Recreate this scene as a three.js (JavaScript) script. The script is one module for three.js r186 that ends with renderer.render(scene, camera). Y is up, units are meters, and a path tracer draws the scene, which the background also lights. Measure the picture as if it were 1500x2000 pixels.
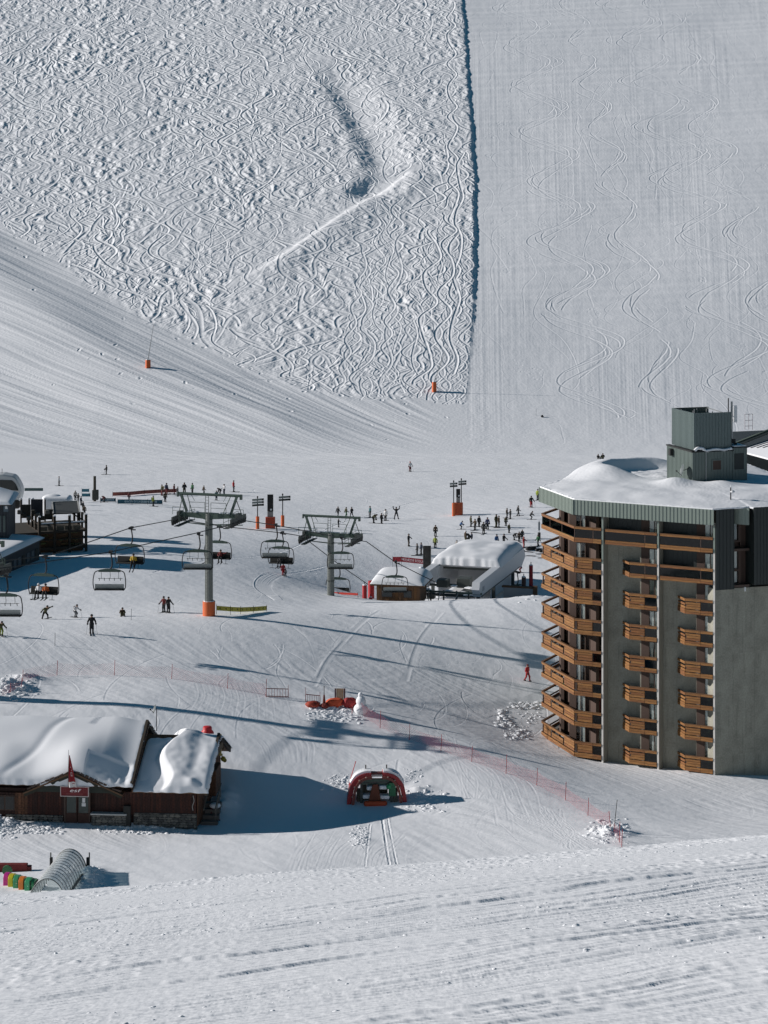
import * as THREE from 'three';
import { MarchingCubes } from 'three/addons/objects/MarchingCubes.js';
import { mergeGeometries, mergeVertices } from 'three/addons/utils/BufferGeometryUtils.js';
import { RoundedBoxGeometry } from 'three/addons/geometries/RoundedBoxGeometry.js';

// ---------------------------------------------------------------- camera, sky, sun, exposure
const scene = new THREE.Scene();
const F = 4500, EYE = 58, HORIZON = 300;                    // focal length in pixels of a 1500 x 2000 picture, eye height, height of the horizon in it
const camera = new THREE.PerspectiveCamera(2 * Math.atan(1000 / F) * 180 / Math.PI, 0.75, 1, 3000);
camera.position.set(0, EYE, 0);
camera.setViewOffset(1500, 2000, 0, 1000 - HORIZON, 1500, 2000);   // a shifted lens: verticals stay vertical
const renderer = new THREE.WebGLRenderer();
renderer.toneMapping = THREE.LinearToneMapping;
renderer.toneMappingExposure = 1.15;
renderer.shadowMap.enabled = true;

const SUN_UP = 20.5 * Math.PI / 180, SUN_BACK = 7 * Math.PI / 180;   // low winter sun from the left, slightly behind what the camera sees
const sunDir = new THREE.Vector3(-Math.cos(SUN_UP) * Math.cos(SUN_BACK), Math.sin(SUN_UP), -Math.cos(SUN_UP) * Math.sin(SUN_BACK));
const sun = new THREE.DirectionalLight(new THREE.Color(1, 0.95, 0.925), 4.1);
sun.position.set(sunDir.x * 600, sunDir.y * 600, sunDir.z * 600 - 250);
sun.target.position.set(0, 0, -250);
sun.castShadow = true; sun.shadow.radius = 1; sun.shadow.mapSize.set(4096, 4096);
Object.assign(sun.shadow.camera, { left: -300, right: 300, top: 300, bottom: -300, near: 1, far: 1600 });
scene.add(sun, sun.target);
{ // a deep blue winter sky at altitude, a little paler towards the horizon
  const W = 256, H = 128, a = new Float32Array(W * H * 4);
  for (let j = 0; j < H; j++) for (let i = 0; i < W; i++) {
    const up = Math.max(0, Math.sin(((j + 0.5) / H - 0.5) * Math.PI)), k = Math.exp(-up * 3.2), o = (j * W + i) * 4;
    a[o] = 0.004 + 0.010 * k; a[o + 1] = 0.038 + 0.048 * k; a[o + 2] = 0.081 + 0.058 * k; a[o + 3] = 1;
  }
  const t = new THREE.DataTexture(a, W, H, THREE.RGBAFormat, THREE.FloatType);
  t.mapping = THREE.EquirectangularReflectionMapping; t.magFilter = THREE.LinearFilter; t.needsUpdate = true;
  scene.background = t; scene.environment = t;
}

// ---------------------------------------------------------------- helpers
let seed = 12345;
const rnd = (a = 0, b = 1) => { seed = (seed + 0x6D2B79F5) | 0; let t = Math.imul(seed ^ (seed >>> 15), 1 | seed); t = (t + Math.imul(t ^ (t >>> 7), 61 | t)) ^ t; return a + (b - a) * (((t ^ (t >>> 14)) >>> 0) / 4294967296); };
const perm = new Uint8Array(512), gx = new Float32Array(256), gy = new Float32Array(256);
{ const p = [...Array(256).keys()]; for (let i = 255; i > 0; i--) { const j = Math.floor(rnd(0, i + 1)); [p[i], p[j]] = [p[j], p[i]]; } for (let i = 0; i < 512; i++) perm[i] = p[i & 255]; for (let i = 0; i < 256; i++) { gx[i] = Math.cos(i * 2.399963); gy[i] = Math.sin(i * 2.399963); } }
function noise(x, y) {
  const ix = Math.floor(x), iy = Math.floor(y), fx = x - ix, fy = y - iy, a = ix & 255, b = iy & 255;
  const u = fx * fx * fx * (fx * (fx * 6 - 15) + 10), v = fy * fy * fy * (fy * (fy * 6 - 15) + 10);
  const p0 = perm[a] + b, p1 = perm[a + 1] + b, h00 = perm[p0], h10 = perm[p1], h01 = perm[p0 + 1], h11 = perm[p1 + 1];
  const n00 = gx[h00] * fx + gy[h00] * fy, n10 = gx[h10] * (fx - 1) + gy[h10] * fy, n01 = gx[h01] * fx + gy[h01] * (fy - 1), n11 = gx[h11] * (fx - 1) + gy[h11] * (fy - 1);
  return 1.5 * (n00 + (n10 - n00) * u + (n01 - n00 + (n11 - n01 - n10 + n00) * u) * v);
}
const fbm = (x, y, n = 3) => { let s = 0, a = 0.5; for (let i = 0; i < n; i++) { s += a * noise(x, y); x = x * 2.03 + 17.1; y = y * 2.03 + 5.7; a *= 0.5; } return s; };
const clamp = (x, a = 0, b = 1) => Math.min(b, Math.max(a, x));
const ss = (a, b, x) => { const t = clamp((x - a) / (b - a)); return t * t * (3 - 2 * t); };
const lerp = (a, b, t) => a + (b - a) * t;
const V = (x, y, z) => new THREE.Vector3(x, y, z);
const D2R = Math.PI / 180;

const taken = {};
const numbered = (n) => { taken[n] = (taken[n] ?? -1) + 1; return taken[n] ? n + '_' + String(taken[n]).padStart(3, '0') : n; };
function tag(o, label, category, group) { o.userData.label = label; o.userData.category = category; if (group) o.userData.group = group; return o; }
function thing(name, label, category, pos = [0, 0, 0], turn = 0, group) {
  const o = new THREE.Group(); o.name = numbered(name); o.position.set(...pos); o.rotation.y = turn; scene.add(o);
  return tag(o, label, category, group);
}
function shade(o) { o.castShadow = o.receiveShadow = true; return o; }
function mesh(name, geo, mat, parent = scene) { const m = shade(new THREE.Mesh(geo, mat)); m.name = parent === scene ? numbered(name) : name; parent.add(m); return m; }
const mat = (r, g, b, rough = 0.8, more = {}) => { const { metal = 0, spec, ...rest } = more; const m = spec !== undefined || rest.transmission || rest.clearcoat ? new THREE.MeshPhysicalMaterial({ roughness: rough, metalness: metal, ...rest }) : new THREE.MeshStandardMaterial({ roughness: rough, metalness: metal, ...rest }); if (spec !== undefined) m.specularIntensity = spec; m.color.setRGB(r, g, b); return m; };

class MB { // collects shapes, merges them into one named mesh
  constructor() { this.g = []; }
  add(geo, m) { let q = geo.index ? geo.toNonIndexed() : geo; for (const k of Object.keys(q.attributes)) if (!['position', 'normal', 'uv'].includes(k)) q.deleteAttribute(k); if (!q.attributes.uv) q.setAttribute('uv', new THREE.BufferAttribute(new Float32Array(q.attributes.position.count * 2), 2)); if (m) q.applyMatrix4(m); this.g.push(q); return this; }
  box(x, y, z, sx, sy, sz, ry = 0, rx = 0, rz = 0) { return this.add(new THREE.BoxGeometry(sx, sy, sz), new THREE.Matrix4().compose(V(x, y, z), new THREE.Quaternion().setFromEuler(new THREE.Euler(rx, ry, rz, 'YXZ')), V(1, 1, 1))); }
  rbox(x, y, z, sx, sy, sz, r = 0.03, ry = 0, rx = 0, rz = 0) { return this.add(new RoundedBoxGeometry(sx, sy, sz, 2, r), new THREE.Matrix4().compose(V(x, y, z), new THREE.Quaternion().setFromEuler(new THREE.Euler(rx, ry, rz, 'YXZ')), V(1, 1, 1))); }
  bar(a, b, w, h = w, up = V(0, 1, 0)) { // a rectangular bar from a to b, w across, h along up
    const d = b.clone().sub(a), L = d.length(); d.normalize(); if (Math.abs(d.dot(up)) > 0.98) up = V(0, 0, 1);
    const r = V().crossVectors(up, d).normalize(), u = V().crossVectors(d, r);
    return this.add(new THREE.BoxGeometry(w, h, L), new THREE.Matrix4().makeBasis(r, u, d).setPosition(a.clone().add(b).multiplyScalar(0.5)));
  }
  rod(a, b, r, r2 = r, n = 8) { const d = b.clone().sub(a), L = d.length(); return this.add(new THREE.CylinderGeometry(r2, r, L, n), new THREE.Matrix4().compose(a.clone().add(b).multiplyScalar(0.5), new THREE.Quaternion().setFromUnitVectors(V(0, 1, 0), d.normalize()), V(1, 1, 1))); }
  tube(pts, r, n = 6, seg) { return this.add(new THREE.TubeGeometry(new THREE.CatmullRomCurve3(pts, false, 'centripetal'), seg ?? pts.length * 4, r, n)); }
  cyl(x, y, z, r, h, n = 16, r2 = r) { return this.add(new THREE.CylinderGeometry(r2, r, h, n), new THREE.Matrix4().setPosition(x, y, z)); }
  ball(x, y, z, r, sx = 1, sy = 1, sz = 1, n = 14) { return this.add(new THREE.SphereGeometry(r, n, Math.max(6, n * 0.7 | 0)), new THREE.Matrix4().compose(V(x, y, z), new THREE.Quaternion(), V(sx, sy, sz))); }
  prism(pts, depth, m) { const s = new THREE.Shape(pts.map(([x, y]) => new THREE.Vector2(x, y))); return this.add(new THREE.ExtrudeGeometry(s, { depth, bevelEnabled: false }), m); }
  build(name, m, parent) { const g = mergeGeometries(this.g); this.g = []; return mesh(name, g, m, parent); }
}
const at = (px, py, d) => V((px - 750) / F * d, EYE - (py - HORIZON) / F * d, -d);   // the place at distance d that stands at that place of the picture

// a sheet on lines x and d (z = -d); height(x, d)
function sheet(xs, ds, height, uvOf) {
  const nx = xs.length, nd = ds.length, p = new Float32Array(nx * nd * 3), n = new Float32Array(nx * nd * 3), uv = new Float32Array(nx * nd * 2), idx = new Uint32Array((nx - 1) * (nd - 1) * 6);
  for (let j = 0, k = 0; j < nd; j++) for (let i = 0; i < nx; i++, k++) { p[k * 3] = xs[i]; p[k * 3 + 1] = height(xs[i], ds[j]); p[k * 3 + 2] = -ds[j]; const w = uvOf(xs[i], ds[j]); uv[k * 2] = w[0]; uv[k * 2 + 1] = w[1]; }
  for (let j = 0, k = 0, q = 0; j < nd; j++) for (let i = 0; i < nx; i++, k++) {
    const i0 = i ? k - 1 : k, i1 = i < nx - 1 ? k + 1 : k, j0 = j ? k - nx : k, j1 = j < nd - 1 ? k + nx : k;
    const sx = (p[i1 * 3 + 1] - p[i0 * 3 + 1]) / (p[i1 * 3] - p[i0 * 3]), sz = (p[j1 * 3 + 1] - p[j0 * 3 + 1]) / (p[j1 * 3 + 2] - p[j0 * 3 + 2]), L = 1 / Math.hypot(sx, 1, sz);
    n[k * 3] = -sx * L; n[k * 3 + 1] = L; n[k * 3 + 2] = -sz * L;
    if (i < nx - 1 && j < nd - 1) { idx[q++] = k; idx[q++] = k + 1; idx[q++] = k + nx; idx[q++] = k + 1; idx[q++] = k + nx + 1; idx[q++] = k + nx; }
  }
  const g = new THREE.BufferGeometry();
  g.setAttribute('position', new THREE.BufferAttribute(p, 3)); g.setAttribute('normal', new THREE.BufferAttribute(n, 3)); g.setAttribute('uv', new THREE.BufferAttribute(uv, 2)); g.setIndex(new THREE.BufferAttribute(idx, 1));
  return g;
}
function lines(spans) { const out = []; for (const [a, b, step] of spans) { const n = Math.max(1, Math.round((b - a) / step)); for (let i = out.length ? 1 : 0; i <= n; i++) out.push(a + (b - a) * i / n); } return out; }
function heightTexture(a, W, H) { const d = new Float32Array(W * H * 4); for (let i = 0; i < W * H; i++) { d[i * 4] = d[i * 4 + 1] = d[i * 4 + 2] = a[i]; d[i * 4 + 3] = 1; } const t = new THREE.DataTexture(d, W, H, THREE.RGBAFormat, THREE.FloatType); t.magFilter = THREE.LinearFilter; t.wrapS = t.wrapT = THREE.ClampToEdgeWrapping; t.needsUpdate = true; return t; }
class Relief { // heights of snow marks on a fine grid over x0..x1, d0..d1
  constructor(x0, x1, d0, d1, W = 2048, H = 2048) { Object.assign(this, { x0, x1, d0, d1, W, H, a: new Float32Array(W * H), sx: W / (x1 - x0), sd: H / (d1 - d0) }); }
  stamp(x, d, w, depth, tilt, k0 = 0.85) { // a round press: a groove of half width w, snow pushed up on the side of tilt
    const R = w * 2.2, i0 = Math.max(0, Math.ceil((x - R - this.x0) * this.sx)), i1 = Math.min(this.W - 1, Math.floor((x + R - this.x0) * this.sx)), j0 = Math.max(0, Math.ceil((d - R - this.d0) * this.sd)), j1 = Math.min(this.H - 1, Math.floor((d + R - this.d0) * this.sd));
    for (let j = j0; j <= j1; j++) for (let i = i0; i <= i1; i++) {
      const ex = i / this.sx + this.x0 - x, ed = j / this.sd + this.d0 - d, r = Math.hypot(ex, ed) / w; if (r > 2.2) continue;
      const o = j * this.W + i, k = k0 * (r < 1 ? 1 : Math.max(0, 1 - (r - 1) / 1.2)) * 0.35, side = (ex * tilt[0] + ed * tilt[1]) / w;
      const target = r < 1 ? -depth * (1 - r * r * 0.7) : depth * 0.9 * Math.max(0, side) * (2.2 - r) / 1.2;
      this.a[o] += (target - this.a[o]) * k;
    }
  }
  track(f, n, w, depth, k0) { // f(t) -> [x, d]
    let [px, pd] = f(0), ptx = 0, ptd = 1;
    for (let i = 1; i <= n; i++) { const [x, d] = f(i / n); let tx = x - px, td = d - pd; const L = Math.hypot(tx, td) || 1; tx /= L; td /= L; const turn = ptx * td - ptd * tx, s = turn > 0 ? 1 : -1; this.stamp(x, d, w, depth, [td * s, -tx * s], k0); px = x; pd = d; ptx = tx; ptd = td; }
  }
  get(x, d) { const u = clamp((x - this.x0) * this.sx, 0, this.W - 1.001), v = clamp((d - this.d0) * this.sd, 0, this.H - 1.001), i = u | 0, j = v | 0, fu = u - i, fv = v - j, o = j * this.W + i; return lerp(lerp(this.a[o], this.a[o + 1], fu), lerp(this.a[o + this.W], this.a[o + this.W + 1], fu), fv); }
  uv(x, d) { return [(x - this.x0) / (this.x1 - this.x0), (d - this.d0) / (this.d1 - this.d0)]; }
}
// ---------------------------------------------------------------- terrain
// places of the ground: picture column, picture row, distance
const KNOWN = [
  [-150, 1760, 147], [0, 1752, 148], [130, 1745, 149], [130, 1706, 155], [400, 1728, 149], [700, 1708, 153], [1000, 1690, 156], [1300, 1655, 160], [1600, 1640, 162],
  [-200, 1625, 168], [0, 1622, 168.5], [250, 1612, 170], [440, 1606, 172], [740, 1562, 177], [600, 1625, 167], [900, 1600, 171], [1210, 1640, 162], [1400, 1600, 174], [1650, 1590, 176],
  [-250, 1360, 192], [0, 1385, 190], [250, 1375, 191], [470, 1420, 188], [700, 1390, 196], [560, 1362, 199], [110, 1318, 201], [330, 1325, 201], [900, 1452, 188], [960, 1500, 182],
  [1062, 1462, 198], [1100, 1420, 206], [1120, 1485, 194.5], [1177, 1496, 193], [1395, 1513, 189.7], [1550, 1512, 193], [1030, 1330, 217], [800, 1290, 217.5], [450, 1262, 213], [180, 1238, 213], [600, 1202, 232], [900, 1192, 242], [1000, 1240, 231], [1045, 1168, 248],
  [-200, 1225, 212], [410, 1200, 227], [320, 1197, 229], [90, 1206, 226], [645, 1184, 246], [760, 1178, 249], [870, 1172, 252], [205, 1150, 245], [-150, 1150, 245],
  [100, 1085, 270], [-100, 1085, 270], [320, 1080, 272], [555, 1122, 268], [760, 1178, 268], [900, 1172, 271], [1000, 1160, 280],
  [700, 1068, 298], [800, 1068, 300], [960, 1050, 306], [1150, 1050, 306], [760, 1012, 333], [1040, 990, 343], [895, 1005, 336], [300, 980, 343], [0, 980, 343], [-150, 980, 343], [1300, 990, 343],
  [100, 930, 394], [700, 925, 398], [1200, 920, 400], [-120, 930, 394], [1450, 920, 400], [0, 880, 447], [700, 880, 447], [1400, 880, 447], [-100, 880, 447], [1650, 880, 447],
].map(([px, py, d]) => { const p = at(px, py, d); return [p.x, d, p.y]; });
const spline = (() => { // smooth sheet through these places (thin plate)
  const n = KNOWN.length, N = n + 3, S = 0.02, A = [];
  const U = (q) => q > 1e-12 ? q * Math.log(q) : 0, dist = (a, b) => ((a[0] - b[0]) * S) ** 2 + ((a[1] - b[1]) * S) ** 2;
  for (let i = 0; i < n; i++) { const r = new Float64Array(N + 1); for (let j = 0; j < n; j++) r[j] = U(dist(KNOWN[i], KNOWN[j])); r[i] += 0.02; r[n] = 1; r[n + 1] = KNOWN[i][0] * S; r[n + 2] = KNOWN[i][1] * S; r[N] = KNOWN[i][2]; A.push(r); }
  for (let k = 0; k < 3; k++) { const r = new Float64Array(N + 1); for (let j = 0; j < n; j++) r[j] = k ? KNOWN[j][k - 1] * S : 1; A.push(r); }
  for (let c = 0; c < N; c++) { let b = c; for (let r = c + 1; r < N; r++) if (Math.abs(A[r][c]) > Math.abs(A[b][c])) b = r; [A[c], A[b]] = [A[b], A[c]]; for (let r = c + 1; r < N; r++) { const f = A[r][c] / A[c][c]; if (f) for (let k = c; k <= N; k++) A[r][k] -= f * A[c][k]; } }
  const w = new Float64Array(N); for (let r = N - 1; r >= 0; r--) { let s = A[r][N]; for (let k = r + 1; k < N; k++) s -= A[r][k] * w[k]; w[r] = s / A[r][r]; }
  return (x, d) => { let s = w[n] + w[n + 1] * x * S + w[n + 2] * d * S; for (let i = 0; i < n; i++) { const q = ((x - KNOWN[i][0]) * S) ** 2 + ((d - KNOWN[i][1]) * S) ** 2; if (q > 1e-12) s += w[i] * q * Math.log(q); } return s; };
})();
const SLOPE0 = 444, fanEdge = (x) => 478 + Math.max(0, -60 - x) * 0.35;   // the fan lies where d + 1.05 x is below this
function hillBase(x, d) { // the mountain side: flat foot, then about 21 degrees
  const t = Math.max(0, d - SLOPE0), s = 0.385;
  let e = t < 70 ? s * t * t / 140 * (1 - 0) : s * (t - 35);
  e += 0.045 * x * ss(470, 560, d);
  const xe = x + 10, v = d + 1.05 * x;                       // the fan of groomed snow at the left foot
  const fan = ss(10, -25, x);
  const T = fanEdge(x); e += fan * (1.9 * (ss(T - 2, T - 34, v) - ss(T - 26, T - 84, v)) * ss(444, 478, d));
  return e;
}
const edgeX = (d) => d < 545 ? lerp(16.6, 21.4, clamp((d - 480) / 65)) : d < 608 ? lerp(21.4, 24, (d - 545) / 63) : lerp(24, 25.8, clamp((d - 608) / 130));
function segDist(px, pd, pts) { let best = 1e9, side = 1, at = 0; for (let i = 0; i + 1 < pts.length; i++) { const [ax, ad] = pts[i], [bx, bd] = pts[i + 1], vx = bx - ax, vd = bd - ad, t = clamp(((px - ax) * vx + (pd - ad) * vd) / (vx * vx + vd * vd)), ex = px - ax - vx * t, ed = pd - ad - vd * t, q = Math.hypot(ex, ed); if (q < best) { best = q; side = vx * ed - vd * ex > 0 ? 1 : -1; at = (i + t) / (pts.length - 1); } } return [best * side, at]; }
const onHill = (px, py) => { let d = 440; for (; d < 800; d += 0.5) { const x = (px - 750) / F * d; if (hillBase(x, d) >= EYE - (py - HORIZON) / F * d) break; } return [(px - 750) / F * d, d]; };
const GULLY = [[628, 110], [660, 165], [690, 205], [712, 245], [738, 290], [748, 335], [722, 368], [700, 392]].map((p) => onHill(...p));
const PATH = [[812, 328], [745, 370], [690, 408], [600, 468], [520, 520], [455, 556]].map((p) => onHill(...p));
const GULLY_SIDE = segDist(GULLY[3][0] + 5, GULLY[3][1], GULLY)[0] > 0 ? 1 : -1;   // +1 on the right bank
function hillForm(x, d) { // large forms on the mountain
  let e = hillBase(x, d);
  const xe = edgeX(d) + 0.35 * noise(d * 0.22, 3.3) + 0.3 * noise(d * 0.9, 8.1), cut = ss(500, 560, d) * 0.42 + 0.16 * ss(480, 500, d);
  e -= cut * (0.85 + 0.3 * noise(d * 0.35, 5)) * ss(xe - 0.35, xe + 0.5, x);
  if (x < 30 && x > -60 && d > 520) {
    const [g, t] = segDist(x, d, GULLY), prof = ss(0, 0.25, t) * ss(1.05, 0.88, t);
    const gr = g * GULLY_SIDE; if (gr > -8 && gr < 13) { const gq = gr + 1.1 * noise(d * 0.22, 7.7) + 0.5 * noise(x * 0.8, d * 0.6); e -= prof * 1.6 * (gq < 0 ? ss(-6.5, -0.2, gq) : 1 - ss(0, 12, gq)) * (0.75 + 0.5 * noise(d * 0.08, 2)); }
    const [q, u] = segDist(x, d, PATH); if (q > -1 && q < 11) e += ss(0, 0.06, u) * ss(1, 0.75, u) * 0.7 * ss(-1.2, 1.4, q + 0.4 * noise(x * 0.5, d * 0.5)) * (1 - ss(1.4, 12, q));
  }
  const b = V(0, 0, 0);
  return e + 0.5 * fbm(x * 0.03, d * 0.03, 2) * ss(455, 520, d);
}
function groundForm(x, d) { // valley floor and mountain side without marks
  const xc = clamp(x, -0.2 * d, 0.2 * d), k = ss(428, 452, d);
  let e = 0;
  if (k < 1) e += (1 - k) * (spline(xc, d) + 0.10 * fbm(x * 0.09, d * 0.09, 2));
  if (k > 0) e += k * hillForm(x, d);
  // banks of pushed snow: place, half length along x, half depth, height
  if (d < 460) for (const [bx, bd, lx, ld, h] of BANKS) { const q = ((x - bx) / lx) ** 2 + ((d - bd) / ld) ** 2; if (q < 4) e += h * Math.exp(-q * 1.6) * (0.8 + 0.5 * noise(x * 1.3, d * 1.3)); }
  return e;
}
const spotOn = (h, px, py, d0 = 138, d1 = 800) => { let prev = d0; for (let d = d0; d < d1; d += 1) { const e = EYE - (py - HORIZON) / F * d; if (h((px - 750) / F * d, d) >= e) { let a = prev, b = d; for (let i = 0; i < 12; i++) { const m = (a + b) / 2; if (h((px - 750) / F * m, m) >= EYE - (py - HORIZON) / F * m) b = m; else a = m; } const x = (px - 750) / F * b; return V(x, h(x, b), -b); } prev = d; } return V((px - 750) / F * d1, 0, -d1); };
let BANKS = [];
const bank = (px, py, lx, ld, h) => { const p = spotOn(groundForm, px, py); return [p.x, -p.z, lx, ld, h]; };
BANKS = [bank(15, 1345, 2.0, 1.6, 1.0), bank(55, 1325, 1.6, 0.9, 0.5), bank(700, 1392, 2.2, 0.9, 0.45), bank(640, 1384, 2.2, 0.7, 0.4), bank(1195, 1628, 1.6, 1.4, 0.7), bank(0, 1610, 1.2, 1.2, 0.8), bank(270, 1612, 4.2, 0.7, 0.3), bank(60, 1612, 2.4, 0.6, 0.2), bank(440, 1570, 0.9, 2.4, 0.7), bank(168, 1728, 1.0, 4.5, 1.0), bank(690, 1560, 1.0, 0.8, 0.35), bank(810, 1545, 1.3, 0.9, 0.4), bank(705, 1642, 0.8, 1.1, 0.12), bank(1050, 1168, 3.5, 1.5, 0.35), bank(905, 770, 1.4, 3.0, 0.6), bank(915, 815, 0.8, 6, 0.5)];
const spot = (px, py) => spotOn(groundForm, px, py);

// ---- marks left by skis and groomers on the mountain
const hillMarks = new Relief(-150, 150, 438, 790);
{
  const mogulWeight = (x, d) => ss(-0.9, -0.3, edgeX(d) - 0.9 - x) * (x < 10 ? ss(-5, 9, d + 1.05 * x - fanEdge(x) + 3 * noise(x * 0.12, d * 0.09)) : 1) * ss(486, 500, d + 4 * noise(x * 0.1, 1) + clamp(x, -30, 15) * 0.15);
  const R = hillMarks, inMogul = (x, d) => mogulWeight(x, d) > 0.3 + 0.4 * noise(x * 0.9, d * 0.35) || false, inMogul0 = (x, d) => x < edgeX(d) - 0.6 && d + 1.05 * x > (x < 10 ? fanEdge(x) + 2.5 * noise(x * 0.15, d * 0.1) : 0) && d > 495 + 4 * noise(x * 0.1, 1) - clamp(x, -30, 15) * 0.15;
  const lump = (x, d) => (1 + 0.5 * ss(-20, -90, x)) * (0.20 * noise(x * 0.36 + 3, d * 0.2) + 0.14 * noise(x * 0.8 + 0.3 * d, d * 0.42 + 9) + 0.085 * noise(x * 1.7 - 0.5 * d, d * 0.9) + 0.04 * noise(x * 4, d * 3));
  for (let j = 0; j < R.H; j++) for (let i = 0; i < R.W; i++) { const x = i / R.sx + R.x0, d = j / R.sd + R.d0; const w = mogulWeight(x, d); if (w <= 0) continue; let q = 1; if (x > -60 && x < 30 && d > 515) { const g = segDist(x, d, GULLY), p = segDist(x, d, PATH); q = lerp(0.35, 1, ss(2, 7, Math.abs(g[0]))) * lerp(0.2, 1, ss(0.8, 3, Math.abs(p[0]))); } R.a[j * R.W + i] = q * w * lump(x, d) * (0.75 + 0.6 * noise(x * 0.045, d * 0.03)); }
  const run = (x0, d0, len, amp, wave, drift, w, depth, ok) => { const ph = rnd(0, 6.28), wob = rnd(0, 100); const n = Math.ceil(len / 0.16); let px = null, pd = null, ptx = 0, ptd = -1;
    for (let i = 0; i <= n; i++) { const s = len * i / n, d = d0 - s, x = x0 + drift * s + amp * Math.sin(ph + s * 6.283 / wave + 1.5 * noise(s * 0.05, wob)); if (px !== null && ok(x, d)) { let tx = x - px, td = d - pd; const L = Math.hypot(tx, td); tx /= L; td /= L; const sg = ptx * td - ptd * tx > 0 ? 1 : -1; R.stamp(x, d, w, depth, [td * sg, -tx * sg]); ptx = tx; ptd = td; } px = x; pd = d; } };
  for (let i = 0; i < 1700; i++) { // skiers' turns through soft snow
    const x0 = rnd(-135, 26), d0 = rnd(490, 785), far = clamp((d0 - 480) / 260);
    run(x0, d0, rnd(5, 34), rnd(0.8, 3.4), rnd(10, 30), rnd(-0.9, 0.9) + (x0 < -20 ? 0.2 : 0), rnd(0.2, 0.46), rnd(0.1, 0.24) * (0.75 + 0.4 * (0.5 + noise(x0 * 0.02, d0 * 0.02))), inMogul);
  }
  for (let i = 0; i < 420; i++) { // straight traverses
    const x0 = rnd(-130, 20), d0 = rnd(490, 785); run(x0, d0, rnd(4, 16), 0.2, 14, (rnd() < 0.5 ? -1 : 1) * rnd(1.2, 3.2), rnd(0.16, 0.3), rnd(0.06, 0.13), inMogul);
  }
  for (let i = 0; i < 70; i++) run(rnd(-6, 23), rnd(500, 600), rnd(40, 90), rnd(0.8, 2.2), rnd(12, 26), rnd(-0.1, 0.1), rnd(0.2, 0.3), rnd(0.1, 0.16), inMogul);   // fresh lines beside the piste
  const bigRuns = [[880, 0, 620, 1.2, 22], [900, 300, 430, 0.9, 30], [880, 420, 330, 1.6, 22], [850, 450, 300, 1.8, 26]];
  for (const [px, py, h, amp, wave] of bigRuns) { const [x, d] = onHill(px, Math.max(py, 5)), [, e] = onHill(px, py + h); run(x, d, d - e, amp, wave, (edgeX(e) - edgeX(d)) / (d - e), 0.32, 0.2, inMogul); }
  // groomed piste: combed lines down the fall line, carved turns, scraped patches
  const onPiste = (x, d) => x > edgeX(d) + 0.8 && d > 452;
  const comb = new Float32Array(R.W); for (let i = 0; i < R.W; i++) { const x = i / R.sx; comb[i] = 0.012 * noise(x * 0.55, 4.4) + 0.013 * noise(x * 1.7, 2.2) + 0.013 * noise(x * 3.1, 7.7); }
  const combAt = (u) => { u = clamp(u, 0, R.W - 1.01); const i = u | 0; return lerp(comb[i], comb[i + 1], u - i); };
  for (let j = 0; j < R.H; j++) { const d = j / R.sd + R.d0; for (let i = 0; i < R.W; i++) { const x = i / R.sx + R.x0; if (x > edgeX(d) && d > 446) { const k = ss(edgeX(d), edgeX(d) + 1, x) * ss(446, 490, d) * clamp(0.55 + 1.1 * noise(x * 0.05 + d * 0.006, d * 0.012 - x * 0.02)); R.a[j * R.W + i] = k * combAt((x * lerp(1, 600 / d, 0.85) + 150) * R.sx) + 0.028 * fbm(x * 0.27 + d * 0.06, d * 0.11 - x * 0.14, 2) + 0.010 * noise(x * 1.9 + d * 0.5, d * 0.75 - x * 0.6); } } }
  for (let i = 0; i < 170; i++) { const x0 = rnd(24, 125), d0 = rnd(500, 785), amp = rnd(1, 6), wave = rnd(18, 56), len = rnd(10, 60), w = rnd(0.14, 0.22); run(x0, d0, len, amp, wave, rnd(-0.08, 0.08), w, rnd(0.035, 0.07), onPiste); }
  const slalom = (px, amp, n) => { for (let q = 0; q < n; q++) { const off = rnd(-1.2, 1.2), ph = rnd(-0.5, 0.5); const [x] = onHill(px, 400); const f = (d) => { const s = (d - 470) / 18; return x + off + amp * Math.sin(s * 3.14159 + ph) * (1 + 0.15 * q) + 0.3 * noise(d * 0.2, q); }; let ptx = 0, ptd = -1; for (let d = 778; d > 478; d -= 0.16) { if (noise(d * 0.06 + q * 7.3 + px, 3.1) < 0.02) continue; const X = f(d), X2 = f(d - 0.16); let tx = X2 - X, td = -0.16; const L = Math.hypot(tx, td); tx /= L; td /= L; const sg = ptx * td - ptd * tx > 0 ? 1 : -1; R.stamp(X, d, 0.26, 0.095, [td * sg, -tx * sg], 0.7); ptx = tx; ptd = td; } } };
  slalom(1090, 4.2, 8); slalom(1355, 5.2, 6); slalom(1210, 3.0, 5); slalom(1440, 4, 4);
  for (let i = 0; i < 110; i++) { const x = rnd(27, 120), d = rnd(490, 780), r = rnd(0.6, 2); if (onPiste(x - 2, d)) for (let q = 0; q < 26; q++) R.stamp(x + rnd(-r, r), d + rnd(-2, 2) * r, rnd(0.14, 0.36), rnd(0.04, 0.12), [rnd(-1, 1), rnd(-1, 1)], 0.7); }
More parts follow.
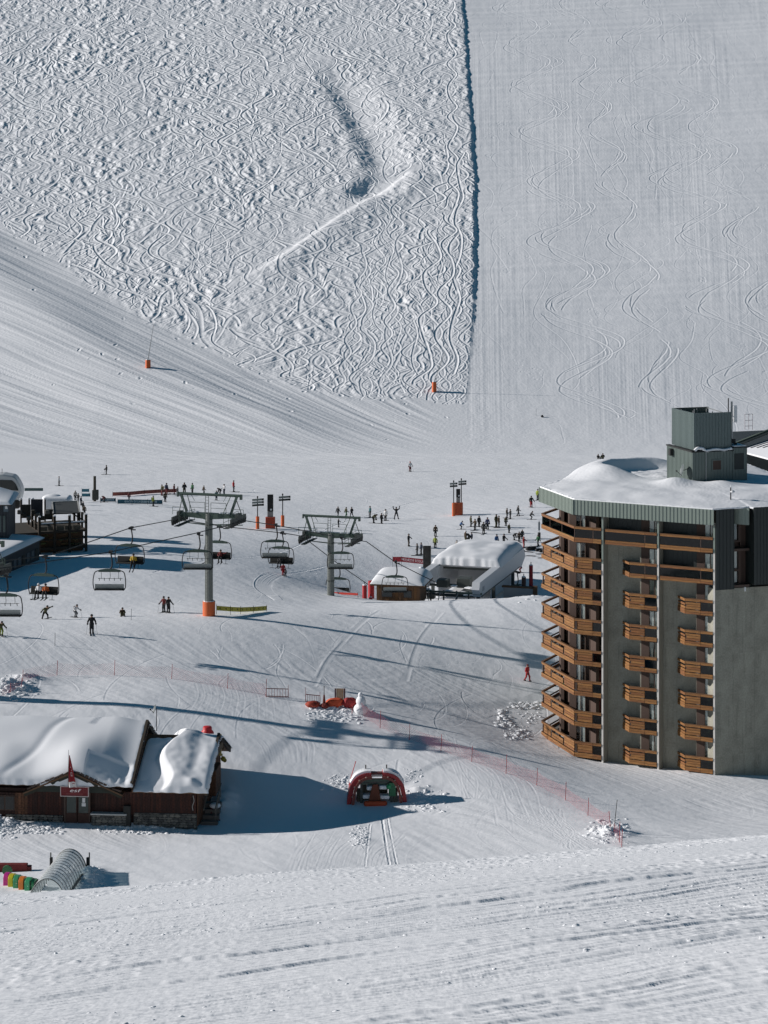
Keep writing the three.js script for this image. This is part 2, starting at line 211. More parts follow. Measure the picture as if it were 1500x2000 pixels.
  // the fan: long combed lines that follow the machines' way down
  for (let j = 0; j < R.H; j++) for (let i = 0; i < R.W; i++) {
    const x = i / R.sx + R.x0, d = j / R.sd + R.d0; if (x > 22 || d > 660) continue; const free = 1 - mogulWeight(x, d); if (free <= 0) continue;
    const v = d + 1.05 * x + 0.004 * (x + 50) * (x + 50) * (x > -50 ? 1 : 0.2), u = d - x, k = ss(442, 452, d + 3 * noise(x * 0.05, 0.5)) * ss(14, 2, x) * lerp(0.18, 0.42, ss(448, 485, d));
    R.a[j * R.W + i] += free * k * (0.20 * noise(v * 0.16, u * 0.008) + 0.13 * noise(v * 0.45, u * 0.012 + 5) + 0.07 * noise(v * 1.3, u * 0.02 + 9) + 0.05 * clamp(noise(v * 0.3, u * 0.03) * 2) * noise(x * 3, d * 3)) + 0.014 * noise(x * 1.7, d * 1.7);
  }
}
const hillHeight = (x, d) => hillForm(x, d) + 0.25 * (hillMarks.get(x - 0.18, d - 0.2) + hillMarks.get(x + 0.18, d - 0.2) + hillMarks.get(x - 0.18, d + 0.2) + hillMarks.get(x + 0.18, d + 0.2)) * ss(149, 140, Math.abs(x)) * ss(439, 447, d);

// ---- marks on the valley floor
const floorMarks = new Relief(-64, 64, 130, 452);
{
  const R = floorMarks;
  for (let j = 0; j < R.H; j++) for (let i = 0; i < R.W; i++) {
    const x = i / R.sx + R.x0, d = j / R.sd + R.d0, near = ss(190, 150, d);
    let h = 0.022 * fbm(x * 0.22, d * 0.2, 2) + 0.010 * noise(x * 0.8 + d * 0.4, d * 0.35) + 0.005 * noise(x * 2.3, d * 1.2) + 0.003 * noise(x * 5, d * 3);
    if (d < 215) { const q = x * 0.75 + d * 0.5 + 3 * noise(x * 0.05, d * 0.05), c = Math.hypot(x + 6, d - 215) ; h += 0.005 * noise(c * 1.5, 0.3) * ss(-30, -10, x) + 0.012 * noise(q * 1.6, d * 0.02) * ss(-0.1, 0.3, noise(x * 0.06 + 4, d * 0.06)) + 0.010 * noise(q * 3.4, d * 0.05 + 3) * ss(-0.2, 0.3, noise(x * 0.05 + 9, d * 0.05)); }
    if (d > 385 && x < 12) { const v = d + 1.05 * x + 0.004 * (x + 50) * (x + 50) * (x > -50 ? 1 : 0.2), u = d - x; h += ss(385, 445, d) * ss(12, -4, x) * 0.11 * (0.20 * noise(v * 0.16, u * 0.008) + 0.13 * noise(v * 0.45, u * 0.012 + 5) + 0.07 * noise(v * 1.3, u * 0.02 + 9)) * 2; }
    R.a[j * R.W + i] = h;
  }
  const arc = (x, d, r, a0, a1, w, dep) => { const n = Math.ceil(Math.abs(a1 - a0) * r / 0.1); R.track((t) => { const a = lerp(a0, a1, t); return [x + r * Math.cos(a), d + r * Math.sin(a)]; }, n, w, dep, 0.6); };
  for (let i = 0; i < 900; i++) { const d = 145 + 300 * rnd() ** 1.3, x = rnd(-0.18, 0.18) * d, a = rnd(0, 6.28), r = rnd(4, 26); arc(x + r * Math.cos(a), d + r * Math.sin(a), r, a + 3.14, a + 3.14 + rnd(0.2, 0.9), rnd(0.05, 0.12), rnd(0.015, 0.045) * (d < 185 ? 0.35 : 1)); }
  const T = (pts, w, dep) => { const c = new THREE.CatmullRomCurve3(pts.map(([px, py]) => { const p = spot(px, py); return V(p.x, 0, p.z); })), n = Math.ceil(c.getLength() / 0.1); R.track((t) => { const p = c.getPoint(t); return [p.x, -p.z]; }, n, w, dep, 0.8); };
  for (let k = 0; k < 16; k++) T([[640 - k * 4 + rnd(-3, 3), 1105 + k], [560 - k * 3, 1122 + rnd(-2, 2)], [528 - k * 2, 1145], [548 - k, 1172]], 0.12, 0.06);
  T([[1000, 955], [850, 972], [700, 1012], [560, 1075], [300, 1118]], 0.16, 0.07);
  for (let k = 0; k < 10; k++) T([[440 + k * 14, 1420], [500 + k * 12, 1450], [520 + k * 10, 1490]], 0.1, rnd(0.005, 0.016));
  for (let k = 0; k < 12; k++) T([[690 + k * 5, 1412 + k * 2], [755 + k * 3, 1440 + k], [770 + k * 2, 1475], [725 + k * 3, 1500 - k]], 0.1, rnd(0.008, 0.022));
  for (let k = 0; k < 18; k++) T([[rnd(820, 860) + k * 5, 1420 + k * 4], [rnd(840, 900) + k * 7, 1480 + k * 4], [rnd(860, 930) + k * 6, 1560]], 0.09, rnd(0.006, 0.02));
  for (let k = 0; k < 14; k++) { const y = rnd(1560, 1640); T([[rnd(820, 900), y], [rnd(930, 990), y + rnd(5, 25)], [rnd(1010, 1120), y + rnd(20, 60)]], 0.08, rnd(0.008, 0.03)); }
  for (let k = 0; k < 16; k++) { const x0 = rnd(420, 1000), y0 = rnd(1215, 1330); T([[x0, y0], [x0 + rnd(-40, 90), y0 + rnd(15, 40)], [x0 + rnd(-60, 160), y0 + rnd(35, 70)]], 0.09, rnd(0.01, 0.03)); }
  for (let k = 0; k < 14; k++) T([[1290 + k * 16, 1535 + rnd(-6, 6)], [1180 + k * 18, 1560], [1040 + k * 16, 1530 - k], [960 + k * 4, 1450 + k * 3]], 0.1, rnd(0.006, 0.018));
  T([[745, 1590], [760, 1692]], 0.1, 0.12); T([[755, 1590], [775, 1692]], 0.08, 0.1); T([[722, 1610], [712, 1695]], 0.08, 0.1);
  for (let k = 0; k < 3; k++) { T([[740 + k, 1192], [690 + k * 2, 1230], [640, 1290], [610 + k * 2, 1340]], 0.2, 0.018); T([[860 + k * 2, 1196], [815, 1260], [790 + k * 2, 1330]], 0.2, 0.018); }
  for (let k = 0; k < 22; k++) { const x0 = 560 + k * 9; T([[x0 + 50 + rnd(-20, 20), 1620 + rnd(0, 20)], [x0 + 15, 1665], [x0, 1705]], 0.08, rnd(0.006, 0.022)); }
  for (let k = 0; k < 9; k++) T([[820 + k * 16 + rnd(-6, 6), 1445 + k * 6], [900 + k * 15, 1490 + k * 4], [950 + k * 12 + rnd(-6, 6), rnd(1540, 1580)], [970 + k * 11, rnd(1600, 1640)]], 0.1, rnd(0.006, 0.022));
  for (let k = 0; k < 14; k++) T([[380 + k * 12, 1335], [385 + k * 13, 1360], [360 + k * 16, 1405]], 0.1, rnd(0.004, 0.014));
  for (let k = 0; k < 40; k++) T([[rnd(1000, 1100), rnd(1575, 1600)], [rnd(1080, 1130), rnd(1620, 1640)], [rnd(1090, 1180), rnd(1640, 1662)]], 0.07, 0.03);
}
const floorHeight = (x, d) => groundForm(x, d) + floorMarks.get(x, d) * ss(63, 58, Math.abs(x)) * ss(451, 445, d);

const snow = (bump, more = {}) => { const m = new THREE.MeshPhysicalMaterial({ roughness: 0.85, ...more }); m.specularIntensity = 0.25; m.color.setRGB(0.86, 0.872, 0.885); if (bump) { m.bumpMap = bump; m.bumpScale = 1; } return m; };
const plainSnow = snow();
{
  const t = heightTexture(hillMarks.a, hillMarks.W, hillMarks.H);
  const g = sheet(lines([[-520, -150, 25], [-150, 150, 0.46], [150, 520, 25]]), lines([[445, 790, 0.56], [790, 1100, 25]]), hillHeight, (x, d) => hillMarks.uv(x, d));
  mesh('snow_mountain', g, snow(t)).userData.kind = 'structure';
  const t2 = heightTexture(floorMarks.a, floorMarks.W, floorMarks.H);
  const g2 = sheet(lines([[-320, -64, 16], [-64, 64, 0.3], [64, 320, 16]]), lines([[128, 262, 0.32], [262, 445, 0.6]]), floorHeight, (x, d) => floorMarks.uv(x, d));
  mesh('snow_ground', g2, snow(t2)).userData.kind = 'structure';
}
// ---- the near slope under the camera
const nearForm = (x, d) => EYE - (2 + 0.27 * d - 0.08 * clamp(x, -28, 28)) - 0.155 * (Math.sqrt((Math.max(0, d - 51)) ** 2 + 16) - 4) * (d > 51 ? 1 : 0);
function nearHeight(x, d) {
  let e = nearForm(x, d) + 0.12 * fbm(x * 0.12, d * 0.12, 2);
  if (d > 12 && d < 68 && Math.abs(x) < 14) {
    const w = d - 0.62 * x + 1.4 * noise(x * 0.10, d * 0.05) + 0.25 * noise(x * 0.9, d * 0.2), low = ss(46, 30, d);
    const band = clamp(0.25 + 1.3 * noise(x * 0.06 + 7, w * 0.16)), rough = clamp(0.1 + 1.3 * noise(x * 0.07, w * 0.35 + 3) + 0.5 * ss(36, 50, d));
    const lip = (v, k) => { const q = v - Math.floor(v); return q < 1 - k ? q / (1 - k) : (1 - q) / k; };   // slow rise, sharp drop: the lips that machines leave
    const broken = clamp(0.5 + 1.3 * noise(x * 0.35, w * 0.5 + 11)), fray = 0.06 * noise(x * 2.2, w * 1.1) + 0.06 * noise(x * 6, w * 3);
    e += (0.3 + 0.7 * low) * (0.055 * lip(w * 0.27 + 0.22 * noise(x * 0.12, w * 0.2) + fray * 0.3, 0.94) * clamp(0.5 + 1.2 * noise(x * 0.09, w * 0.25 + 11)) + 0.040 * lip(w * 0.71 + 0.3 * noise(x * 0.15, w * 0.3) + fray * 0.6, 0.9) * band * (0.7 + 0.5 * broken) + 0.022 * lip(w * 1.9 + 0.3 * noise(x * 0.2, w * 0.5) + fray, 0.85) * (0.4 + 0.6 * band) + 0.009 * lip(w * 4.3 + 0.4 * noise(x * 0.5, w * 0.7) + fray * 2, 0.8));
    const c = noise(x * 7.5 + 0.4 * w, d * 1.5), c2 = noise(x * 17, d * 3.2), c3 = noise(x * 3.1, d * 0.7), c4 = noise(x * 12, d * 1.6 + 7);
    e += rough * (0.012 * ss(0.1, 0.62, c) + 0.006 * c2 + 0.007 * ss(0.1, 0.7, c3) + 0.010 * ss(0.25, 0.6, c4)) + 0.003 * noise(x * 6, d * 2) + 0.0035 * noise(x * 20, d * 4);
  }
  return e;
}
{
  const g = sheet(lines([[-160, -40, 12], [-40, -11.5, 1], [-11.5, 11.5, 0.034], [11.5, 40, 1], [40, 160, 12]]), lines([[-40, 16, 2], [16, 34, 0.06], [34, 64, 0.085], [64, 132, 2]]), nearHeight, (x, d) => [x, d]);
  const R = new Relief(-12.5, 12.5, 16, 62); for (let j = 0; j < R.H; j++) for (let i = 0; i < R.W; i++) { const x = i / R.sx + R.x0, d = j / R.sd + R.d0, w = d - 0.62 * x; const k = 0.25 + 0.75 * clamp(0.15 + 1.3 * noise(x * 0.10, w * 0.30 + 3) + 0.6 * noise(x * 0.5, w * 0.9)); R.a[j * R.W + i] = k * (0.0022 * noise(x * 11 + 0.5 * w, d * 2) + 0.002 * noise(x * 26, d * 5 + 3)) + 0.0007 * noise(x * 48, d * 10) + 0.004 * noise(w * 3.5, x * 0.3) + 0.002 * noise(w * 8, x * 0.5); }
  const uv = g.attributes.uv, P = g.attributes.position; for (let i = 0; i < P.count; i++) uv.setXY(i, ...R.uv(P.getX(i), -P.getZ(i)));
  mesh('snow_slope', g, snow(heightTexture(R.a, R.W, R.H))).userData.kind = 'structure';
}
// ---------------------------------------------------------------- materials shared by the buildings
function grainTexture(W, H, f) { const d = new Uint8Array(W * H * 4); for (let j = 0; j < H; j++) for (let i = 0; i < W; i++) { const v = clamp(f(i / W, j / H)) * 255, o = (j * W + i) * 4; d[o] = d[o + 1] = d[o + 2] = v; d[o + 3] = 255; } const t = new THREE.DataTexture(d, W, H); t.wrapS = t.wrapT = THREE.RepeatWrapping; t.magFilter = THREE.LinearFilter; t.colorSpace = THREE.SRGBColorSpace; t.needsUpdate = true; return t; }
const tile = (f, n) => (u, v) => f(u * n, v * n) ;
const concreteGrain = grainTexture(512, 512, (u, v) => 0.86 + 0.11 * fbm(u * 7, v * 5, 4) + 0.06 * noise(u * 60, v * 60) - 0.05 * ss(0.35, 0.6, noise(u * 30, v * 1.6)) - 0.03 * ss(0.2, 0.5, noise(u * 9 + 4, v * 14)));
const woodGrain = grainTexture(256, 256, (u, v) => 0.78 + 0.2 * noise(u * 3, v * 26) + 0.12 * noise(u * 14 + 3, v * 60) + 0.14 * noise(u * 2 + 9, v * 3));
const off = new WeakMap();
const baseOf = (o) => { for (; o; o = o.parent) if (off.has(o)) return off.get(o); };
MB.prototype.put = function (name, m, parent) { const b = baseOf(parent), g = mergeGeometries(this.g); this.g = []; if (b) g.translate(-b.x, -b.y, -b.z); return mesh(name, g, m, parent); };   // shapes given in world places, parent stands at its base
function standing(name, label, category, p, group) { const t = thing(name, label, category, [p.x, p.y, p.z], 0, group); off.set(t, p); return t; }
function boxUV(g, s = 1) { const p = g.attributes.position, n = g.attributes.normal, uv = g.attributes.uv; for (let i = 0; i < p.count; i++) { const ax = Math.abs(n.getX(i)), ay = Math.abs(n.getY(i)), az = Math.abs(n.getZ(i)); if (ay > ax && ay > az) uv.setXY(i, p.getX(i) * s, p.getZ(i) * s); else { const h = ax > az ? p.getZ(i) : p.getX(i); uv.setXY(i, h * s, p.getY(i) * s); } } return g; }
const withMap = (m, t, rx, ry) => { const q = t.clone(); q.repeat.set(rx, ry); q.needsUpdate = true; m.map = q; return m; };
const M = {
  concrete: withMap(mat(0.43, 0.42, 0.345, 0.9), concreteGrain, 0.16, 0.12), finEnd: mat(0.62, 0.6, 0.56, 0.85),
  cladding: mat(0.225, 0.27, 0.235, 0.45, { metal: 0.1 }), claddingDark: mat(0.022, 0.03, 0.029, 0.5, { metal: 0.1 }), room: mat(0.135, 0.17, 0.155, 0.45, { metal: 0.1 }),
  wood: [[0.42, 0.185, 0.048], [0.37, 0.16, 0.042], [0.46, 0.21, 0.058], [0.34, 0.135, 0.038]].map((c) => withMap(mat(...c, 0.65), woodGrain, 0.5, 2)),
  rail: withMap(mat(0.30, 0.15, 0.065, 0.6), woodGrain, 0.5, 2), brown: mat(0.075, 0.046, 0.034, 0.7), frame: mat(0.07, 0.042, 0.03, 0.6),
  pane: new THREE.MeshPhysicalMaterial({ color: 0xf4f8f8, roughness: 0.04, transmission: 1, thickness: 0 }), tint: new THREE.MeshPhysicalMaterial({ color: 0x5a6662, roughness: 0.05, transmission: 1, thickness: 0 }),
  curtain: mat(0.88, 0.86, 0.82, 0.95), curtain2: mat(0.55, 0.52, 0.47, 0.95), curtainRed: mat(0.26, 0.06, 0.06, 0.95), dark: mat(0.02, 0.022, 0.022, 0.8), steel: mat(0.33, 0.35, 0.35, 0.45, { metal: 0.6 }), white: mat(0.75, 0.76, 0.76, 0.5), slab: mat(0.16, 0.155, 0.145, 0.9), green: mat(0.06, 0.17, 0.05, 0.95),
};
class Frame { // a facade: a runs along it, y is height, b is how far in front
  constructor(ox, oz, ux, uz) { const L = Math.hypot(ux, uz); Object.assign(this, { ox, oz, ux: ux / L, uz: uz / L }); this.ry = Math.atan2(-this.uz, this.ux); }
  v(a, y, b = 0) { return V(this.ox + this.ux * a - this.uz * b, y, this.oz + this.uz * a + this.ux * b); }
  box(mb, a0, a1, y0, y1, b0, b1) { const c = this.v((a0 + a1) / 2, (y0 + y1) / 2, (b0 + b1) / 2); return mb.box(c.x, c.y, c.z, a1 - a0, y1 - y0, b1 - b0, this.ry); }
}
// a metal-clad strip with standing seams
function seams(mb, f, a0, a1, y0, y1, b, pitch, seam = 0.035) { f.box(mb, a0, a1, y0, y1, b - 0.12, b); const n = Math.max(1, Math.round((a1 - a0) / pitch)); for (let i = 0; i <= n; i++) { const a = a0 + (a1 - a0) * i / n; f.box(mb, a - 0.02, a + 0.02, y0 + 0.004, y1 - 0.004, b, b + seam); } return mb; }

// ---------------------------------------------------------------- apartment tower
{
  const fC = new Frame(16.17, -195.6, 0.892, 0.452), fB = new Frame(13.88, -202.63, 0.31, 0.95), fA = new Frame(19.76, -214.2, -0.452, 0.892), fD = new Frame(27.24, -190, 0.951, -0.311);
  const E = (i) => 6.84 + 2.603 * i, TOP = 28.65, FB = 27.38, LC = 12.41, LB = 7.4;
  const T = standing('apartment_tower', 'grey octagonal apartment tower with orange wooden balconies and thick snow on its flat roof', 'apartment building', V(20, 6, -200));
  const mb = new MB();
  // walls
  boxUV(fC.box(new MB(), 2.54, LC, 5.5, FB, -1.6, -1.05).g[0]);
  fC.box(mb, 2.54, LC, 4, FB, -1.6, -1.05); boxUV(mb.g[0]); mb.put('wall', M.concrete, T);
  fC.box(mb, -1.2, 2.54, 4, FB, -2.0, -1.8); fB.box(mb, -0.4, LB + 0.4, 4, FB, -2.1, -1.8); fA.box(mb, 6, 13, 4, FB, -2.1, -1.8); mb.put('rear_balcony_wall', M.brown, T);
  fD.box(mb, 0.05, 14, 4, 22.05, -1.4, 0.02); boxUV(mb.g[0]); mb.put('wall', M.concrete, T);
  // back of the building, closed
  const hull = [fD.v(14, 0), fD.v(14, 0, -14), V(34, 0, -218.9), V(19.76, 0, -214.2), V(17.2, 0, -208.6)];
  for (let i = 0; i + 1 < hull.length; i++) mb.bar(V(hull[i].x, 16, hull[i].z), V(hull[i + 1].x, 16, hull[i + 1].z), 0.3, 24); mb.put('wall', M.concrete, T);
  // fins between the balcony bays, with pale ends
  for (const [k, a] of [2.54, 7.5, 12.39].entries()) { fC.box(mb, a - 0.09, a + 0.09, 4, FB, -1.8, -0.03); const f = mb.put('fin', M.concrete, T); fC.box(mb, a - 0.075, a + 0.075, 4, FB - 0.1 - (k ? 2.2 : 3.9), -0.028, 0.004); mb.put('edge', M.finEnd, f); fC.box(mb, a - 0.075, a + 0.075, FB - 0.1 - (k ? 2.2 : 3.9) + 0.01, FB - 0.1, -0.028, 0.004); mb.put('edge', M.cladding, f); }
  // fascia round the roof
  seams(mb, fC, 0, LC, FB, TOP, 0.22, 0.32); mb.put('fascia', M.cladding, T);
  seams(mb, fB, 0, LB + 0.15, FB, TOP, 0.22, 0.32); mb.put('fascia', M.cladding, T);
  seams(mb, fA, 0, 13.1, FB, TOP, 0.22, 0.32); mb.put('fascia', M.cladding, T);
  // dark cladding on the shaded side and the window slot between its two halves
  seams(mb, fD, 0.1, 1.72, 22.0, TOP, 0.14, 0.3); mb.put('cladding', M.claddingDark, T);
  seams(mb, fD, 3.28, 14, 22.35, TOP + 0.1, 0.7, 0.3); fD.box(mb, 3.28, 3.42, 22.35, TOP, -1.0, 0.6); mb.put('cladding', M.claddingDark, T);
  { const f = new Frame(...(() => { const p = fD.v(1.95, 0, -0.62); return [p.x, p.z]; })(), 0.892, 0.452); seams(mb, f, 0, 1.45, FB - 0.1, TOP, 0.05, 0.3); mb.put('fascia', M.cladding, T); }
  for (const [y0, y1] of [[25.9, 27.3], [23.55, 25.0], [22.35, 23.35]]) {
    fD.box(mb, 1.74, 2.62, y0 - 0.12, y0, -0.75, -0.45); fD.box(mb, 1.74, 2.62, y1, y1 + 0.12, -0.75, -0.45); fD.box(mb, 1.74, 1.84, y0, y1, -0.75, -0.45); fD.box(mb, 2.44, 2.62, y0, y1, -0.75, -0.45); const w = mb.put('window', M.frame, T);
    fD.box(mb, 1.84, 2.44, y0, y1, -0.62, -0.6); mb.put('pane', M.pane, w); if (y0 < 25) { curtain(mb, fD, 2.16, 2.42, y0 + 0.05, y1 - 0.05, -0.72); mb.put('curtain', M.curtain, w); } else { fD.box(mb, 1.86, 2.42, y0 + 0.05, y1 - 0.05, -0.8, -0.76); mb.put('blind', mat(0.34, 0.4, 0.42, 0.8), w); }
  }
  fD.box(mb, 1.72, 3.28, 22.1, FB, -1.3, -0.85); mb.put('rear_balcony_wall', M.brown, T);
  fD.box(mb, 1.78, 3.2, 25.1, 25.3, -0.8, 0.02); fD.box(mb, 1.78, 3.2, 22.1, 22.3, -0.8, 0.02); fD.box(mb, 2.62, 2.7, 22.3, FB, -0.7, -0.5); mb.put('window_surround', M.frame, T);
  fD.box(mb, 2.72, 2.84, 21.75, 22.1, 0, 0.1); mb.put('lamp', M.white, T);
  function curtain(mb, f, a0, a1, y0, y1, b) { const n = Math.max(2, Math.round((a1 - a0) / 0.09)); for (let i = 0; i < n; i++) { const a = a0 + (a1 - a0) * i / n, c = f.v(a + (a1 - a0) / n / 2, (y0 + y1) / 2, b); mb.cyl(c.x, c.y, c.z, (a1 - a0) / n * 0.56, y1 - y0, 6); } }
  // one glazed opening: frame, pane, curtains
  function window_(f, a0, a1, y0, y1, b, kind) {
    f.box(mb, a0, a0 + 0.07, y0, y1, b, b + 0.09); f.box(mb, a1 - 0.07, a1, y0, y1, b, b + 0.09); f.box(mb, a0 + 0.07, a1 - 0.07, y1 - 0.08, y1, b, b + 0.09); f.box(mb, a0 + 0.07, a1 - 0.07, y0, y0 + 0.08, b, b + 0.09); if (a1 - a0 > 0.9) f.box(mb, (a0 + a1) / 2 - 0.03, (a0 + a1) / 2 + 0.03, y0 + 0.08, y1 - 0.08, b, b + 0.08);
    const w = mb.put('window', M.frame, T); f.box(mb, a0 + 0.07, a1 - 0.07, y0 + 0.08, y1 - 0.08, b + 0.045, b + 0.055); mb.put('pane', M.pane, w);
    const m = kind === 2 ? M.curtainRed : kind === 3 ? M.curtain2 : M.curtain, s = rnd(0.3, 0.95), g = rnd() < 0.5; if (kind !== 0) { g ? curtain(mb, f, a0 + 0.08, lerp(a0, a1, s), y0 + 0.1, y1 - 0.1, b - 0.02) : curtain(mb, f, lerp(a1, a0, s), a1 - 0.08, y0 + 0.1, y1 - 0.1, b - 0.02); mb.put('curtain', m, w); }
  }
  // balconies
  const wood = () => M.wood[Math.floor(rnd(0, 3.999))];
  const plank = (f, a0, a1, y0, y1, b, parent, name = 'plank', m = wood()) => { const o = rnd(-0.008, 0.008); f.box(mb, a0, a1, y0, y1, b - 0.05 + o, b + o); boxUV(mb.g[0]); mb.put(name, m, parent); };
  for (let i = 0; i < 8; i++) {
    const y = E(i), glass = i === 7, label = glass ? 'glazed' : 'boarded';
    // the wide balcony round the left corner
    const ring = [fA.v(8.5, 0, 0), fA.v(13, 0, 0), fB.v(0, 0, 0), fB.v(LB, 0, 0), fC.v(2.45, 0, 0), fC.v(2.45, 0, -1.85), fC.v(-1.0, 0, -1.85), fB.v(0.6, 0, -1.9), fA.v(8.5, 0, -1.9)].map((p) => [p.x, -p.z]);
    mb.prism(ring, 0.2, new THREE.Matrix4().makeRotationX(-Math.PI / 2).setPosition(0, y + 0.03, 0)); const B = mb.put('balcony', M.slab, T);
    if (i === 2 || i === 7) { fB.box(mb, 3.2, 6.2, y + 0.235, y + 0.25, -1.4, -0.3); mb.put('carpet', M.green, B); }
    const rows = [[0.42, 0.62], [0.65, 0.85], [0.88, 1.06]];
    // bottom boards and top rails run all round
    for (const [f, a0, a1] of [[fA, 8.6, 12.98], [fB, 0.03, LB], [fC, 0.02, 1.68], [fC, 1.70, 2.44]]) { plank(f, a0, a1, y, y + 0.17, 0.06, B); plank(f, a0, a1, y + 0.185, y + 0.36, 0.06, B); plank(f, a0, a1, y + 1.10, y + 1.27, 0.05, B, 'rail', wood()); f.box(mb, a0, a1, y + 1.273, y + 1.31, -0.1, 0.08); mb.put('handrail', M.rail, B); }
    if (glass) { fB.box(mb, 0.05, LB - 0.05, y + 0.37, y + 1.09, -0.02, -0.005); fC.box(mb, 0.05, 2.42, y + 0.37, y + 1.09, -0.02, -0.005); mb.put('pane', M.tint, B); for (const a of [1.9, 4.6, LB - 0.02]) { fB.box(mb, a - 0.03, a + 0.03, y + 0.37, y + 1.09, -0.06, 0.0); mb.put('post', M.brown, B); } fC.box(mb, 1.66, 1.72, y + 0.37, y + 1.09, -0.06, 0.0); mb.put('post', M.brown, B); }
    else {
      const cuts = [0.1, 0.5 + (i % 3) * 0.1, 2.3, 5.1, LB - 0.05];
      for (const [q, [r0, r1]] of rows.entries()) { for (const [a0, a1] of [[cuts[1], cuts[2] - 0.22], [cuts[2] + 0.06, cuts[3] - 0.22], [cuts[3] + 0.08, cuts[4]]]) { if (q === 2 && a0 > 2 && a0 < 4) continue; plank(fB, a0, a1, y + r0, y + r1, 0.02, B); } plank(fC, 0.28 + (q % 2) * 0.02, 1.62, y + r0, y + r1, 0.02, B); }
      for (const a of [0.1, cuts[2] - 0.1, 3.7, cuts[3] - 0.06]) { fB.box(mb, a - 0.07, a + 0.07, y + 0.36, y + 1.1, -0.14, -0.05); mb.put('post', M.brown, B); } for (const a of [0.12, 1.66]) { fC.box(mb, a - 0.06, a + 0.06, y + 0.36, y + 1.1, -0.14, -0.05); mb.put('post', M.brown, B); } fA.box(mb, 8.7, 12.9, y + 0.5, y + 0.62, -0.05, 0); mb.put('rail', M.brown, B);
      fC.box(mb, 1.72, 2.42, y + 0.37, y + 1.09, -0.02, -0.005); mb.put('pane', M.tint, B);
    }
    if (i % 2 === 0) { const p = fB.v(3 + rnd(0, 2), y + 0.62, -0.9); mb.cyl(p.x, p.y, p.z, 0.42, 0.04, 12); mb.cyl(p.x, p.y - 0.2, p.z, 0.04, 0.4, 6); mb.put('table', i === 4 ? M.curtainRed : M.white, B); }
    // windows at the back of the wide balcony
    for (const [a0, a1] of [[0.8, 1.5], [2.3, 3.2], [4.2, 5.2]]) window_(fB, a0, a1, y + 0.3, y + 2.3, -1.79, [1, 0, 3, 1, 2][Math.floor(rnd(0, 4.99))]);
    window_(fC, -0.6, 0.35, y + 0.3, y + 2.3, -1.79, 1); window_(fC, 0.9, 1.45, y + 0.3, y + 2.3, -1.79, i % 3 ? 3 : 0); window_(fC, 1.55, 2.42, y + 0.3, y + 2.3, -1.5, i === 1 || i === 2 ? 2 : 1);
    // the two bays on the right
    for (const [bay, fin] of [7.5, 12.39].entries()) {
      const wide = i === 7 || (bay && i === 6), a1 = fin - 0.11, L = fin - (wide ? 4.7 : 3.5), a0 = wide ? L : L + 1.0;
      const s = wide ? [[L, -1.04], [L, 0], [a1, 0], [a1, -1.04]] : [[L, -1.04], [a0, 0], [a1, 0], [a1, -1.04]];
      mb.prism(s.map(([a, b]) => { const p = fC.v(a, 0, b); return [p.x, -p.z]; }), 0.18, new THREE.Matrix4().makeRotationX(-Math.PI / 2).setPosition(0, y + 0.03, 0)); const Q = mb.put('balcony', M.slab, T);
      const split = fin - 1.16, g0 = fC.v(L, 0, -1.03), g1 = fC.v(a0, 0, 0), fS = wide ? null : new Frame(g0.x, g0.z, g1.x - g0.x, g1.z - g0.z), LS = Math.hypot(g1.x - g0.x, g1.z - g0.z);
      for (const [p0, p1] of [[a0 + 0.01, split - 0.01], [split + 0.01, a1]]) { plank(fC, p0, p1, y, y + 0.17, 0.06, Q); plank(fC, p0, p1, y + 0.185, y + 0.34, 0.06, Q); plank(fC, p0, p1, y + 1.06, y + 1.24, 0.05, Q, 'rail'); }
      fC.box(mb, a0, a1, y + 1.243, y + 1.28, -0.1, 0.07); mb.put('handrail', M.rail, Q);
      if (fS) { plank(fS, 0.02, LS, y, y + 0.2, 0.05, Q); plank(fS, 0.02, LS, y + 0.215, y + 0.4, 0.05, Q); plank(fS, 0.02, LS, y + 1.04, y + 1.24, 0.05, Q, 'rail'); }
      if (wide || i === 6) { fC.box(mb, a0, a1, y + 0.36, y + 1.05, -0.02, -0.005); if (fS) fS.box(mb, 0.03, LS, y + 0.42, y + 1.03, -0.02, -0.005); mb.put('pane', M.tint, Q); fC.box(mb, split - 0.03, split + 0.03, y + 0.36, y + 1.06, -0.06, 0); mb.put('post', M.brown, Q); if (!wide) { fC.box(mb, a0, a1 - 0.9, y + 0.215, y + 0.23, -0.95, -0.1); mb.put('carpet', M.green, Q); } }
      else { for (const [q, [r0, r1]] of [[0.40, 0.58], [0.61, 0.78], [0.81, 0.96]].entries()) { plank(fC, a0 + (q === 1 ? 0.12 : 0.02), split - 0.03, y + r0, y + r1, 0.02, Q); if (q < 2) plank(fS, 0.04, LS - 0.04, y + 0.02 + r0 + q * 0.06, y + 0.02 + r1 + q * 0.06, 0.02, Q); } for (const a of [a0 + 0.06, split - 0.05]) { fC.box(mb, a - 0.05, a + 0.05, y + 0.34, y + 1.05, -0.13, -0.04); mb.put('post', M.brown, Q); } fC.box(mb, split + 0.02, a1, y + 0.36, y + 1.05, -0.02, -0.005); mb.put('pane', M.tint, Q); }
      if (wide) { seams(mb, fC, fin - 4.75, fin - 1.85, y + 0.25, y + 2.6, -0.98, 0.4, 0.02); mb.put('cladding', M.claddingDark, T); const p = fC.v(fin - 2.3, y + 0.95, -0.5); mb.box(p.x, p.y, p.z, 0.8, 0.05, 0.7, fC.ry); for (const [dx, dz] of [[-0.3, -0.2], [0.3, 0.2], [-0.3, 0.2], [0.3, -0.2]]) mb.rod(V(p.x + dx, y + 0.22, p.z + dz), V(p.x + dx * 0.6, p.y, p.z + dz), 0.025); mb.put('table', M.white, Q); }
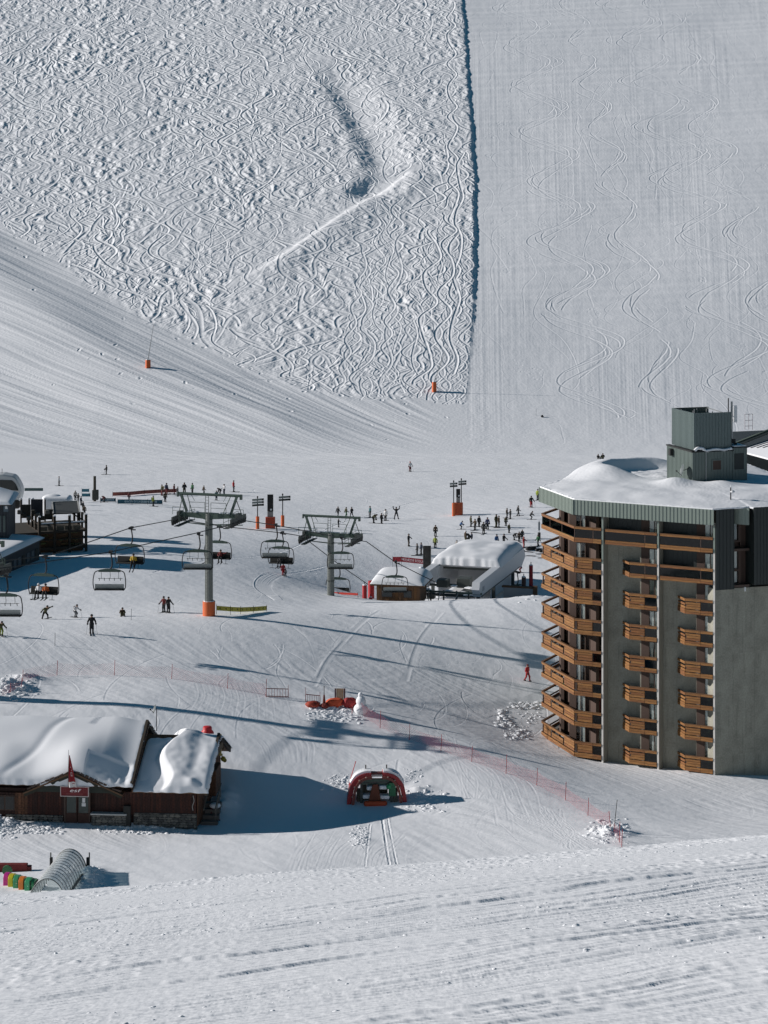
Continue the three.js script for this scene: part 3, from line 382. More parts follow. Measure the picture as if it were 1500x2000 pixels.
      fC.box(mb, fin - 1.85, fin - 1.2, y + 0.22, y + 2.45, -1.04, -0.96); mb.put('door', M.brown, T);
      window_(fC, fin - 1.18, fin - 0.12, y + 0.22, y + 2.4, -1.0, i === 3 && !bay ? 3 : 1);
    }
  }
  // snow on the roof
  {
    const P = [fB.v(0.05, 0, 0.18), fC.v(0, 0, 0.2), fC.v(LC, 0, 0.2), fD.v(3.1, 0, 0.1), fD.v(3.35, 0, 0.65), fD.v(14, 0, 0.65), fD.v(14, 0, -14), V(34, 0, -218.9), V(19.6, 0, -214.3)], c = V(26, 0, -204);
    const ring = []; for (let i = 0; i < P.length; i++) { const q = P[(i + 1) % P.length], n = Math.ceil(P[i].distanceTo(q) / 0.16); for (let k = 0; k < n; k++) ring.push(P[i].clone().lerp(q, k / n)); }
    const NR = 90, nv = ring.length, pos = [], idx = [];
    const H = (x, z, r) => {
      const d = -z, hx = x - 25.6, hd = d - 209.6, bowl = Math.hypot(hx / 5.2, hd / 4.2);
      let h = (0.26 + 0.25 * ss(1, 0.6, r)) * Math.pow(1 - Math.pow(r, 14), 0.5) + 0.06 * noise(x * 0.5, z * 0.5) + 0.12 * ss(0.3, 1, fbm(x * 0.12, z * 0.12 + 4, 2) + 0.4) - 0.05 + 0.012 * noise(x * 4, z * 4);
const back = ss(-0.1, 0.7, (-hx * 0.9 + hd * 0.5) / (Math.hypot(hx, hd) + 0.1)), rim = 0.9 * back * ss(0.86, 1.12, bowl) * ss(2.0, 1.2, bowl);
      h += rim - 0.3 * ss(1.2, 0.8, bowl) + 0.10 * ss(1, 0.6, bowl) * noise(x * 0.9, z * 3.2) + 0.5 * Math.exp(-((x - 25.6) ** 2 + (d - 201.6) ** 2) * 0.45) + 0.3 * Math.exp(-((x - 29.5) ** 2 + (d - 201) ** 2) * 0.5);
      return TOP + Math.max(0.1, h) + (r > 0.985 ? 0.05 * noise(x * 3, z * 3) : 0);
    };
    for (let j = 0; j <= NR; j++) for (let i = 0; i < nv; i++) { const r = j / NR, k = 1 - Math.pow(1 - r, 1.4), p = c.clone().lerp(ring[i], k); pos.push(p.x, H(p.x, p.z, k), p.z); }
    for (let i = 0; i < nv; i++) pos.push(ring[i].x, TOP - 0.02, ring[i].z);
    for (let j = 0; j <= NR; j++) for (let i = 0; i < nv; i++) { const a = j * nv + i, b = j * nv + (i + 1) % nv, d = a + nv, e = b + nv; idx.push(a, d, b, b, d, e); }
    const g = new THREE.BufferGeometry(); g.setAttribute('position', new THREE.Float32BufferAttribute(pos, 3)); g.setIndex(idx); g.computeVertexNormals(); g.translate(-20, -6, 200); mesh('roof_snow', g, plainSnow, T);
  }
  // the clad lift-machine room on the roof, open-topped screen above it
  {
    const q = V(27.1, 0, -202.3), fL = new Frame(q.x - 0.31 * 5.2, q.z - 0.95 * 5.2, 0.31, 0.95), fF = new Frame(q.x, q.z, 0.951, -0.311), y0 = 28.5, y1 = 31.75, y2 = 35.15;
    seams(mb, fL, 0, 5.2, y0, y1, 0, 0.27); seams(mb, fF, 0.0, 3.9, y0, y1, 0, 0.3); seams(mb, fF, 3.9, 5.25, y0, y1 + 0.25, 0.03, 0.3); fF.box(mb, 5.1, 5.2, y0, y1, -5.2, -0.1); fF.box(mb, 0, 5.2, y0, y1, -5.2, -5.1); fF.box(mb, 0.05, 5.15, y1 - 0.15, y1 - 0.02, -5.1, -0.1); const R = mb.put('machine_room', M.room, T);
    fL.box(mb, -0.1, 5.25, y1, y1 + 0.1, -0.3, 0.1); fF.box(mb, -0.1, 3.95, y1, y1 + 0.1, -0.3, 0.1); fF.box(mb, 3.95, 5.3, y1 + 0.25, y1 + 0.35, -2, 0.12); mb.put('coping', M.dark, R);
    const a = new MB(); seams(a, fL, 0.5, 4.9, y1 + 0.15, y2, -0.25, 0.25); seams(a, fF, 0.25, 3.85, y1 + 0.15, y2, -0.25, 0.3); const S = a.put('screen', mat(0.13, 0.17, 0.165, 0.45, { metal: 0.1 }), R);
    a.add(fF.box(new MB(), 0.25, 3.85, y1 + 0.15, y2, -4.8, -4.7).g[0]); fF.box(a, 3.75, 3.85, y1 + 0.15, y2 - 0.5, -4.7, -3.2); a.put('screen_back', mat(0.14, 0.15, 0.12, 0.7), R);
    for (const [x, z] of [[0.7, -1], [1.5, -3], [2.2, -4.2], [2.9, -2], [3.4, -4.2], [1, -4.4], [2.6, -4.5]]) { const p = fF.v(x, y2 - 0.7, z); a.cyl(p.x, p.y, p.z, 0.05, 1.2, 6); } a.bar(fF.v(3.6, y2 - 0.05, -4.5), fF.v(3.8, y2 - 0.25, -0.5), 0.06); a.put('pipe', M.steel, R);
    fF.box(mb, 1.93, 2.72, 30.15, 30.97, -0.01, 0.06); const w = mb.put('window', M.brown, R); fF.box(mb, 1.88, 2.77, 30.97, 31.05, 0, 0.09); fF.box(mb, 1.88, 2.77, 30.07, 30.15, 0, 0.09); fF.box(mb, 1.85, 1.93, 30.07, 31.05, 0, 0.08); fF.box(mb, 2.72, 2.8, 30.07, 31.05, 0, 0.08); mb.put('window_frame', M.room, R);
    fF.box(mb, 4.05, 4.95, 30.1, 31.5, 0.02, 0.085); mb.put('door', M.claddingDark, R); fF.box(mb, 1.22, 1.29, y0, y1, 0.03, 0.1); mb.put('downpipe', M.steel, R);
    fL.box(mb, 0.9, 1.35, 31.0, 31.6, 0.02, 0.35); mb.put('vent', M.dark, R);
    for (const [x0, x1, z0, z1] of [[0.2, 3.8, -0.24, 0.12]]) { const pts = []; for (let i = 0; i <= 14; i++) pts.push(fF.v(lerp(x0, x1, i / 14), y1 + 0.14 + 0.05 * Math.sin(i) + (i > 0 && i < 4 ? 0.16 : 0), -0.02)); mb.tube(pts, 0.14, 7, 30); } fF.box(mb, 4, 5.2, y1 + 0.35, y1 + 0.43, -2, 0.05); mb.put('snow', plainSnow, R);
    // dish on its left wall
    const D = standing('satellite_dish', 'dark satellite dish on the wall of the roof machine room of the tower', 'satellite dish', fL.v(4.4, 30.1, 0.5)); dish(D, mb, fL.v(4.4, 30.1, 0.55), V(-0.95, 0.25, 0.1), 0.55); mb.rod(fL.v(4.5, 30.3, 0.02), fL.v(4.4, 30.1, 0.5), 0.03).put('bracket', M.dark, D);
    const A = standing('antenna_mast', 'antenna mast with white panel antennas beside the roof machine room', 'antenna', fF.v(4.25, 31.9, -0.9));
    const m0 = fF.v(4.25, 31.9, -0.9); mb.rod(m0, V(m0.x, 36.0, m0.z), 0.09).put('pole', M.steel, A); mb.rod(V(m0.x - 0.3, 35, m0.z), V(m0.x - 0.3, 36.3, m0.z), 0.05).put('rod', M.dark, A); mb.rbox(m0.x + 0.3, 34.9, m0.z + 0.05, 0.35, 1.5, 0.2, 0.06).put('panel', M.white, A); mb.box(m0.x + 0.1, 32.5, m0.z + 0.1, 0.4, 0.35, 0.3).box(m0.x - 0.2, 33.0, m0.z, 0.25, 0.3, 0.3).box(m0.x + 0.3, 32.2, m0.z, 0.3, 0.3, 0.25).put('equipment_box', M.dark, A); mb.cyl(m0.x + 0.2, 31.95, m0.z + 0.3, 0.16, 0.4, 10, 0.08).put('foot', M.concrete, A);
  }
  { const p = fD.v(2.6, TOP + 0.1, -2.2), t = standing('roof_vent', 'thin snow-capped vent pipe standing in the roof snow near the right edge of the photo', 'vent pipe', p); mb.rod(p, V(p.x, p.y + 1.3, p.z), 0.05).put('pipe', M.dark, t); mb.ball(p.x + 0.15, p.y + 0.95, p.z, 0.2, 1, 0.6, 1).rod(V(p.x, p.y + 1.0, p.z), V(p.x, p.y + 1.5, p.z), 0.035).put('cap', M.white, t); }
  function dish(t, mb, c, dir, r) { const pts = []; for (let i = 0; i <= 8; i++) pts.push(new THREE.Vector2(r * i / 8, 0.22 * r * (i / 8) ** 2)); const g = new THREE.LatheGeometry(pts, 24), m = new THREE.Matrix4().compose(c, new THREE.Quaternion().setFromUnitVectors(V(0, 1, 0), dir.clone().normalize()), V(1, 1, 1)); mb.add(g, m).put('dish', mat(0.1, 0.12, 0.12, 0.5), t); const tip = c.clone().addScaledVector(dir.clone().normalize(), r * 1.1); tip.y -= r * 0.35; mb.rod(V(c.x, c.y - r * 0.9, c.z).addScaledVector(dir, 0.1), tip, 0.02).ball(tip.x, tip.y, tip.z, 0.07).put('receiver_arm', M.dark, t); }
  globalThis.buildDish = dish;
}
// ---------------------------------------------------------------- roof of the building behind the tower
{
  const A = at(1436, 868, 262), t = standing('neighbouring_building', 'dark green building behind the tower with a ribbed roof half clear of snow', 'building', V(A.x, 4, A.z)), mb = new MB();
  const f = new Frame(A.x, A.z, 0.951, -0.311), y = A.y;
  const quad = (a, b, c, d, th) => { mb.add(new THREE.BufferGeometry().setFromPoints([a, b, c, a, c, d])); mb.g[mb.g.length - 1].computeVertexNormals(); };
  f.box(mb, 0, 14, 4, y - 0.4, -14, 0); mb.put('wall', M.claddingDark, t);
  const p = [f.v(-0.2, y + 0.9, -1.5), f.v(9, y + 4.3, -1.5), f.v(9, y + 4.2, -6), f.v(-0.2, y + 0.8, -6)];
  const s0 = f.v(0, y + 0.7, -1), rib = (k) => { const a = f.v(0.4 + k * 0.5, y - 1.2 - k * 0.4, 1.2 + k * 0.9), b = f.v(8, y + 1.9 - k * 0.42, 1.2 + k * 0.9); return [a, b]; };
  mb.bar(f.v(-0.6, y - 0.1, 0.3), f.v(9, y + 2.9, 0.3), 1.6, 0.12).put('roof', M.claddingDark, t);
  mb.bar(f.v(-0.5, y + 0.05, 0.3), f.v(9, y + 3.05, 0.3), 0.35, 0.2).put('ridge_board', mat(0.10, 0.125, 0.10, 0.6), t);
  mb.bar(f.v(-0.2, y - 0.6, 4.9), f.v(9.5, y + 1.9, 4.9), 8.2, 0.2).put('roof_snow', plainSnow, t);
  for (let k = 0; k < 7; k++) mb.bar(f.v(0.6 + k * 0.35, y - 0.32 + k * 0.09, 1.2 + k * 0.8), f.v(9.4, y + 1.94, 1.2 + k * 0.8), 0.2, 0.16); mb.put('rib', M.claddingDark, t);
  const L = standing('ladder_cage', 'thin steel ladder cage standing on the roof behind the tower', 'ladder', at(1462, 834, 263)); const b = at(1462, 834, 263);
  for (const dx of [-0.42, 0.02, 0.45]) mb.rod(V(b.x + dx, b.y - 0.3, b.z), V(b.x + dx, b.y + 1.5, b.z), 0.03); for (const h of [0.1, 0.75, 1.45]) mb.rod(V(b.x - 0.42, b.y + h, b.z), V(b.x + 0.45, b.y + h + 0.04, b.z), 0.025); mb.put('cage', mat(0.45, 0.4, 0.42, 0.5, { metal: 0.4 }), L);
}
// ---------------------------------------------------------------- chairlift: pylons, ropes, chairs
const L_ = { green: mat(0.075, 0.11, 0.09, 0.5, { metal: 0.3 }), grey: mat(0.20, 0.215, 0.20, 0.55, { metal: 0.4 }), greyDark: mat(0.075, 0.085, 0.078, 0.6, { metal: 0.2 }), rope: mat(0.03, 0.035, 0.035, 0.6, { metal: 0.4 }), orange: mat(0.62, 0.13, 0.035, 0.7), red: mat(0.45, 0.025, 0.03, 0.65), seatBack: mat(0.34, 0.36, 0.345, 0.5), seat: mat(0.025, 0.025, 0.022, 0.8), black: mat(0.015, 0.015, 0.014, 0.7), hull: mat(0.62, 0.64, 0.66, 0.5), timber: mat(0.13, 0.07, 0.035, 0.8) };
const LINE = -16.3 * D2R;                                     // the pylons' cross-arms are turned by this, the ropes run at right angles to them
function pylon(p, top, label, pad) { // local x along the cross-arm, z along the ropes; p = foot, top = height of the upper beam
  const t = thing('lift_pylon', label, 'lift pylon', [p.x, p.y, p.z], LINE, 'pylons of the chairlift'), mb = new MB(), H = top, A = H - 1.95;   // A: height of the winged arm
  mb.rod(V(0, -1, 0), V(0, A + 0.1, 0), 0.42, 0.36, 20).build('mast', L_.grey, t);
  for (const y of [A - 1, A - 5.2]) mb.cyl(0, y, 0, 0.43, 0.12, 20).build('mast_flange', L_.greyDark, t);
  for (const s of [-1, 1]) { const w = new MB(); w.prism([[0, -0.6], [0.5, -0.42], [2.2, -0.28], [2.9, -0.28], [2.9, 0.12], [0, 0.16]], 0.55, new THREE.Matrix4().makeScale(s, 1, s).setPosition(0, A, -0.275 * s)); w.build('arm', L_.green, t); }
  mb.rod(V(-3.25, H, 0), V(3.3, H, 0), 0.14, 0.14, 12).box(3.3, H - 0.12, 0, 0.1, 0.5, 0.3).box(3.42, H - 0.12, 0, 0.07, 0.5, 0.3).box(-3.25, H - 0.1, 0, 0.12, 0.45, 0.3).build('upper_beam', L_.green, t);
  for (const s of [-1, 1]) {
    mb.bar(V(s * 2.95, H, 0), V(s * 2.25, A, 0), 0.22, 0.22).build('strut', L_.green, t);
    mb.rod(V(s * 2.3, H, 0), V(s * 1.6, A + 0.15, 0.4), 0.04).rod(V(s * 2.7, H, 0), V(s * 3.3, A, -0.4), 0.04).rod(V(s * 1.9, H, 0), V(s * 1.5, A + 1.3, 0), 0.025); const b = mb.g.splice(0, 1)[0]; new MB().add(b).build('brace', L_.green, t); const c = mb.g.splice(0, 1)[0]; new MB().add(c).build('brace', L_.green, t); mb.build('brace', L_.green, t);
    // battery of sheaves under the arm's end, along the rope
    const S = new MB(); S.box(s * 3.05, A - 0.25, 0, 0.16, 0.3, 4.2).box(s * 3.05, A + 0.02, 0, 0.3, 0.4, 1.0).box(s * 3.05, A - 0.5, 1.2, 0.12, 0.22, 2.1).box(s * 3.05, A - 0.5, -1.2, 0.12, 0.22, 2.1).build('sheave_battery', L_.greyDark, t);
    const B = t.children[t.children.length - 1]; for (let k = 0; k < 8; k++) new MB().add(new THREE.CylinderGeometry(0.25, 0.25, 0.14, 14), new THREE.Matrix4().makeRotationZ(Math.PI / 2).setPosition(s * 3.05, A - 0.62 - 0.05 * Math.abs(k - 3.5) * 0.4, -1.9 + k * 0.54)).build('sheave', L_.black, B);
    // service platforms
    const G = new MB(); G.box(s * 2.55, A - 0.95, 0, 0.5, 0.06, 4.4).build('platform', L_.greyDark, t);
    for (const [x, z] of [[2.3, -2.1], [2.3, -0.7], [2.3, 0.7], [2.3, 2.1]]) G.rod(V(s * x, A - 0.95, z), V(s * x, A + 0.15, z), 0.025, 0.025, 5); for (const h of [-0.4, 0.13]) G.rod(V(s * 2.3, A + h, -2.1), V(s * 2.3, A + h, 2.1), 0.022, 0.022, 5); G.build('railing', L_.green, t);
    for (const [x0, x1] of [[0.32, 1.9], [2.55, 3.7]]) { const y0 = x0 > 2 ? A - 0.1 : A + 0.15, y1 = y0 + (x0 > 2 ? 0.75 : 1.05); G.rod(V(s * x0, y0, 0.3), V(s * x0, y1, 0.3), 0.025, 0.025, 5).rod(V(s * x1, y0, 0.3), V(s * x1, y1, 0.3), 0.025, 0.025, 5).rod(V(s * x0, y1, 0.3), V(s * x1, y1, 0.3), 0.025, 0.025, 5).rod(V(s * x0, (y0 + y1) / 2, 0.3), V(s * x1, (y0 + y1) / 2, 0.3), 0.02, 0.02, 5); G.build('railing', L_.green, t); }
    G.rod(V(s * 0.35, A - 0.95, 0.2), V(s * 2.5, A - 0.85, 0.2), 0.045).rod(V(s * 0.35, A - 1.35, -1.5), V(s * 3.0, A - 1.15, -1.5), 0.045).build('catwalk', L_.green, t);
    G.rbox(s * 1.7, A + 0.2, 0, 1.1, 0.12, 0.5, 0.05).build('snow', plainSnow, t);
  }
  for (const [z0, y0, y1] of [[0.5, 0.9, A + 1.95]]) { for (const x of [-0.16, 0.16]) mb.box(x, (y0 + y1) / 2, z0, 0.05, y1 - y0, 0.05); for (let y = y0 + 0.2; y < y1; y += 0.3) mb.box(0, y, z0, 0.3, 0.035, 0.035); mb.build('ladder', L_.grey, t); }
  if (pad) { mb.cyl(0, 0.3, 0, 0.62, 2.0, 24).build('safety_pad', L_.orange, t); mb.cyl(0, 1.33, 0, 0.55, 0.08, 18).build('snow', plainSnow, t); }
  else mb.box(-0.3, 0.3, 0.35, 0.35, 0.9, 0.4).build('control_box', L_.black, t);
  return t;
}
const T1 = at(408, 1200, 226.5), T2 = at(646, 1186, 258), T0 = at(-66, 1330, 193);
pylon(T1, at(412, 966, 226.5).y - T1.y, 'green grey chairlift pylon with an orange pad round its foot', true);
pylon(T2, at(650, 1009, 258).y - T2.y, 'green grey chairlift pylon without a pad, behind the crest in the middle', false);
pylon(T0, at(-55, 1056, 193).y - T0.y, 'chairlift pylon cut off by the left edge, only its cross-arm showing', true);
const ROPE_R = [[-420, 1165, 178], [24, 1107, 190], [216, 1078, 206], [384, 1041, 219], [478, 1017, 225.5], [540, 1026, 235], [666, 1050, 252], [716, 1058, 257], [772, 1098, 258], [858, 1141, 261]].map((p) => at(...p));
const ROPE_L = [[-420, 1175, 182], [-130, 1112, 194], [100, 1084, 208], [255, 1031, 219], [346, 1014, 227.5], [434, 1028, 237], [552, 1041, 252], [590, 1047, 259.5], [664, 1104, 269], [724, 1145, 276]].map((p) => at(...p));
for (const [pts, label] of [[ROPE_R, 'steel haul rope carrying the empty chairs'], [ROPE_L, 'steel haul rope carrying the chairs with riders']]) { const p = pts[0], t = standing('haul_rope', label, 'cable', p), mb = new MB(), c = new THREE.CurvePath(); for (let i = 0; i + 1 < pts.length; i++) { const a = pts[i], b = pts[i + 1]; c.add(new THREE.LineCurve3(a, b)); } for (let i = 0; i + 1 < pts.length; i++) mb.rod(pts[i], pts[i + 1], 0.045, 0.045, 6); mb.put('cable', L_.rope, t); }
function chairShape(kind) { // hangs from y = 0; faces +z; kind 'empty' shows its pale back, 'riding' its dark seat
  const t = new THREE.Group(), mb = new MB();
  mb.box(0, 0.05, 0, 0.28, 0.2, 0.75).box(0.25, -0.12, 0, 0.4, 0.09, 0.12).build('grip', L_.black, t);
  mb.tube([V(0, 0, 0), V(0.08, -0.4, 0), V(0.14, -0.95, 0), V(0.08, -1.35, 0), V(-0.1, -1.55, 0)], 0.065, 8, 18).build('hanger', L_.black, t);
  mb.prism([[-1.0, -0.12], [1.0, -0.12], [0.95, 0.06], [0.4, 0.16], [-0.4, 0.16], [-0.95, 0.06]], 0.16, new THREE.Matrix4().setPosition(-0.1, -1.62, -0.08)).build('head_beam', L_.green, t);
  for (const s of [-1, 1]) mb.tube([V(-0.1 + s * 0.95, -1.62, 0), V(-0.1 + s * 1.28, -1.75, 0.05), V(-0.1 + s * 1.42, -2.2, 0.1), V(-0.1 + s * 1.46, -2.75, 0.1), V(-0.1 + s * 1.38, -3.25, 0.05), V(-0.1 + s * 1.25, -3.34, 0.3)], 0.045, 7, 24).build('side_frame', L_.black, t);
  if (kind === 'empty') { mb.rbox(-0.1, -3.02, 0.02, 2.6, 0.42, 0.1, 0.04, 0, 0.25).build('backrest', L_.seatBack, t); mb.rbox(-0.1, -3.3, 0.02, 2.66, 0.12, 0.5, 0.04).build('seat', L_.black, t);
    mb.rod(V(-1.2, -2.42, -0.5), V(1.0, -2.42, -0.5), 0.02).build('safety_bar', L_.greyDark, t); for (const x of [-0.85, -0.05, 0.7]) mb.tube([V(x, -1.7, 0), V(x - 0.02, -2.1, -0.3), V(x - 0.06, -2.42, -0.5)], 0.022, 5, 8).build('bar_arm', L_.greyDark, t); for (const x of [-1.1, -0.65, -0.2, 0.25, 0.8]) mb.rod(V(x, -2.36, -0.5), V(x + 0.03, -2.62, -0.5), 0.03, 0.03, 5).build('handle', L_.greyDark, t); }
  else { mb.rbox(-0.1, -2.98, -0.12, 2.6, 0.62, 0.1, 0.05, 0, -0.15).build('backrest', L_.seat, t); mb.rbox(-0.1, -3.28, 0.12, 2.6, 0.12, 0.5, 0.05).build('seat', L_.seat, t); for (const x of [-1.0, 0.85]) mb.rod(V(x, -3.3, 0.4), V(x, -3.72, 0.5), 0.022, 0.022, 5).box(x, -3.74, 0.5, 0.5, 0.03, 0.06).build('footrest', L_.black, t); }
  return t;
}
const chairProto = { empty: chairShape('empty'), riding: chairShape('riding') };
const CHAIRS = []; // [column, row of the grip, distance, kind, turn, label]
for (const [px, py, d, kind, label] of [
  [12, 1124, 190, 'empty', 'empty chairlift chair cut by the left edge of the photo'], [216, 1079, 206, 'empty', 'empty chairlift chair hanging alone between the left edge and the pylon with the orange pad'],
  [388, 1043, 219, 'empty', 'empty chairlift chair just left of the pylon with the orange pad'], [539, 1026, 236, 'empty', 'empty chairlift chair in front of the signs on orange pads'],
  [667, 1051, 252, 'empty', 'empty chairlift chair hanging in front of the padless pylon'], [773, 1098, 258, 'empty', 'empty chairlift chair in front of the small wooden lift hut'],
  [88, 1088, 208, 'riding', 'chairlift chair in the shade carrying two riders'], [256, 1032, 219, 'riding', 'chairlift chair carrying one rider in a yellow jacket'],
  [428, 1028, 237, 'riding', 'chairlift chair half hidden by the pylon with the orange pad, one rider pointing'], [551, 1041, 252, 'riding', 'chairlift chair with one rider seen above the child in red'],
  [662, 1103, 269, 'riding', 'dark-seated chairlift chair without riders beside the padless pylon'], [1010, 1118, 284, 'riding', 'chairlift chair parked at the right end of the lift station'],
]) { const p = at(px, py, d), o = chairProto[kind].clone(); o.name = numbered('lift_chair'); o.position.copy(p); o.rotation.y = LINE * 0.6 + (kind === 'empty' ? 0.15 : -0.05); if (px === 1010) o.rotation.y = 0.5; scene.add(o); tag(o, label, 'chairlift chair', 'chairs of the chairlift'); CHAIRS.push({ px, p, o }); }

// ---------------------------------------------------------------- lift station
{
  const lining = L_.hull, base = at(932, 1186, 264), t = thing('lift_station', 'white chairlift station with long sloping side walls and thick snow on its roof', 'lift station', [base.x, base.y, base.z], LINE), mb = new MB(), top = at(930, 1136, 264).y - base.y, h = 1.75;
  // local x across (0 = right wall), z negative along the line away from the camera
  const W = -7.4;
  for (const [x, name] of [[0, 'side_wall'], [W, 'side_wall']]) { mb.prism([[0.5, top], [-22, top + 0.25], [-23, top - 0.9], [-21, top - h], [0, top - h], [0.9, top - 0.8]], 0.9, new THREE.Matrix4().makeRotationY(Math.PI / 2).multiply(new THREE.Matrix4().makeScale(-1, 1, 1)).setPosition(x - 0.45, 0, 0)); const g = mb.g.pop(); g.computeVertexNormals(); if (g.index === null) { const p = g.attributes.position; for (let i = 0; i < p.count; i += 3) { const a = [p.getX(i), p.getY(i), p.getZ(i)]; p.setXYZ(i, p.getX(i + 1), p.getY(i + 1), p.getZ(i + 1)); p.setXYZ(i + 1, ...a); } g.computeVertexNormals(); } mb.add(g); const w = mb.build(name, L_.hull, t); if (!x) { mb.box(0.47, top - 0.95, -1.1, 0.03, 0.5, 0.9).build('hatch', mat(0.4, 0.42, 0.44, 0.6), w); mb.box(0.46, top - h + 0.05, -10, 0.04, 0.12, 20).build('trim', L_.greyDark, w); } }
  mb.box(W / 2, top - 0.1, -16, 7.4, 0.25, 12).build('roof', L_.hull, t);
  mb.box(W / 2, top - 2, -18, 6.4, 4, 0.2).build('end_wall', lining, t); mb.box(W / 2, top - 0.3, -15.5, 6.4, 0.1, 10.2).build('ceiling', lining, t); for (const x of [-0.5, W + 0.5]) mb.box(x, top - 1.9, -14.5, 0.1, 3.6, 12).build('inner_wall', lining, t); for (let k = 0; k < 7; k++) mb.box(W / 2, top - 0.5, -10.6 - k * 1.4, 6.2, 0.3, 0.16).build('roof_beam', L_.greyDark, t);
  { const S = new THREE.BufferGeometry(), NX = 48, NZ = 70, pos = [], idx = []; for (let j = 0; j <= NZ; j++) for (let i = 0; i <= NX; i++) { const u = i / NX * 2 - 1, v = j / NZ, x = W / 2 + u * (4.3 - 0.25 * v), z = -9.3 - 13.2 * v + 0.12 * noise(i * 0.25, 2) * ss(0.12, 0, v), e = Math.pow(Math.max(0, 1 - Math.pow(Math.abs(u), 9)), 0.5) * Math.pow(Math.max(0, 1 - Math.pow(Math.abs(2 * v - 1), 24)), 0.5); pos.push(x, top + 0.02 + e * (0.95 + 0.35 * Math.sin(v * 3) + 0.1 * noise(x * 0.5, z * 0.4) + 0.03 * ss(0.06, 0.01, v) * noise(i * 0.3, v * 30)), z); } for (let j = 0; j < NZ; j++) for (let i = 0; i < NX; i++) { const a = j * (NX + 1) + i; idx.push(a, a + 1, a + NX + 1, a + 1, a + NX + 2, a + NX + 1); } S.setAttribute('position', new THREE.Float32BufferAttribute(pos, 3)); S.setIndex(idx); S.computeVertexNormals(); mb.add(S).build('roof_snow', plainSnow, t); }
  for (const z of [-0.5, -8, -18]) for (const x of [0, W]) { mb.box(x, top - h - 1.5, z, 0.35, 3, 0.35).build('leg', L_.greyDark, t); }
  // machinery in the open front
  mb.box(W / 2, top - 1.35, 0.2, 8.6, 0.2, 0.25).build('front_beam', L_.green, t);
  for (const x of [-7, -5.6, -4.1, -2.6, -1.2]) mb.box(x, top - 2.6, -0.2 - (x + 7) * 0.1, 0.16, 2.6, 0.16).build('frame_post', L_.greyDark, t);
  for (const [x0, x1, y0, z] of [[-7, -1, 1.9, -1], [-6.4, -1.2, 2.35, -3], [-7, -0.8, 1.6, -5], [-6.6, -1.5, 1.9, -7]]) mb.rod(V(x0, top - y0, z), V(x1, top - y0 - 0.1, z - 0.6), 0.16, 0.16, 10).build('drive_tube', L_.greyDark, t);
  for (const [x, y, z, s] of [[-5.2, 1.2, -4.5, 1.3], [-3, 1.3, -6, 1.6], [-1.7, 2, -3, 1.0], [-6, 2.3, -2, 0.9]]) mb.rbox(x, top - y, z, s, s * 0.7, s, 0.08).build('motor_housing', L_.greyDark, t);
  for (let k = 0; k < 9; k++) mb.rbox(rnd(-6.6, -0.8), top - rnd(1.15, 1.9), rnd(-8, -1), rnd(0.5, 1.6), 0.16, rnd(0.4, 0.9), 0.07, rnd(-0.4, 0.4)).build('snow', plainSnow, t);
  for (const x of [-6.1, -5.6]) mb.box(x, top - 2.1, 0.6, 0.06, 3.2, 0.06); for (let k = 0; k < 9; k++) mb.box(-5.85, top - 3.6 + k * 0.36, 0.6, 0.5, 0.05, 0.05); mb.build('ladder', L_.steel ?? M.steel, t);
  mb.rod(V(-2.2, top - 1.4, 0.3), V(-3.0, top - 3.6, 0.9), 0.05).build('brace', M.steel, t); mb.rod(V(-4.3, top - 1.4, 0.3), V(-4.7, top - 3.4, 0.9), 0.05).build('brace', M.steel, t);
  // low wooden platform on the right
  mb.box(3.2, top - 2.6, -7.6, 3.8, 1.3, 0.2).build('platform_wall', mat(0.28, 0.3, 0.32, 0.7), t); mb.box(3.2, top - 1.85, -7.8, 4.2, 0.2, 0.5).build('platform_rail', L_.timber, t); mb.box(5.1, top - 2.4, -7.6, 0.5, 1.6, 0.3).build('platform_post', L_.timber, t);
}
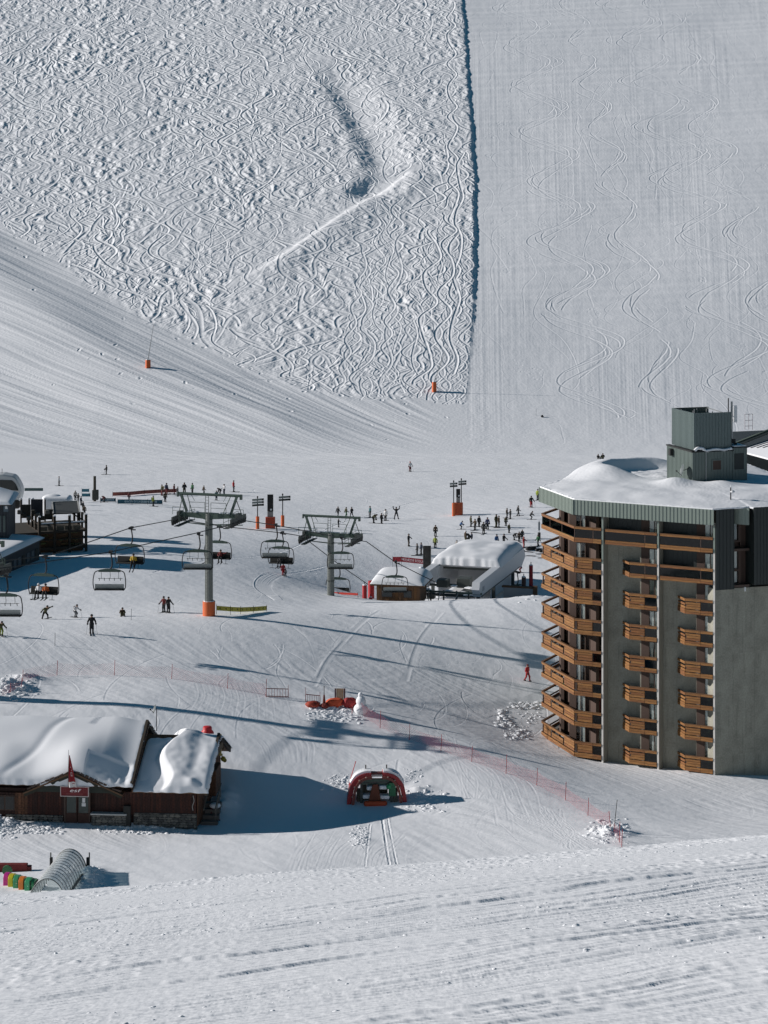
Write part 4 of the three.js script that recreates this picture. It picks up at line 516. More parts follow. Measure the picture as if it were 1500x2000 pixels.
// small wooden operators' hut beside it
{
  const b = at(778, 1180, 262), t = thing('lift_hut', 'small brown wooden lift hut under a thick cushion of snow beside the station', 'hut', [b.x, b.y, b.z], LINE * 0.7), mb = new MB(), e = at(778, 1143, 262).y - b.y;
  for (let i = 0; i < 14; i++) mb.box(-2.35 + i * 0.36, e / 2, 0 + 0.02 * (i % 2), 0.34, e, 0.12).build('plank', i % 3 ? L_.timber : mat(0.17, 0.085, 0.035, 0.8), t);
  mb.box(0, e / 2, -2.1, 5, e, 3.9).build('wall', L_.timber, t);
  for (const [x, w] of [[-1.3, 1.3], [1.1, 1.0]]) { mb.box(x, e * 0.55, 0.09, w, 0.85, 0.06); const f = mb.build('window', M.brown, t); mb.box(x, e * 0.55, 0.13, w - 0.16, 0.7, 0.03).build('pane', mat(0.03, 0.04, 0.045, 0.1), f); }
  mb.box(0, e + 0.08, -2, 6.3, 0.18, 5.6).build('roof', L_.timber, t);
  const S = new THREE.BufferGeometry(), N = 40, pos = [], idx = []; for (let j = 0; j <= N; j++) for (let i = 0; i <= N; i++) { const u = i / N * 2 - 1, v = j / N * 2 - 1, k = Math.pow(Math.max(0, 1 - Math.pow(Math.abs(u), 6)), 0.5) * Math.pow(Math.max(0, 1 - Math.pow(Math.abs(v), 6)), 0.5); pos.push(u * 3.15, e + 0.18 + k * (1.0 - 0.35 * v), -2 - v * -2.85); } for (let j = 0; j < N; j++) for (let i = 0; i < N; i++) { const a = j * (N + 1) + i; idx.push(a, a + N + 1, a + 1, a + 1, a + N + 1, a + N + 2); } S.setAttribute('position', new THREE.Float32BufferAttribute(pos, 3)); S.setIndex(idx); S.computeVertexNormals(); mb.add(S).build('roof_snow', plainSnow, t);
  mb.box(0.2, 0.25, 0.7, 4.6, 0.16, 0.9).build('deck', L_.timber, t); mb.ball(1.9, e + 1.25, -4, 0.3, 1, 0.8, 1).build('chimney_snow', plainSnow, t);
}
// ---------------------------------------------------------------- padded posts, boards, signs
function padPost(px, py, h, r, m, label, capSnow = true, d) { const p = d ? at(px, py, d) : spot(px, py), t = standing('padded_post', label, 'padded post', p), mb = new MB(); mb.cyl(p.x, p.y + h / 2 - 0.3, p.z, r, h + 0.6, 16).put('pad', m, t); if (capSnow) { mb.ball(p.x, p.y + h, p.z, r * 0.95, 1, 0.5, 1).put('snow', plainSnow, t); mb.rod(V(p.x, p.y + h, p.z), V(p.x, p.y + h + 0.4, p.z), 0.05).put('pole', L_.black, t); } return t; }
padPost(712, 1173, 1.75, 0.26, L_.red, 'red padded post with a snow cap left of the lift hut', true, 262);
padPost(724, 1180, 0.8, 0.2, L_.red, 'low red padded post at the corner of the lift hut', true, 262);
padPost(725, 1158, 1.4, 0.36, L_.red, 'wide red pad half hidden behind the wooden lift hut', false, 268);
padPost(1037, 1141, 2.3, 0.24, L_.red, 'red padded post right of the station, nearest the tower balconies', true, 280);
padPost(1023, 1168, 2.5, 0.26, mat(0.07, 0.035, 0.03, 0.7), 'dark padded post right of the station, in front of the red one', true, 274);
{ const p = at(834, 1118, 284), t = standing('notice_board', 'tall black notice board seen from behind, left of the station roof', 'notice board', p), mb = new MB(); const h = at(834, 1066, 284).y - p.y; mb.rbox(p.x, p.y + h / 2 - 0.6, p.z, 1.0, h + 1.2, 0.18, 0.04, 0.1).put('board', L_.black, t); mb.box(p.x + 0.42, p.y + h / 2 - 0.6, p.z + 0.12, 0.07, h + 1, 0.1, 0.1).put('frame', L_.greyDark, t); }
function textTexture(W, H, draw) { const c = document.createElement('canvas'); c.width = W; c.height = H; const g = c.getContext('2d'); draw(g, W, H); const t = new THREE.CanvasTexture(c); t.colorSpace = THREE.SRGBColorSpace; return t; }
const printed = (W, H, draw, rough = 0.7) => new THREE.MeshStandardMaterial({ map: textTexture(W, H, draw), roughness: rough });
function slatSign(px, py, top, w, slats, label, pad, d) { // an orange padded post with slatted piste boards
  const p = spot(px, py), t = standing('piste_sign', label, 'piste sign', p, 'piste signs on padded posts'), mb = new MB(), k = -p.z / F, H = (py - top) * k; mb.cyl(p.x, p.y + pad / 2 - 0.2, p.z, 0.24, pad + 0.4, 14).put('pad', L_.orange, t); mb.rod(V(p.x, p.y + pad, p.z), V(p.x, p.y + H, p.z), 0.07).put('pole', L_.black, t);
  slats.forEach((s, i) => { mb.box(p.x + s[1] * k, p.y + H - 0.25 - i * 0.36, p.z + 0.12, w * k, 0.27, 0.05, 0.08, 0, 0.06).put('slat', s[0], t); mb.box(p.x + s[1] * k + w * k * 0.42, p.y + H - 0.25 - i * 0.36 + 0.02, p.z + 0.15, w * k * 0.13, 0.24, 0.05, 0.08, 0, 0.06).put('slat_end', L_.black, t); }); mb.ball(p.x, p.y + H + 0.1, p.z, 0.12).put('lamp', L_.black, t); return t; }
const slatGrey = mat(0.22, 0.25, 0.23, 0.6), slatDark = mat(0.05, 0.06, 0.055, 0.6);
slatSign(503, 1033, 972, 23, [[slatGrey, 1], [slatGrey, 1], [slatDark, 1]], 'three-slat piste sign on an orange padded post left of the black totem', 1.65);
slatSign(552, 1029, 967, 23, [[slatGrey, 4], [slatDark, 4]], 'two-slat piste sign on an orange padded post right of the black totem', 1.55);
slatSign(886, 1008, 941, 15, [[slatGrey, 0], [slatDark, 0]], 'lower left piste sign of the pair behind the station', 1.9);
slatSign(901, 1005, 937, 16, [[slatGrey, 2], [slatDark, 2]], 'upper right piste sign of the pair behind the station', 1.75);
function totem(px, py, top, w, padW, padH, label, m) { const p = spot(px, py), k = -p.z / F, H = (py - top) * k, t = standing('totem_sign', label, 'totem sign', p), mb = new MB(); mb.rbox(p.x, p.y + padH * k / 2 - 0.2, p.z, padW * k, padH * k + 0.4, 0.9, 0.05, 0.05).put('pad', m, t); mb.box(p.x, p.y + padH * k + 0.35, p.z, w * k * 0.96, 0.8, 0.3).put('base_panel', mat(0.3, 0.3, 0.28, 0.7), t); mb.box(p.x, p.y + H / 2 + padH * k / 2 + 0.4, p.z, w * k, H - padH * k - 0.8, 0.35).put('panel', L_.black, t); mb.cyl(0, 0, 0, 0.13, 0.04, 12); mb.g[0].rotateX(Math.PI / 2).translate(p.x + 0.1, p.y + padH * k + 1.05, p.z + 0.19); mb.put('dial', M.white, t); return t; }
totem(528, 1032, 966, 11.5, 19, 22, 'tall black totem rising from a red padded block between the two piste signs', mat(0.42, 0.06, 0.025, 0.7));
totem(895, 1006, 955, 8, 16, 24, 'narrow grey totem on a red padded block under the pair of piste signs', mat(0.45, 0.09, 0.03, 0.7));
{ const p = spot(185, 979), k = -p.z / F, t = standing('timber_post', 'tall weathered timber post right of the terrace', 'post', p), mb = new MB(), H = 49 * k; mb.rod(V(p.x, p.y - 0.3, p.z), V(p.x, p.y + H, p.z), 0.22, 0.2, 8).put('post', mat(0.05, 0.045, 0.032, 0.9), t); mb.rbox(p.x + 0.1, p.y + 0.95, p.z, 0.95, 1.5, 0.6, 0.12).put('pad', mat(0.07, 0.07, 0.06, 0.9), t); }
// strips of printed cloth between stakes
function banner(name, label, pts, h, lift, m, cat, uvRepeat = 1) { // points in the picture along its foot
  const P = pts.map(([px, py, d]) => d ? at(px, py, d) : spot(px, py)), t = standing(name, label, cat, P[0]), mb = new MB(); let L = 0; const tot = P.slice(1).reduce((s, p, i) => s + p.distanceTo(P[i]), 0), g = new THREE.BufferGeometry(), pos = [], uv = [], idx = [];
  P.forEach((p, i) => { if (i) L += p.distanceTo(P[i - 1]); for (const [dz, flip] of [[0.012, 0], [-0.012, 1]]) for (const y of [lift, lift + h]) { pos.push(p.x, p.y + y, p.z + dz); uv.push(L / tot * uvRepeat, (y - lift) / h); } });
  for (let i = 0; i + 1 < P.length; i++) { const a = i * 4, b = a + 4; idx.push(a, b, a + 1, a + 1, b, b + 1, a + 2, a + 3, b + 2, a + 3, b + 3, b + 2, a + 1, b + 1, a + 3, a + 3, b + 1, b + 3, a, a + 2, b, b, a + 2, b + 2); }
  g.setAttribute('position', new THREE.Float32BufferAttribute(pos, 3)); g.setAttribute('uv', new THREE.Float32BufferAttribute(uv, 2)); g.setIndex(idx); const n = g.toNonIndexed(); n.computeVertexNormals(); mb.add(n).put('cloth', m, t);
  for (const p of P) { mb.rod(V(p.x, p.y - 0.3, p.z + 0.03), V(p.x, p.y + lift + h + 0.12, p.z + 0.03), 0.025, 0.025, 6).put('stake', L_.black, t); } return t;
}
const redCloth = mat(0.5, 0.07, 0.06, 0.85), paleRed = mat(0.38, 0.12, 0.09, 0.9), blueCloth = mat(0.06, 0.2, 0.26, 0.85);
banner('banner_fence', 'long faded red banner fence behind the skiers at the top left', [[220, 970], [250, 969], [282, 966], [314, 964], [345, 963]], 0.55, 0.12, paleRed, 'banner');
banner('banner', 'short blue banner reading LES LANCHES beside the timber post', [[196, 981], [226, 981]], 0.5, 0.1, printed(512, 96, (g, W, H) => { g.fillStyle = '#1f4f62'; g.fillRect(0, 0, W, H); g.fillStyle = '#d8e4e6'; g.font = 'bold 64px sans-serif'; g.textAlign = 'center'; g.fillText('LES LANCHES', W / 2, 70); }), 'banner');
banner('banner', 'long blue banner reading GLACIER DE LA GRANDE MOTTE', [[230, 985], [258, 985], [288, 985.5], [317, 986]], 0.62, 0.1, printed(1024, 72, (g, W, H) => { g.fillStyle = '#27596a'; g.fillRect(0, 0, W, H); g.fillStyle = '#dce8ea'; g.font = 'bold 50px sans-serif'; g.textAlign = 'center'; g.fillText('\u25B8 GLACIER DE LA GRANDE MOTTE', W / 2, 54); }), 'banner');
banner('banner', 'red banner reading PRIORITE ECOLES left of the black notice board', [[767, 1102, 286], [784, 1102, 287], [832, 1107, 288]], 0.62, 0.3, printed(768, 96, (g, W, H) => { g.fillStyle = '#9e2430'; g.fillRect(0, 0, W, H); g.fillStyle = '#e8d8d8'; g.font = 'bold 66px sans-serif'; g.fillText('PRIORITE ECOLES', 230, 72, 520); }), 'banner');
banner('banner_fence', 'bright red strip fence passing behind the padless pylon', [[560, 1163, 266], [590, 1164, 265], [620, 1166, 264], [660, 1168, 263], [699, 1170, 262]], 0.24, 0.42, mat(0.62, 0.06, 0.04, 0.8), 'banner');
banner('arrow_banner', 'yellow banner of black arrows beside the orange-padded pylon foot', [[423, 1194, 227], [450, 1196, 228], [470, 1197, 229], [495, 1196, 231], [521, 1194, 233]], 0.45, 0.1, printed(1024, 64, (g, W, H) => { g.fillStyle = '#b9ae4a'; g.fillRect(0, 0, W, H); g.fillStyle = '#15150c'; for (let i = 0; i < 10; i++) { const x = 40 + i * 98; g.beginPath(); g.moveTo(x + 26, 14); g.lineTo(x, 32); g.lineTo(x + 26, 50); g.lineTo(x + 26, 40); g.lineTo(x + 14, 32); g.lineTo(x + 26, 24); g.fill(); } }), 'banner');
for (const [i, [x0, x1, y]] of [[160, 174, 962], [160, 176, 971], [160, 178, 981]].entries()) banner('blue_panel', ['topmost of three short blue panels left of the timber post', 'middle one of three short blue panels left of the timber post', 'lowest of three short blue panels left of the timber post'][i], [[x0, y, 352], [x1, y, 352]], 0.46, 0.1, blueCloth, 'banner');
// snow lances on the mountain: padded foot and tall thin pipe
for (const [px, py, w, h, tx, ty, label] of [[289, 718, 1.0, 1.7, 300, 634, 'snow lance with an orange padded foot on the combed slope'], [848, 765, 0.85, 2.1, 868, 690, 'snow lance with an orange padded foot at the corner of the moguls']]) { const p = spot(px, py), k = -p.z / F, t = standing('snow_lance', label, 'snow lance', p, 'snow lances at the foot of the mountain'), mb = new MB(); mb.rbox(p.x, p.y + h / 2 - 0.2, p.z, w, h + 0.4, w * 0.8, 0.12, 0.5).put('pad', L_.orange, t); mb.rbox(p.x, p.y + h + 0.04, p.z, w * 0.8, 0.14, w * 0.6, 0.06, 0.5).put('snow', plainSnow, t); mb.rod(V(p.x, p.y + h, p.z), V(p.x + (tx - px) * k, p.y + (py - ty) * k, p.z), 0.06, 0.035).put('lance', L_.greyDark, t); }
// ---------------------------------------------------------------- ski school hut
{
  const turn = 4.5 * D2R, O = at(385, 1614, 169.5), T = thing('ski_school_hut', 'brown timber ski school hut with a stone base under deep wind-shaped snow', 'hut', [O.x, O.y, O.z], -turn), mb = new MB();
  // local: x along the front (right end = 0, left negative), z towards the camera, y up from the foot of the right corner
  const eave = 2.5, D = 11, ridgeZ = -5.8, ridge = 5.55, W = -20, S = -4.75;   // S: where the higher left roof ends
  const pl = (x0, x1, y0, y1, z, name, m, parent = T) => { mb.box((x0 + x1) / 2, (y0 + y1) / 2, z, x1 - x0, y1 - y0, 0.06); boxUV(mb.g[0]); return mb.build(name, m, parent); };
  const red = [[0.075, 0.021, 0.012], [0.06, 0.018, 0.011], [0.09, 0.026, 0.014], [0.05, 0.017, 0.011]].map((c) => withMap(mat(...c, 0.8), woodGrain, 2, 0.5)), side = [[0.20, 0.085, 0.04], [0.16, 0.07, 0.035], [0.23, 0.10, 0.05]].map((c) => withMap(mat(...c, 0.8), woodGrain, 2, 0.5));
  mb.box(W / 2, eave / 2, -D / 2, -W - 0.3, eave, D - 0.3).prism([[-D + 0.2, eave], [-0.2, eave], [ridgeZ, ridge - 0.2]], 0.1, new THREE.Matrix4().makeRotationY(-Math.PI / 2).multiply(new THREE.Matrix4().makeScale(-1, 1, -1)).setPosition(-0.2, 0, 0)); mb.g.pop(); mb.build('wall', red[3], T);
  for (let x = S + 0.1, i = 0; x < -0.15; x += 0.2, i++) pl(x, x + 0.185, 0.95, eave, 0.02 + (i % 2) * 0.015, 'plank', red[Math.floor(rnd(0, 3.99))]);
  // stones of the base
  const stones = [[0.16, 0.155, 0.14], [0.11, 0.11, 0.10], [0.2, 0.19, 0.165], [0.085, 0.085, 0.08]].map((c) => mat(...c, 0.95)); let nst = 0;
  const stoneRow = (x0, x1, y0, y1, z) => { let y = y0; while (y < y1 - 0.05) { const h = Math.min(rnd(0.14, 0.24), y1 - y); let x = x0; while (x < x1 - 0.05) { const w = Math.min(rnd(0.2, 0.5), x1 - x); mb.add(new THREE.IcosahedronGeometry(0.5, 1), new THREE.Matrix4().compose(V(x + w / 2, y + h / 2, z), new THREE.Quaternion(), V(w * 1.12, h * 1.15, 0.16))).build('stone', stones[Math.floor(rnd(0, 3.99))], T); nst++; x += w; } y += h; } };
  stoneRow(S + 0.05, -0.05, -0.1, 0.92, 0.05); pl(S, 0, -0.6, 0.93, -0.02, 'stone_base', mat(0.06, 0.06, 0.055, 0.95));
  stoneRow(-7.75, -5.2, 0.05, 0.78, 0.42); mb.box(-6.5, 0.2, 0.25, 2.6, 1.2, 0.3).build('stone_base', mat(0.06, 0.06, 0.055, 0.95), T); mb.rbox(-6.5, 0.88, 0.3, 2.7, 0.12, 0.6, 0.04).build('ledge', mat(0.5, 0.5, 0.48, 0.8), T);
  mb.box(S - 0.4, 0.65, 0.2, 0.5, 1.7, 0.5).build('stone_base', mat(0.035, 0.035, 0.032, 0.95), T);
  stoneRow(-14.3, -10, 0.0, 0.62, 0.05);
  // left front: vertical planks, shutters, dark window
  for (let x = -8.0, i = 0; x < S; x += 0.2, i++) if (x > -7.7) pl(x, x + 0.185, 0.8, 2.45 + clamp((x + 7.9) * 0.2 + 0.9, 0, 0.95) * 0, 0.03 + (i % 2) * 0.015, 'plank', red[Math.floor(rnd(0, 3.99))]);
  for (let x = -12.7, i = 0; x < -9.9; x += 0.2, i++) pl(x, x + 0.185, 0.62, 2.45, 0.03 + (i % 2) * 0.015, 'plank', red[Math.floor(rnd(0, 3.99))]);
  for (let x = -16, i = 0; x < -12.75; x += 0.24, i++) pl(x, x + 0.22, 0.6, 2.2, 0.03 + (i % 2) * 0.01, 'plank', (x < -14.9 || (x > -13.8)) ? side[i % 3] : red[3]);
  mb.box(-14.35, 1.45, 0.1, 1.5, 1.1, 0.06); const w0 = mb.build('window', M.brown, T); for (const x of [-14.72, -13.98]) mb.box(x, 1.45, 0.14, 0.62, 0.95, 0.03).build('pane', mat(0.012, 0.014, 0.014, 0.1), w0);
  // cross gable over the door
  const gx = -9.1, gh = 3.78, gw = 3.2;
  mb.prism([[gx - gw, 2.35], [gx + gw, 2.35], [gx, gh]], 0.2, new THREE.Matrix4().setPosition(0, 0, 0.0)).build('gable', mat(0.04, 0.05, 0.042, 0.9), T);
  for (const s of [-1, 1]) { mb.bar(V(gx + s * (gw + 0.45), 2.3, 0.75), V(gx, gh + 0.12, 0.75), 0.14, 0.34).build('bargeboard', mat(0.035, 0.035, 0.025, 0.9), T); mb.bar(V(gx + s * (gw + 0.3), 2.28, 0.55), V(gx, gh - 0.12, 0.55), 0.1, 0.12).build('bargeboard', mat(0.09, 0.06, 0.035, 0.9), T); mb.bar(V(gx + s * (gw + 0.5), 2.38, -1.2), V(gx, gh + 0.2, -1.2), 4.2, 0.1).build('roof', L_.timber, T); }
  for (let k = 0; k < 20; k++) { const u = k / 20, s = k % 2 ? 1 : -1; mb.box(gx + s * (0.2 + u * (gw + 0.2)), gh + 0.27 - u * 1.42 + rnd(-0.03, 0.03), 0.6, rnd(0.25, 0.4), rnd(0.08, 0.16), 0.5, 0, 0, -s * 0.42 + rnd(-0.15, 0.15)).build('shingle', M.brown, T); }
  // door with two glazed leaves
  mb.box(-9.85, 1.0, 0.06, 0.12, 2.6, 0.14).box(-8.0, 1.0, 0.06, 0.12, 2.6, 0.14).box(-8.92, 2.3, 0.06, 1.97, 0.12, 0.13).build('door_frame', M.frame, T);
  for (const x of [-9.38, -8.46]) { mb.box(x, 0.3, 0.05, 0.86, 1.0, 0.08).box(x, 2.16, 0.05, 0.86, 0.16, 0.08).box(x - 0.4, 1.4, 0.05, 0.06, 1.4, 0.08).box(x + 0.4, 1.4, 0.05, 0.06, 1.4, 0.08); const d = mb.build('door', withMap(mat(0.085, 0.032, 0.02, 0.7), woodGrain, 2, 2), T); mb.box(x, 1.45, 0.04, 0.74, 1.3, 0.03).build('pane', mat(0.03, 0.05, 0.045, 0.08), d); if (x > -9) { mb.box(x + 0.02, 1.75, 0.075, 0.22, 0.34, 0.01).build('notice', M.white, d); mb.box(x + 0.02, 1.42, 0.075, 0.3, 0.24, 0.01).build('notice', M.white, d); } }
  // right gable wall, seen from the side
  { const sh = new MB(); for (let k = 0; k < 22; k++) { const z0 = -0.1 - k * 0.5, z1 = z0 - 0.48, h = (z) => eave + (ridge - 0.85 - eave) * (z > ridgeZ ? z / ridgeZ : (z + D) / (D + ridgeZ)) - 0.05; mb.box(0.02 + 0.02 * (k % 2), (h((z0 + z1) / 2)) / 2, (z0 + z1) / 2, 0.08, h((z0 + z1) / 2), 0.48).build('plank', side[k % 3], T); } }
  mb.box(0.1, 1.0, -2.6, 0.2, 2.2, 1.0).build('door', M.brown, T); mb.box(0.5, 3.9, -8.2, 0.12, 1.6, 0.35).build('pale_board', mat(0.5, 0.4, 0.12, 0.7), T); mb.rbox(0.5, 2.0, -5.5, 0.5, 1.9, 2.6, 0.05).build('porch', side[1], T);
  for (const [k, y] of [[0, 0], [1, 0.3], [2, 0.6], [3, 0.9]]) mb.box(0.7, y - 0.2, -1.6 - k * 0.55, 1.2, 0.35, 0.55).build('step', mat(0.12, 0.11, 0.1, 0.9), T); for (const x of [0.35, 1.2]) mb.bar(V(x, 0.95, -0.9), V(x, 2.15, -3.8), 0.08, 0.1).build('stair_rail', mat(0.17, 0.15, 0.12, 0.8), T); for (let k = 0; k < 6; k++) mb.box(1.2, 0.6 + k * 0.21, -1.0 - k * 0.5, 0.05, 0.9, 0.05).build('baluster', mat(0.12, 0.11, 0.1, 0.9), T);
  mb.tube([V(-0.28, 2.3, 0.14), V(-0.2, 1.9, 0.16), V(-0.33, 1.5, 0.14), V(-0.28, 1.2, 0.14)], 0.03, 6).build('hanging_rope', mat(0.35, 0.34, 0.32, 0.9), T);
  for (const [z, y] of [[-5.8, 4.65], [-3.3, 3.7], [-8.4, 3.7]]) mb.bar(V(-1, y, z), V(0.75, y, z), 0.3, 0.3).build('purlin', mat(0.09, 0.06, 0.035, 0.8), T); mb.rbox(0.35, 4.2, -5.8, 0.9, 0.6, 3.8, 0.05).build('gable_boxing', mat(0.10, 0.07, 0.035, 0.8), T);
  // roofs: a higher one on the left, a lower one on the right
  const roofTop = (z, l) => eave + 0.25 + l + (ridge - eave - (l ? 0 : 0.55)) * (z > ridgeZ ? (0.6 - z) / (0.6 - ridgeZ) : (z + D + 0.6) / (D + 0.6 + ridgeZ));
  for (const [x0, x1, l] of [[W, S, 0.35], [S, 0.75, 0]]) for (const [za, zb] of [[0.6, ridgeZ], [ridgeZ, -D - 0.6]]) { const ya = roofTop(za, l) - 0.12, yb = roofTop(zb, l) - 0.12; mb.bar(V((x0 + x1) / 2, ya, za), V((x0 + x1) / 2, yb, zb), x1 - x0, 0.2).build('roof', L_.timber, T); }
  for (const [x, l, z1] of [[S, 0.35, 0.62], [0.75, 0, 0.62]]) { mb.bar(V(x, roofTop(z1, l) - 0.05, z1), V(x, roofTop(ridgeZ, l) - 0.05, ridgeZ), 0.2, 0.6).build('bargeboard', mat(0.05, 0.038, 0.026, 0.9), T); mb.bar(V(x, roofTop(-D - 0.6, l) - 0.05, -D - 0.6), V(x, roofTop(ridgeZ, l) - 0.05, ridgeZ), 0.14, 0.42).build('bargeboard', mat(0.03, 0.026, 0.02, 0.9), T); }
  for (let k = 0; k < 26; k++) { const u = k / 26, z = 0.6 + (ridgeZ - 0.6) * u; mb.box(S + 0.12, roofTop(z, 0.35) + 0.05, z, 0.16, 0.12, 0.2).build('shingle', M.brown, T); mb.box(0.86, roofTop(z, 0) + 0.02, z, 0.16, 0.1, 0.2).build('shingle', M.brown, T); }
  // snow blankets
  const blanket = (x0, x1, l, thick, shape, nx, nz) => {
    const pos = [], idx = [], zs = []; for (let j = 0; j <= nz; j++) zs.push(lerp(0.85, -D - 0.6, j / nz));
    for (let j = 0; j <= nz; j++) for (let i = 0; i <= nx; i++) { const u = i / nx, x = lerp(x0, x1, u), z = zs[j] + (j === 0 ? 0.12 * noise(x * 1.3, 3) : 0), r = clamp(1 - Math.abs(z - ridgeZ) / 1.6), e = Math.pow(1 - Math.pow(Math.abs(2 * (j / nz) - 1), 26), 0.5) * Math.pow(1 - Math.pow(Math.abs(2 * u - 1), shape[0]), 0.5); let y = roofTop(z, l) - 0.5 * r * r * 0.5 + 0.02 + e * (thick + shape[1](x, z)); pos.push(x + (u > 0.98 ? 0.06 * noise(z * 1.5, 9) : 0), y, z); }
    for (let j = 0; j < nz; j++) for (let i = 0; i < nx; i++) { const a = j * (nx + 1) + i; idx.push(a, a + 1, a + nx + 1, a + 1, a + nx + 2, a + nx + 1); }
    const g = new THREE.BufferGeometry(); g.setAttribute('position', new THREE.Float32BufferAttribute(pos, 3)); g.setIndex(idx); g.computeVertexNormals(); mb.add(g).build('roof_snow', plainSnow, T);
  };
  blanket(W, S + 0.1, 0.35, 0.5, [60, (x, z) => { const dg = Math.abs(x - gx); let v = 0.16 * fbm(x * 0.2, z * 0.22, 2) + 0.55 * ss(-12, -15, x) * ss(-4, -1, z) * 0.5 - 0.32 * ss(2.6, 0.2, Math.abs(x - S)) + 0.12 * ss(6, 2.5, Math.abs(x - S)); v += 1.0 * Math.exp(-((dg / 2.1) ** 2)) * ss(-5, 0.4, z) - 0.25 * ss(-1.2, 0.6, z) * Math.exp(-((dg / 2.4) ** 2)); if (x > -8.3 && x < S) v -= 0.16 * ss(-1.2, -0.9, z) * ss(S, S - 0.6, x) - 0.1 * ss(-0.2, 0.6, z) * noise(x * 2.2, z * 2.5); v -= 0.08 * Math.exp(-((x + 12.2 + 0.55 * (z + 3) + 0.3 * Math.sin(z)) ** 2) * 6); return v; }], 260, 170);
  blanket(S + 0.12, 0.95, 0, 0.42, [14, (x, z) => { const c = S + 2.2 + 0.55 * Math.sin((z + 1.4) * 1.05) ; const lip = ss(c - 0.55, c + 0.3, x); let v = -0.32 + lip * 0.62 - 0.22 * ss(c + 0.5, 0.6, x); v += 0.2 * ss(-0.2, 0.6, z) * Math.exp(-((x + 0.35) ** 2) * 5); v -= 0.08 * Math.exp(-((x + 0.5) ** 2) * 4) * ss(0.4, -1, z); v -= 0.25 * ss(S + 2, 0.8, x) * ss(-2, -6, z); return v + 0.03 * noise(x * 1.5, z * 1.5); }], 110, 170);
  const world = (x, y, z) => T.localToWorld(V(x, y, z)); T.updateMatrixWorld(true);
  // sign over the door: a board of its own
  { const p = world(-8.95, 2.62, 0.85), t = thing('shop_sign', 'red sign with white lettering esf above the hut door', 'sign', [p.x, p.y, p.z], -turn);
    const tx = printed(1024, 360, (g, W, H) => { g.fillStyle = '#6d1a1f'; g.fillRect(0, 0, W, H); g.fillStyle = '#e9e1de'; g.font = 'italic bold 210px sans-serif'; g.textAlign = 'center'; g.save(); g.translate(W / 2, 205); g.scale(1.35, 0.8); g.fillText('esf', 0, 0); g.restore(); g.strokeStyle = '#8d4a48'; g.lineWidth = 10; g.strokeRect(70, 90, 110, 110); g.strokeRect(850, 90, 110, 110); g.fillStyle = '#8d4a48'; g.fillRect(190, 268, 640, 22); });
    const mb2 = new MB(), pg = new THREE.PlaneGeometry(1.98, 0.66); pg.translate(0, 0, 0.055); mb2.box(0, 0, 0, 2.0, 0.68, 0.1).build('board', L_.red, t); mb2.add(pg).build('face', tx, t); for (const [x, y, w, h] of [[0, 0.35, 2.12, 0.05], [0, -0.35, 2.12, 0.05], [-1.035, 0, 0.05, 0.66], [1.035, 0, 0.05, 0.66]]) mb2.box(x, y, 0.03, w, h, 0.12).build('border', mat(0.6, 0.5, 0.47, 0.7), t); }
  // feather flag on the gable
  { const p = world(-9.35, 2.95, 1.0), t = thing('feather_flag', 'red and white feather flag hanging on the hut gable above the esf sign', 'flag', [p.x, p.y, p.z], -turn), m2 = new MB();
    m2.rod(V(-0.04, 0, 0), V(-0.02, 2.75, 0), 0.025, 0.012).build('pole', L_.black, t);
    const g = new THREE.PlaneGeometry(1, 1, 8, 24), q = g.attributes.position; for (let i = 0; i < q.count; i++) { const u = q.getX(i) + 0.5, v = q.getY(i) + 0.5, w = lerp(0.58, 0.04, Math.pow(v, 1.2)); q.setXYZ(i, u * w, v * 2.35, 0.09 * Math.sin(u * 7 + v * 4)); } g.computeVertexNormals();
    const m = printed(256, 768, (c, W, H) => { c.fillStyle = '#8e1b24'; c.fillRect(0, 0, W, H); c.fillStyle = '#d9d5d2'; c.fillRect(0, H * 0.83, W, H * 0.17); c.fillStyle = '#8e1b24'; c.fillRect(W * 0.45, H * 0.88, W * 0.4, 16); c.strokeStyle = '#d9cfcc'; c.lineWidth = 16; c.strokeRect(W * 0.35, H * 0.55, W * 0.3, H * 0.1); c.fillStyle = '#d9cfcc'; c.fillRect(W * 0.3, H * 0.36, W * 0.2, H * 0.05); c.fillRect(W * 0.45, H * 0.46, W * 0.24, H * 0.03); }); m.side = THREE.DoubleSide; m2.add(g).build('cloth', m, t); }
  { const p = world(S + 0.7, ridge + 0.75, ridgeZ), t = standing('satellite_dish', 'satellite dish on a thin post at the ridge of the ski school hut', 'satellite dish', p); buildDish(t, mb, V(p.x - 0.1, p.y + 0.85, p.z), V(-0.95, 0.3, 0.25), 0.36); mb.rod(V(p.x, p.y - 0.8, p.z), V(p.x, p.y + 0.9, p.z), 0.03).put('post', L_.black, t); }
  { const p = at(405, 1440, 177), t = standing('roof_vent', 'rounded red vent cap showing above the snowy hut roof', 'roof vent', p); const pts = [[0.02, 0.85], [0.3, 0.84], [0.36, 0.74], [0.34, 0.6], [0.5, 0.4], [0.5, 0.1], [0.4, -0.2], [0.02, -0.4]].reverse().map(([x, y]) => new THREE.Vector2(x, y)); mb.add(new THREE.LatheGeometry(pts, 20), new THREE.Matrix4().setPosition(p.x, p.y, p.z)).put('cap', mat(0.55, 0.025, 0.03, 0.5), t); }
  { const p = at(436, 1482, 180), t = standing('yellow_lamp', 'yellow rounded lamp hanging under the eave at the right end of the hut', 'lamp', p); mb.ball(p.x, p.y, p.z, 0.2).cyl(p.x - 0.1, p.y + 0.25, p.z, 0.05, 0.3, 8).put('lamp', mat(0.35, 0.30, 0.03, 0.6), t); mb.ball(p.x + 0.12, p.y - 0.12, p.z, 0.16).put('bulb', mat(0.25, 0.22, 0.03, 0.6), t); }
}
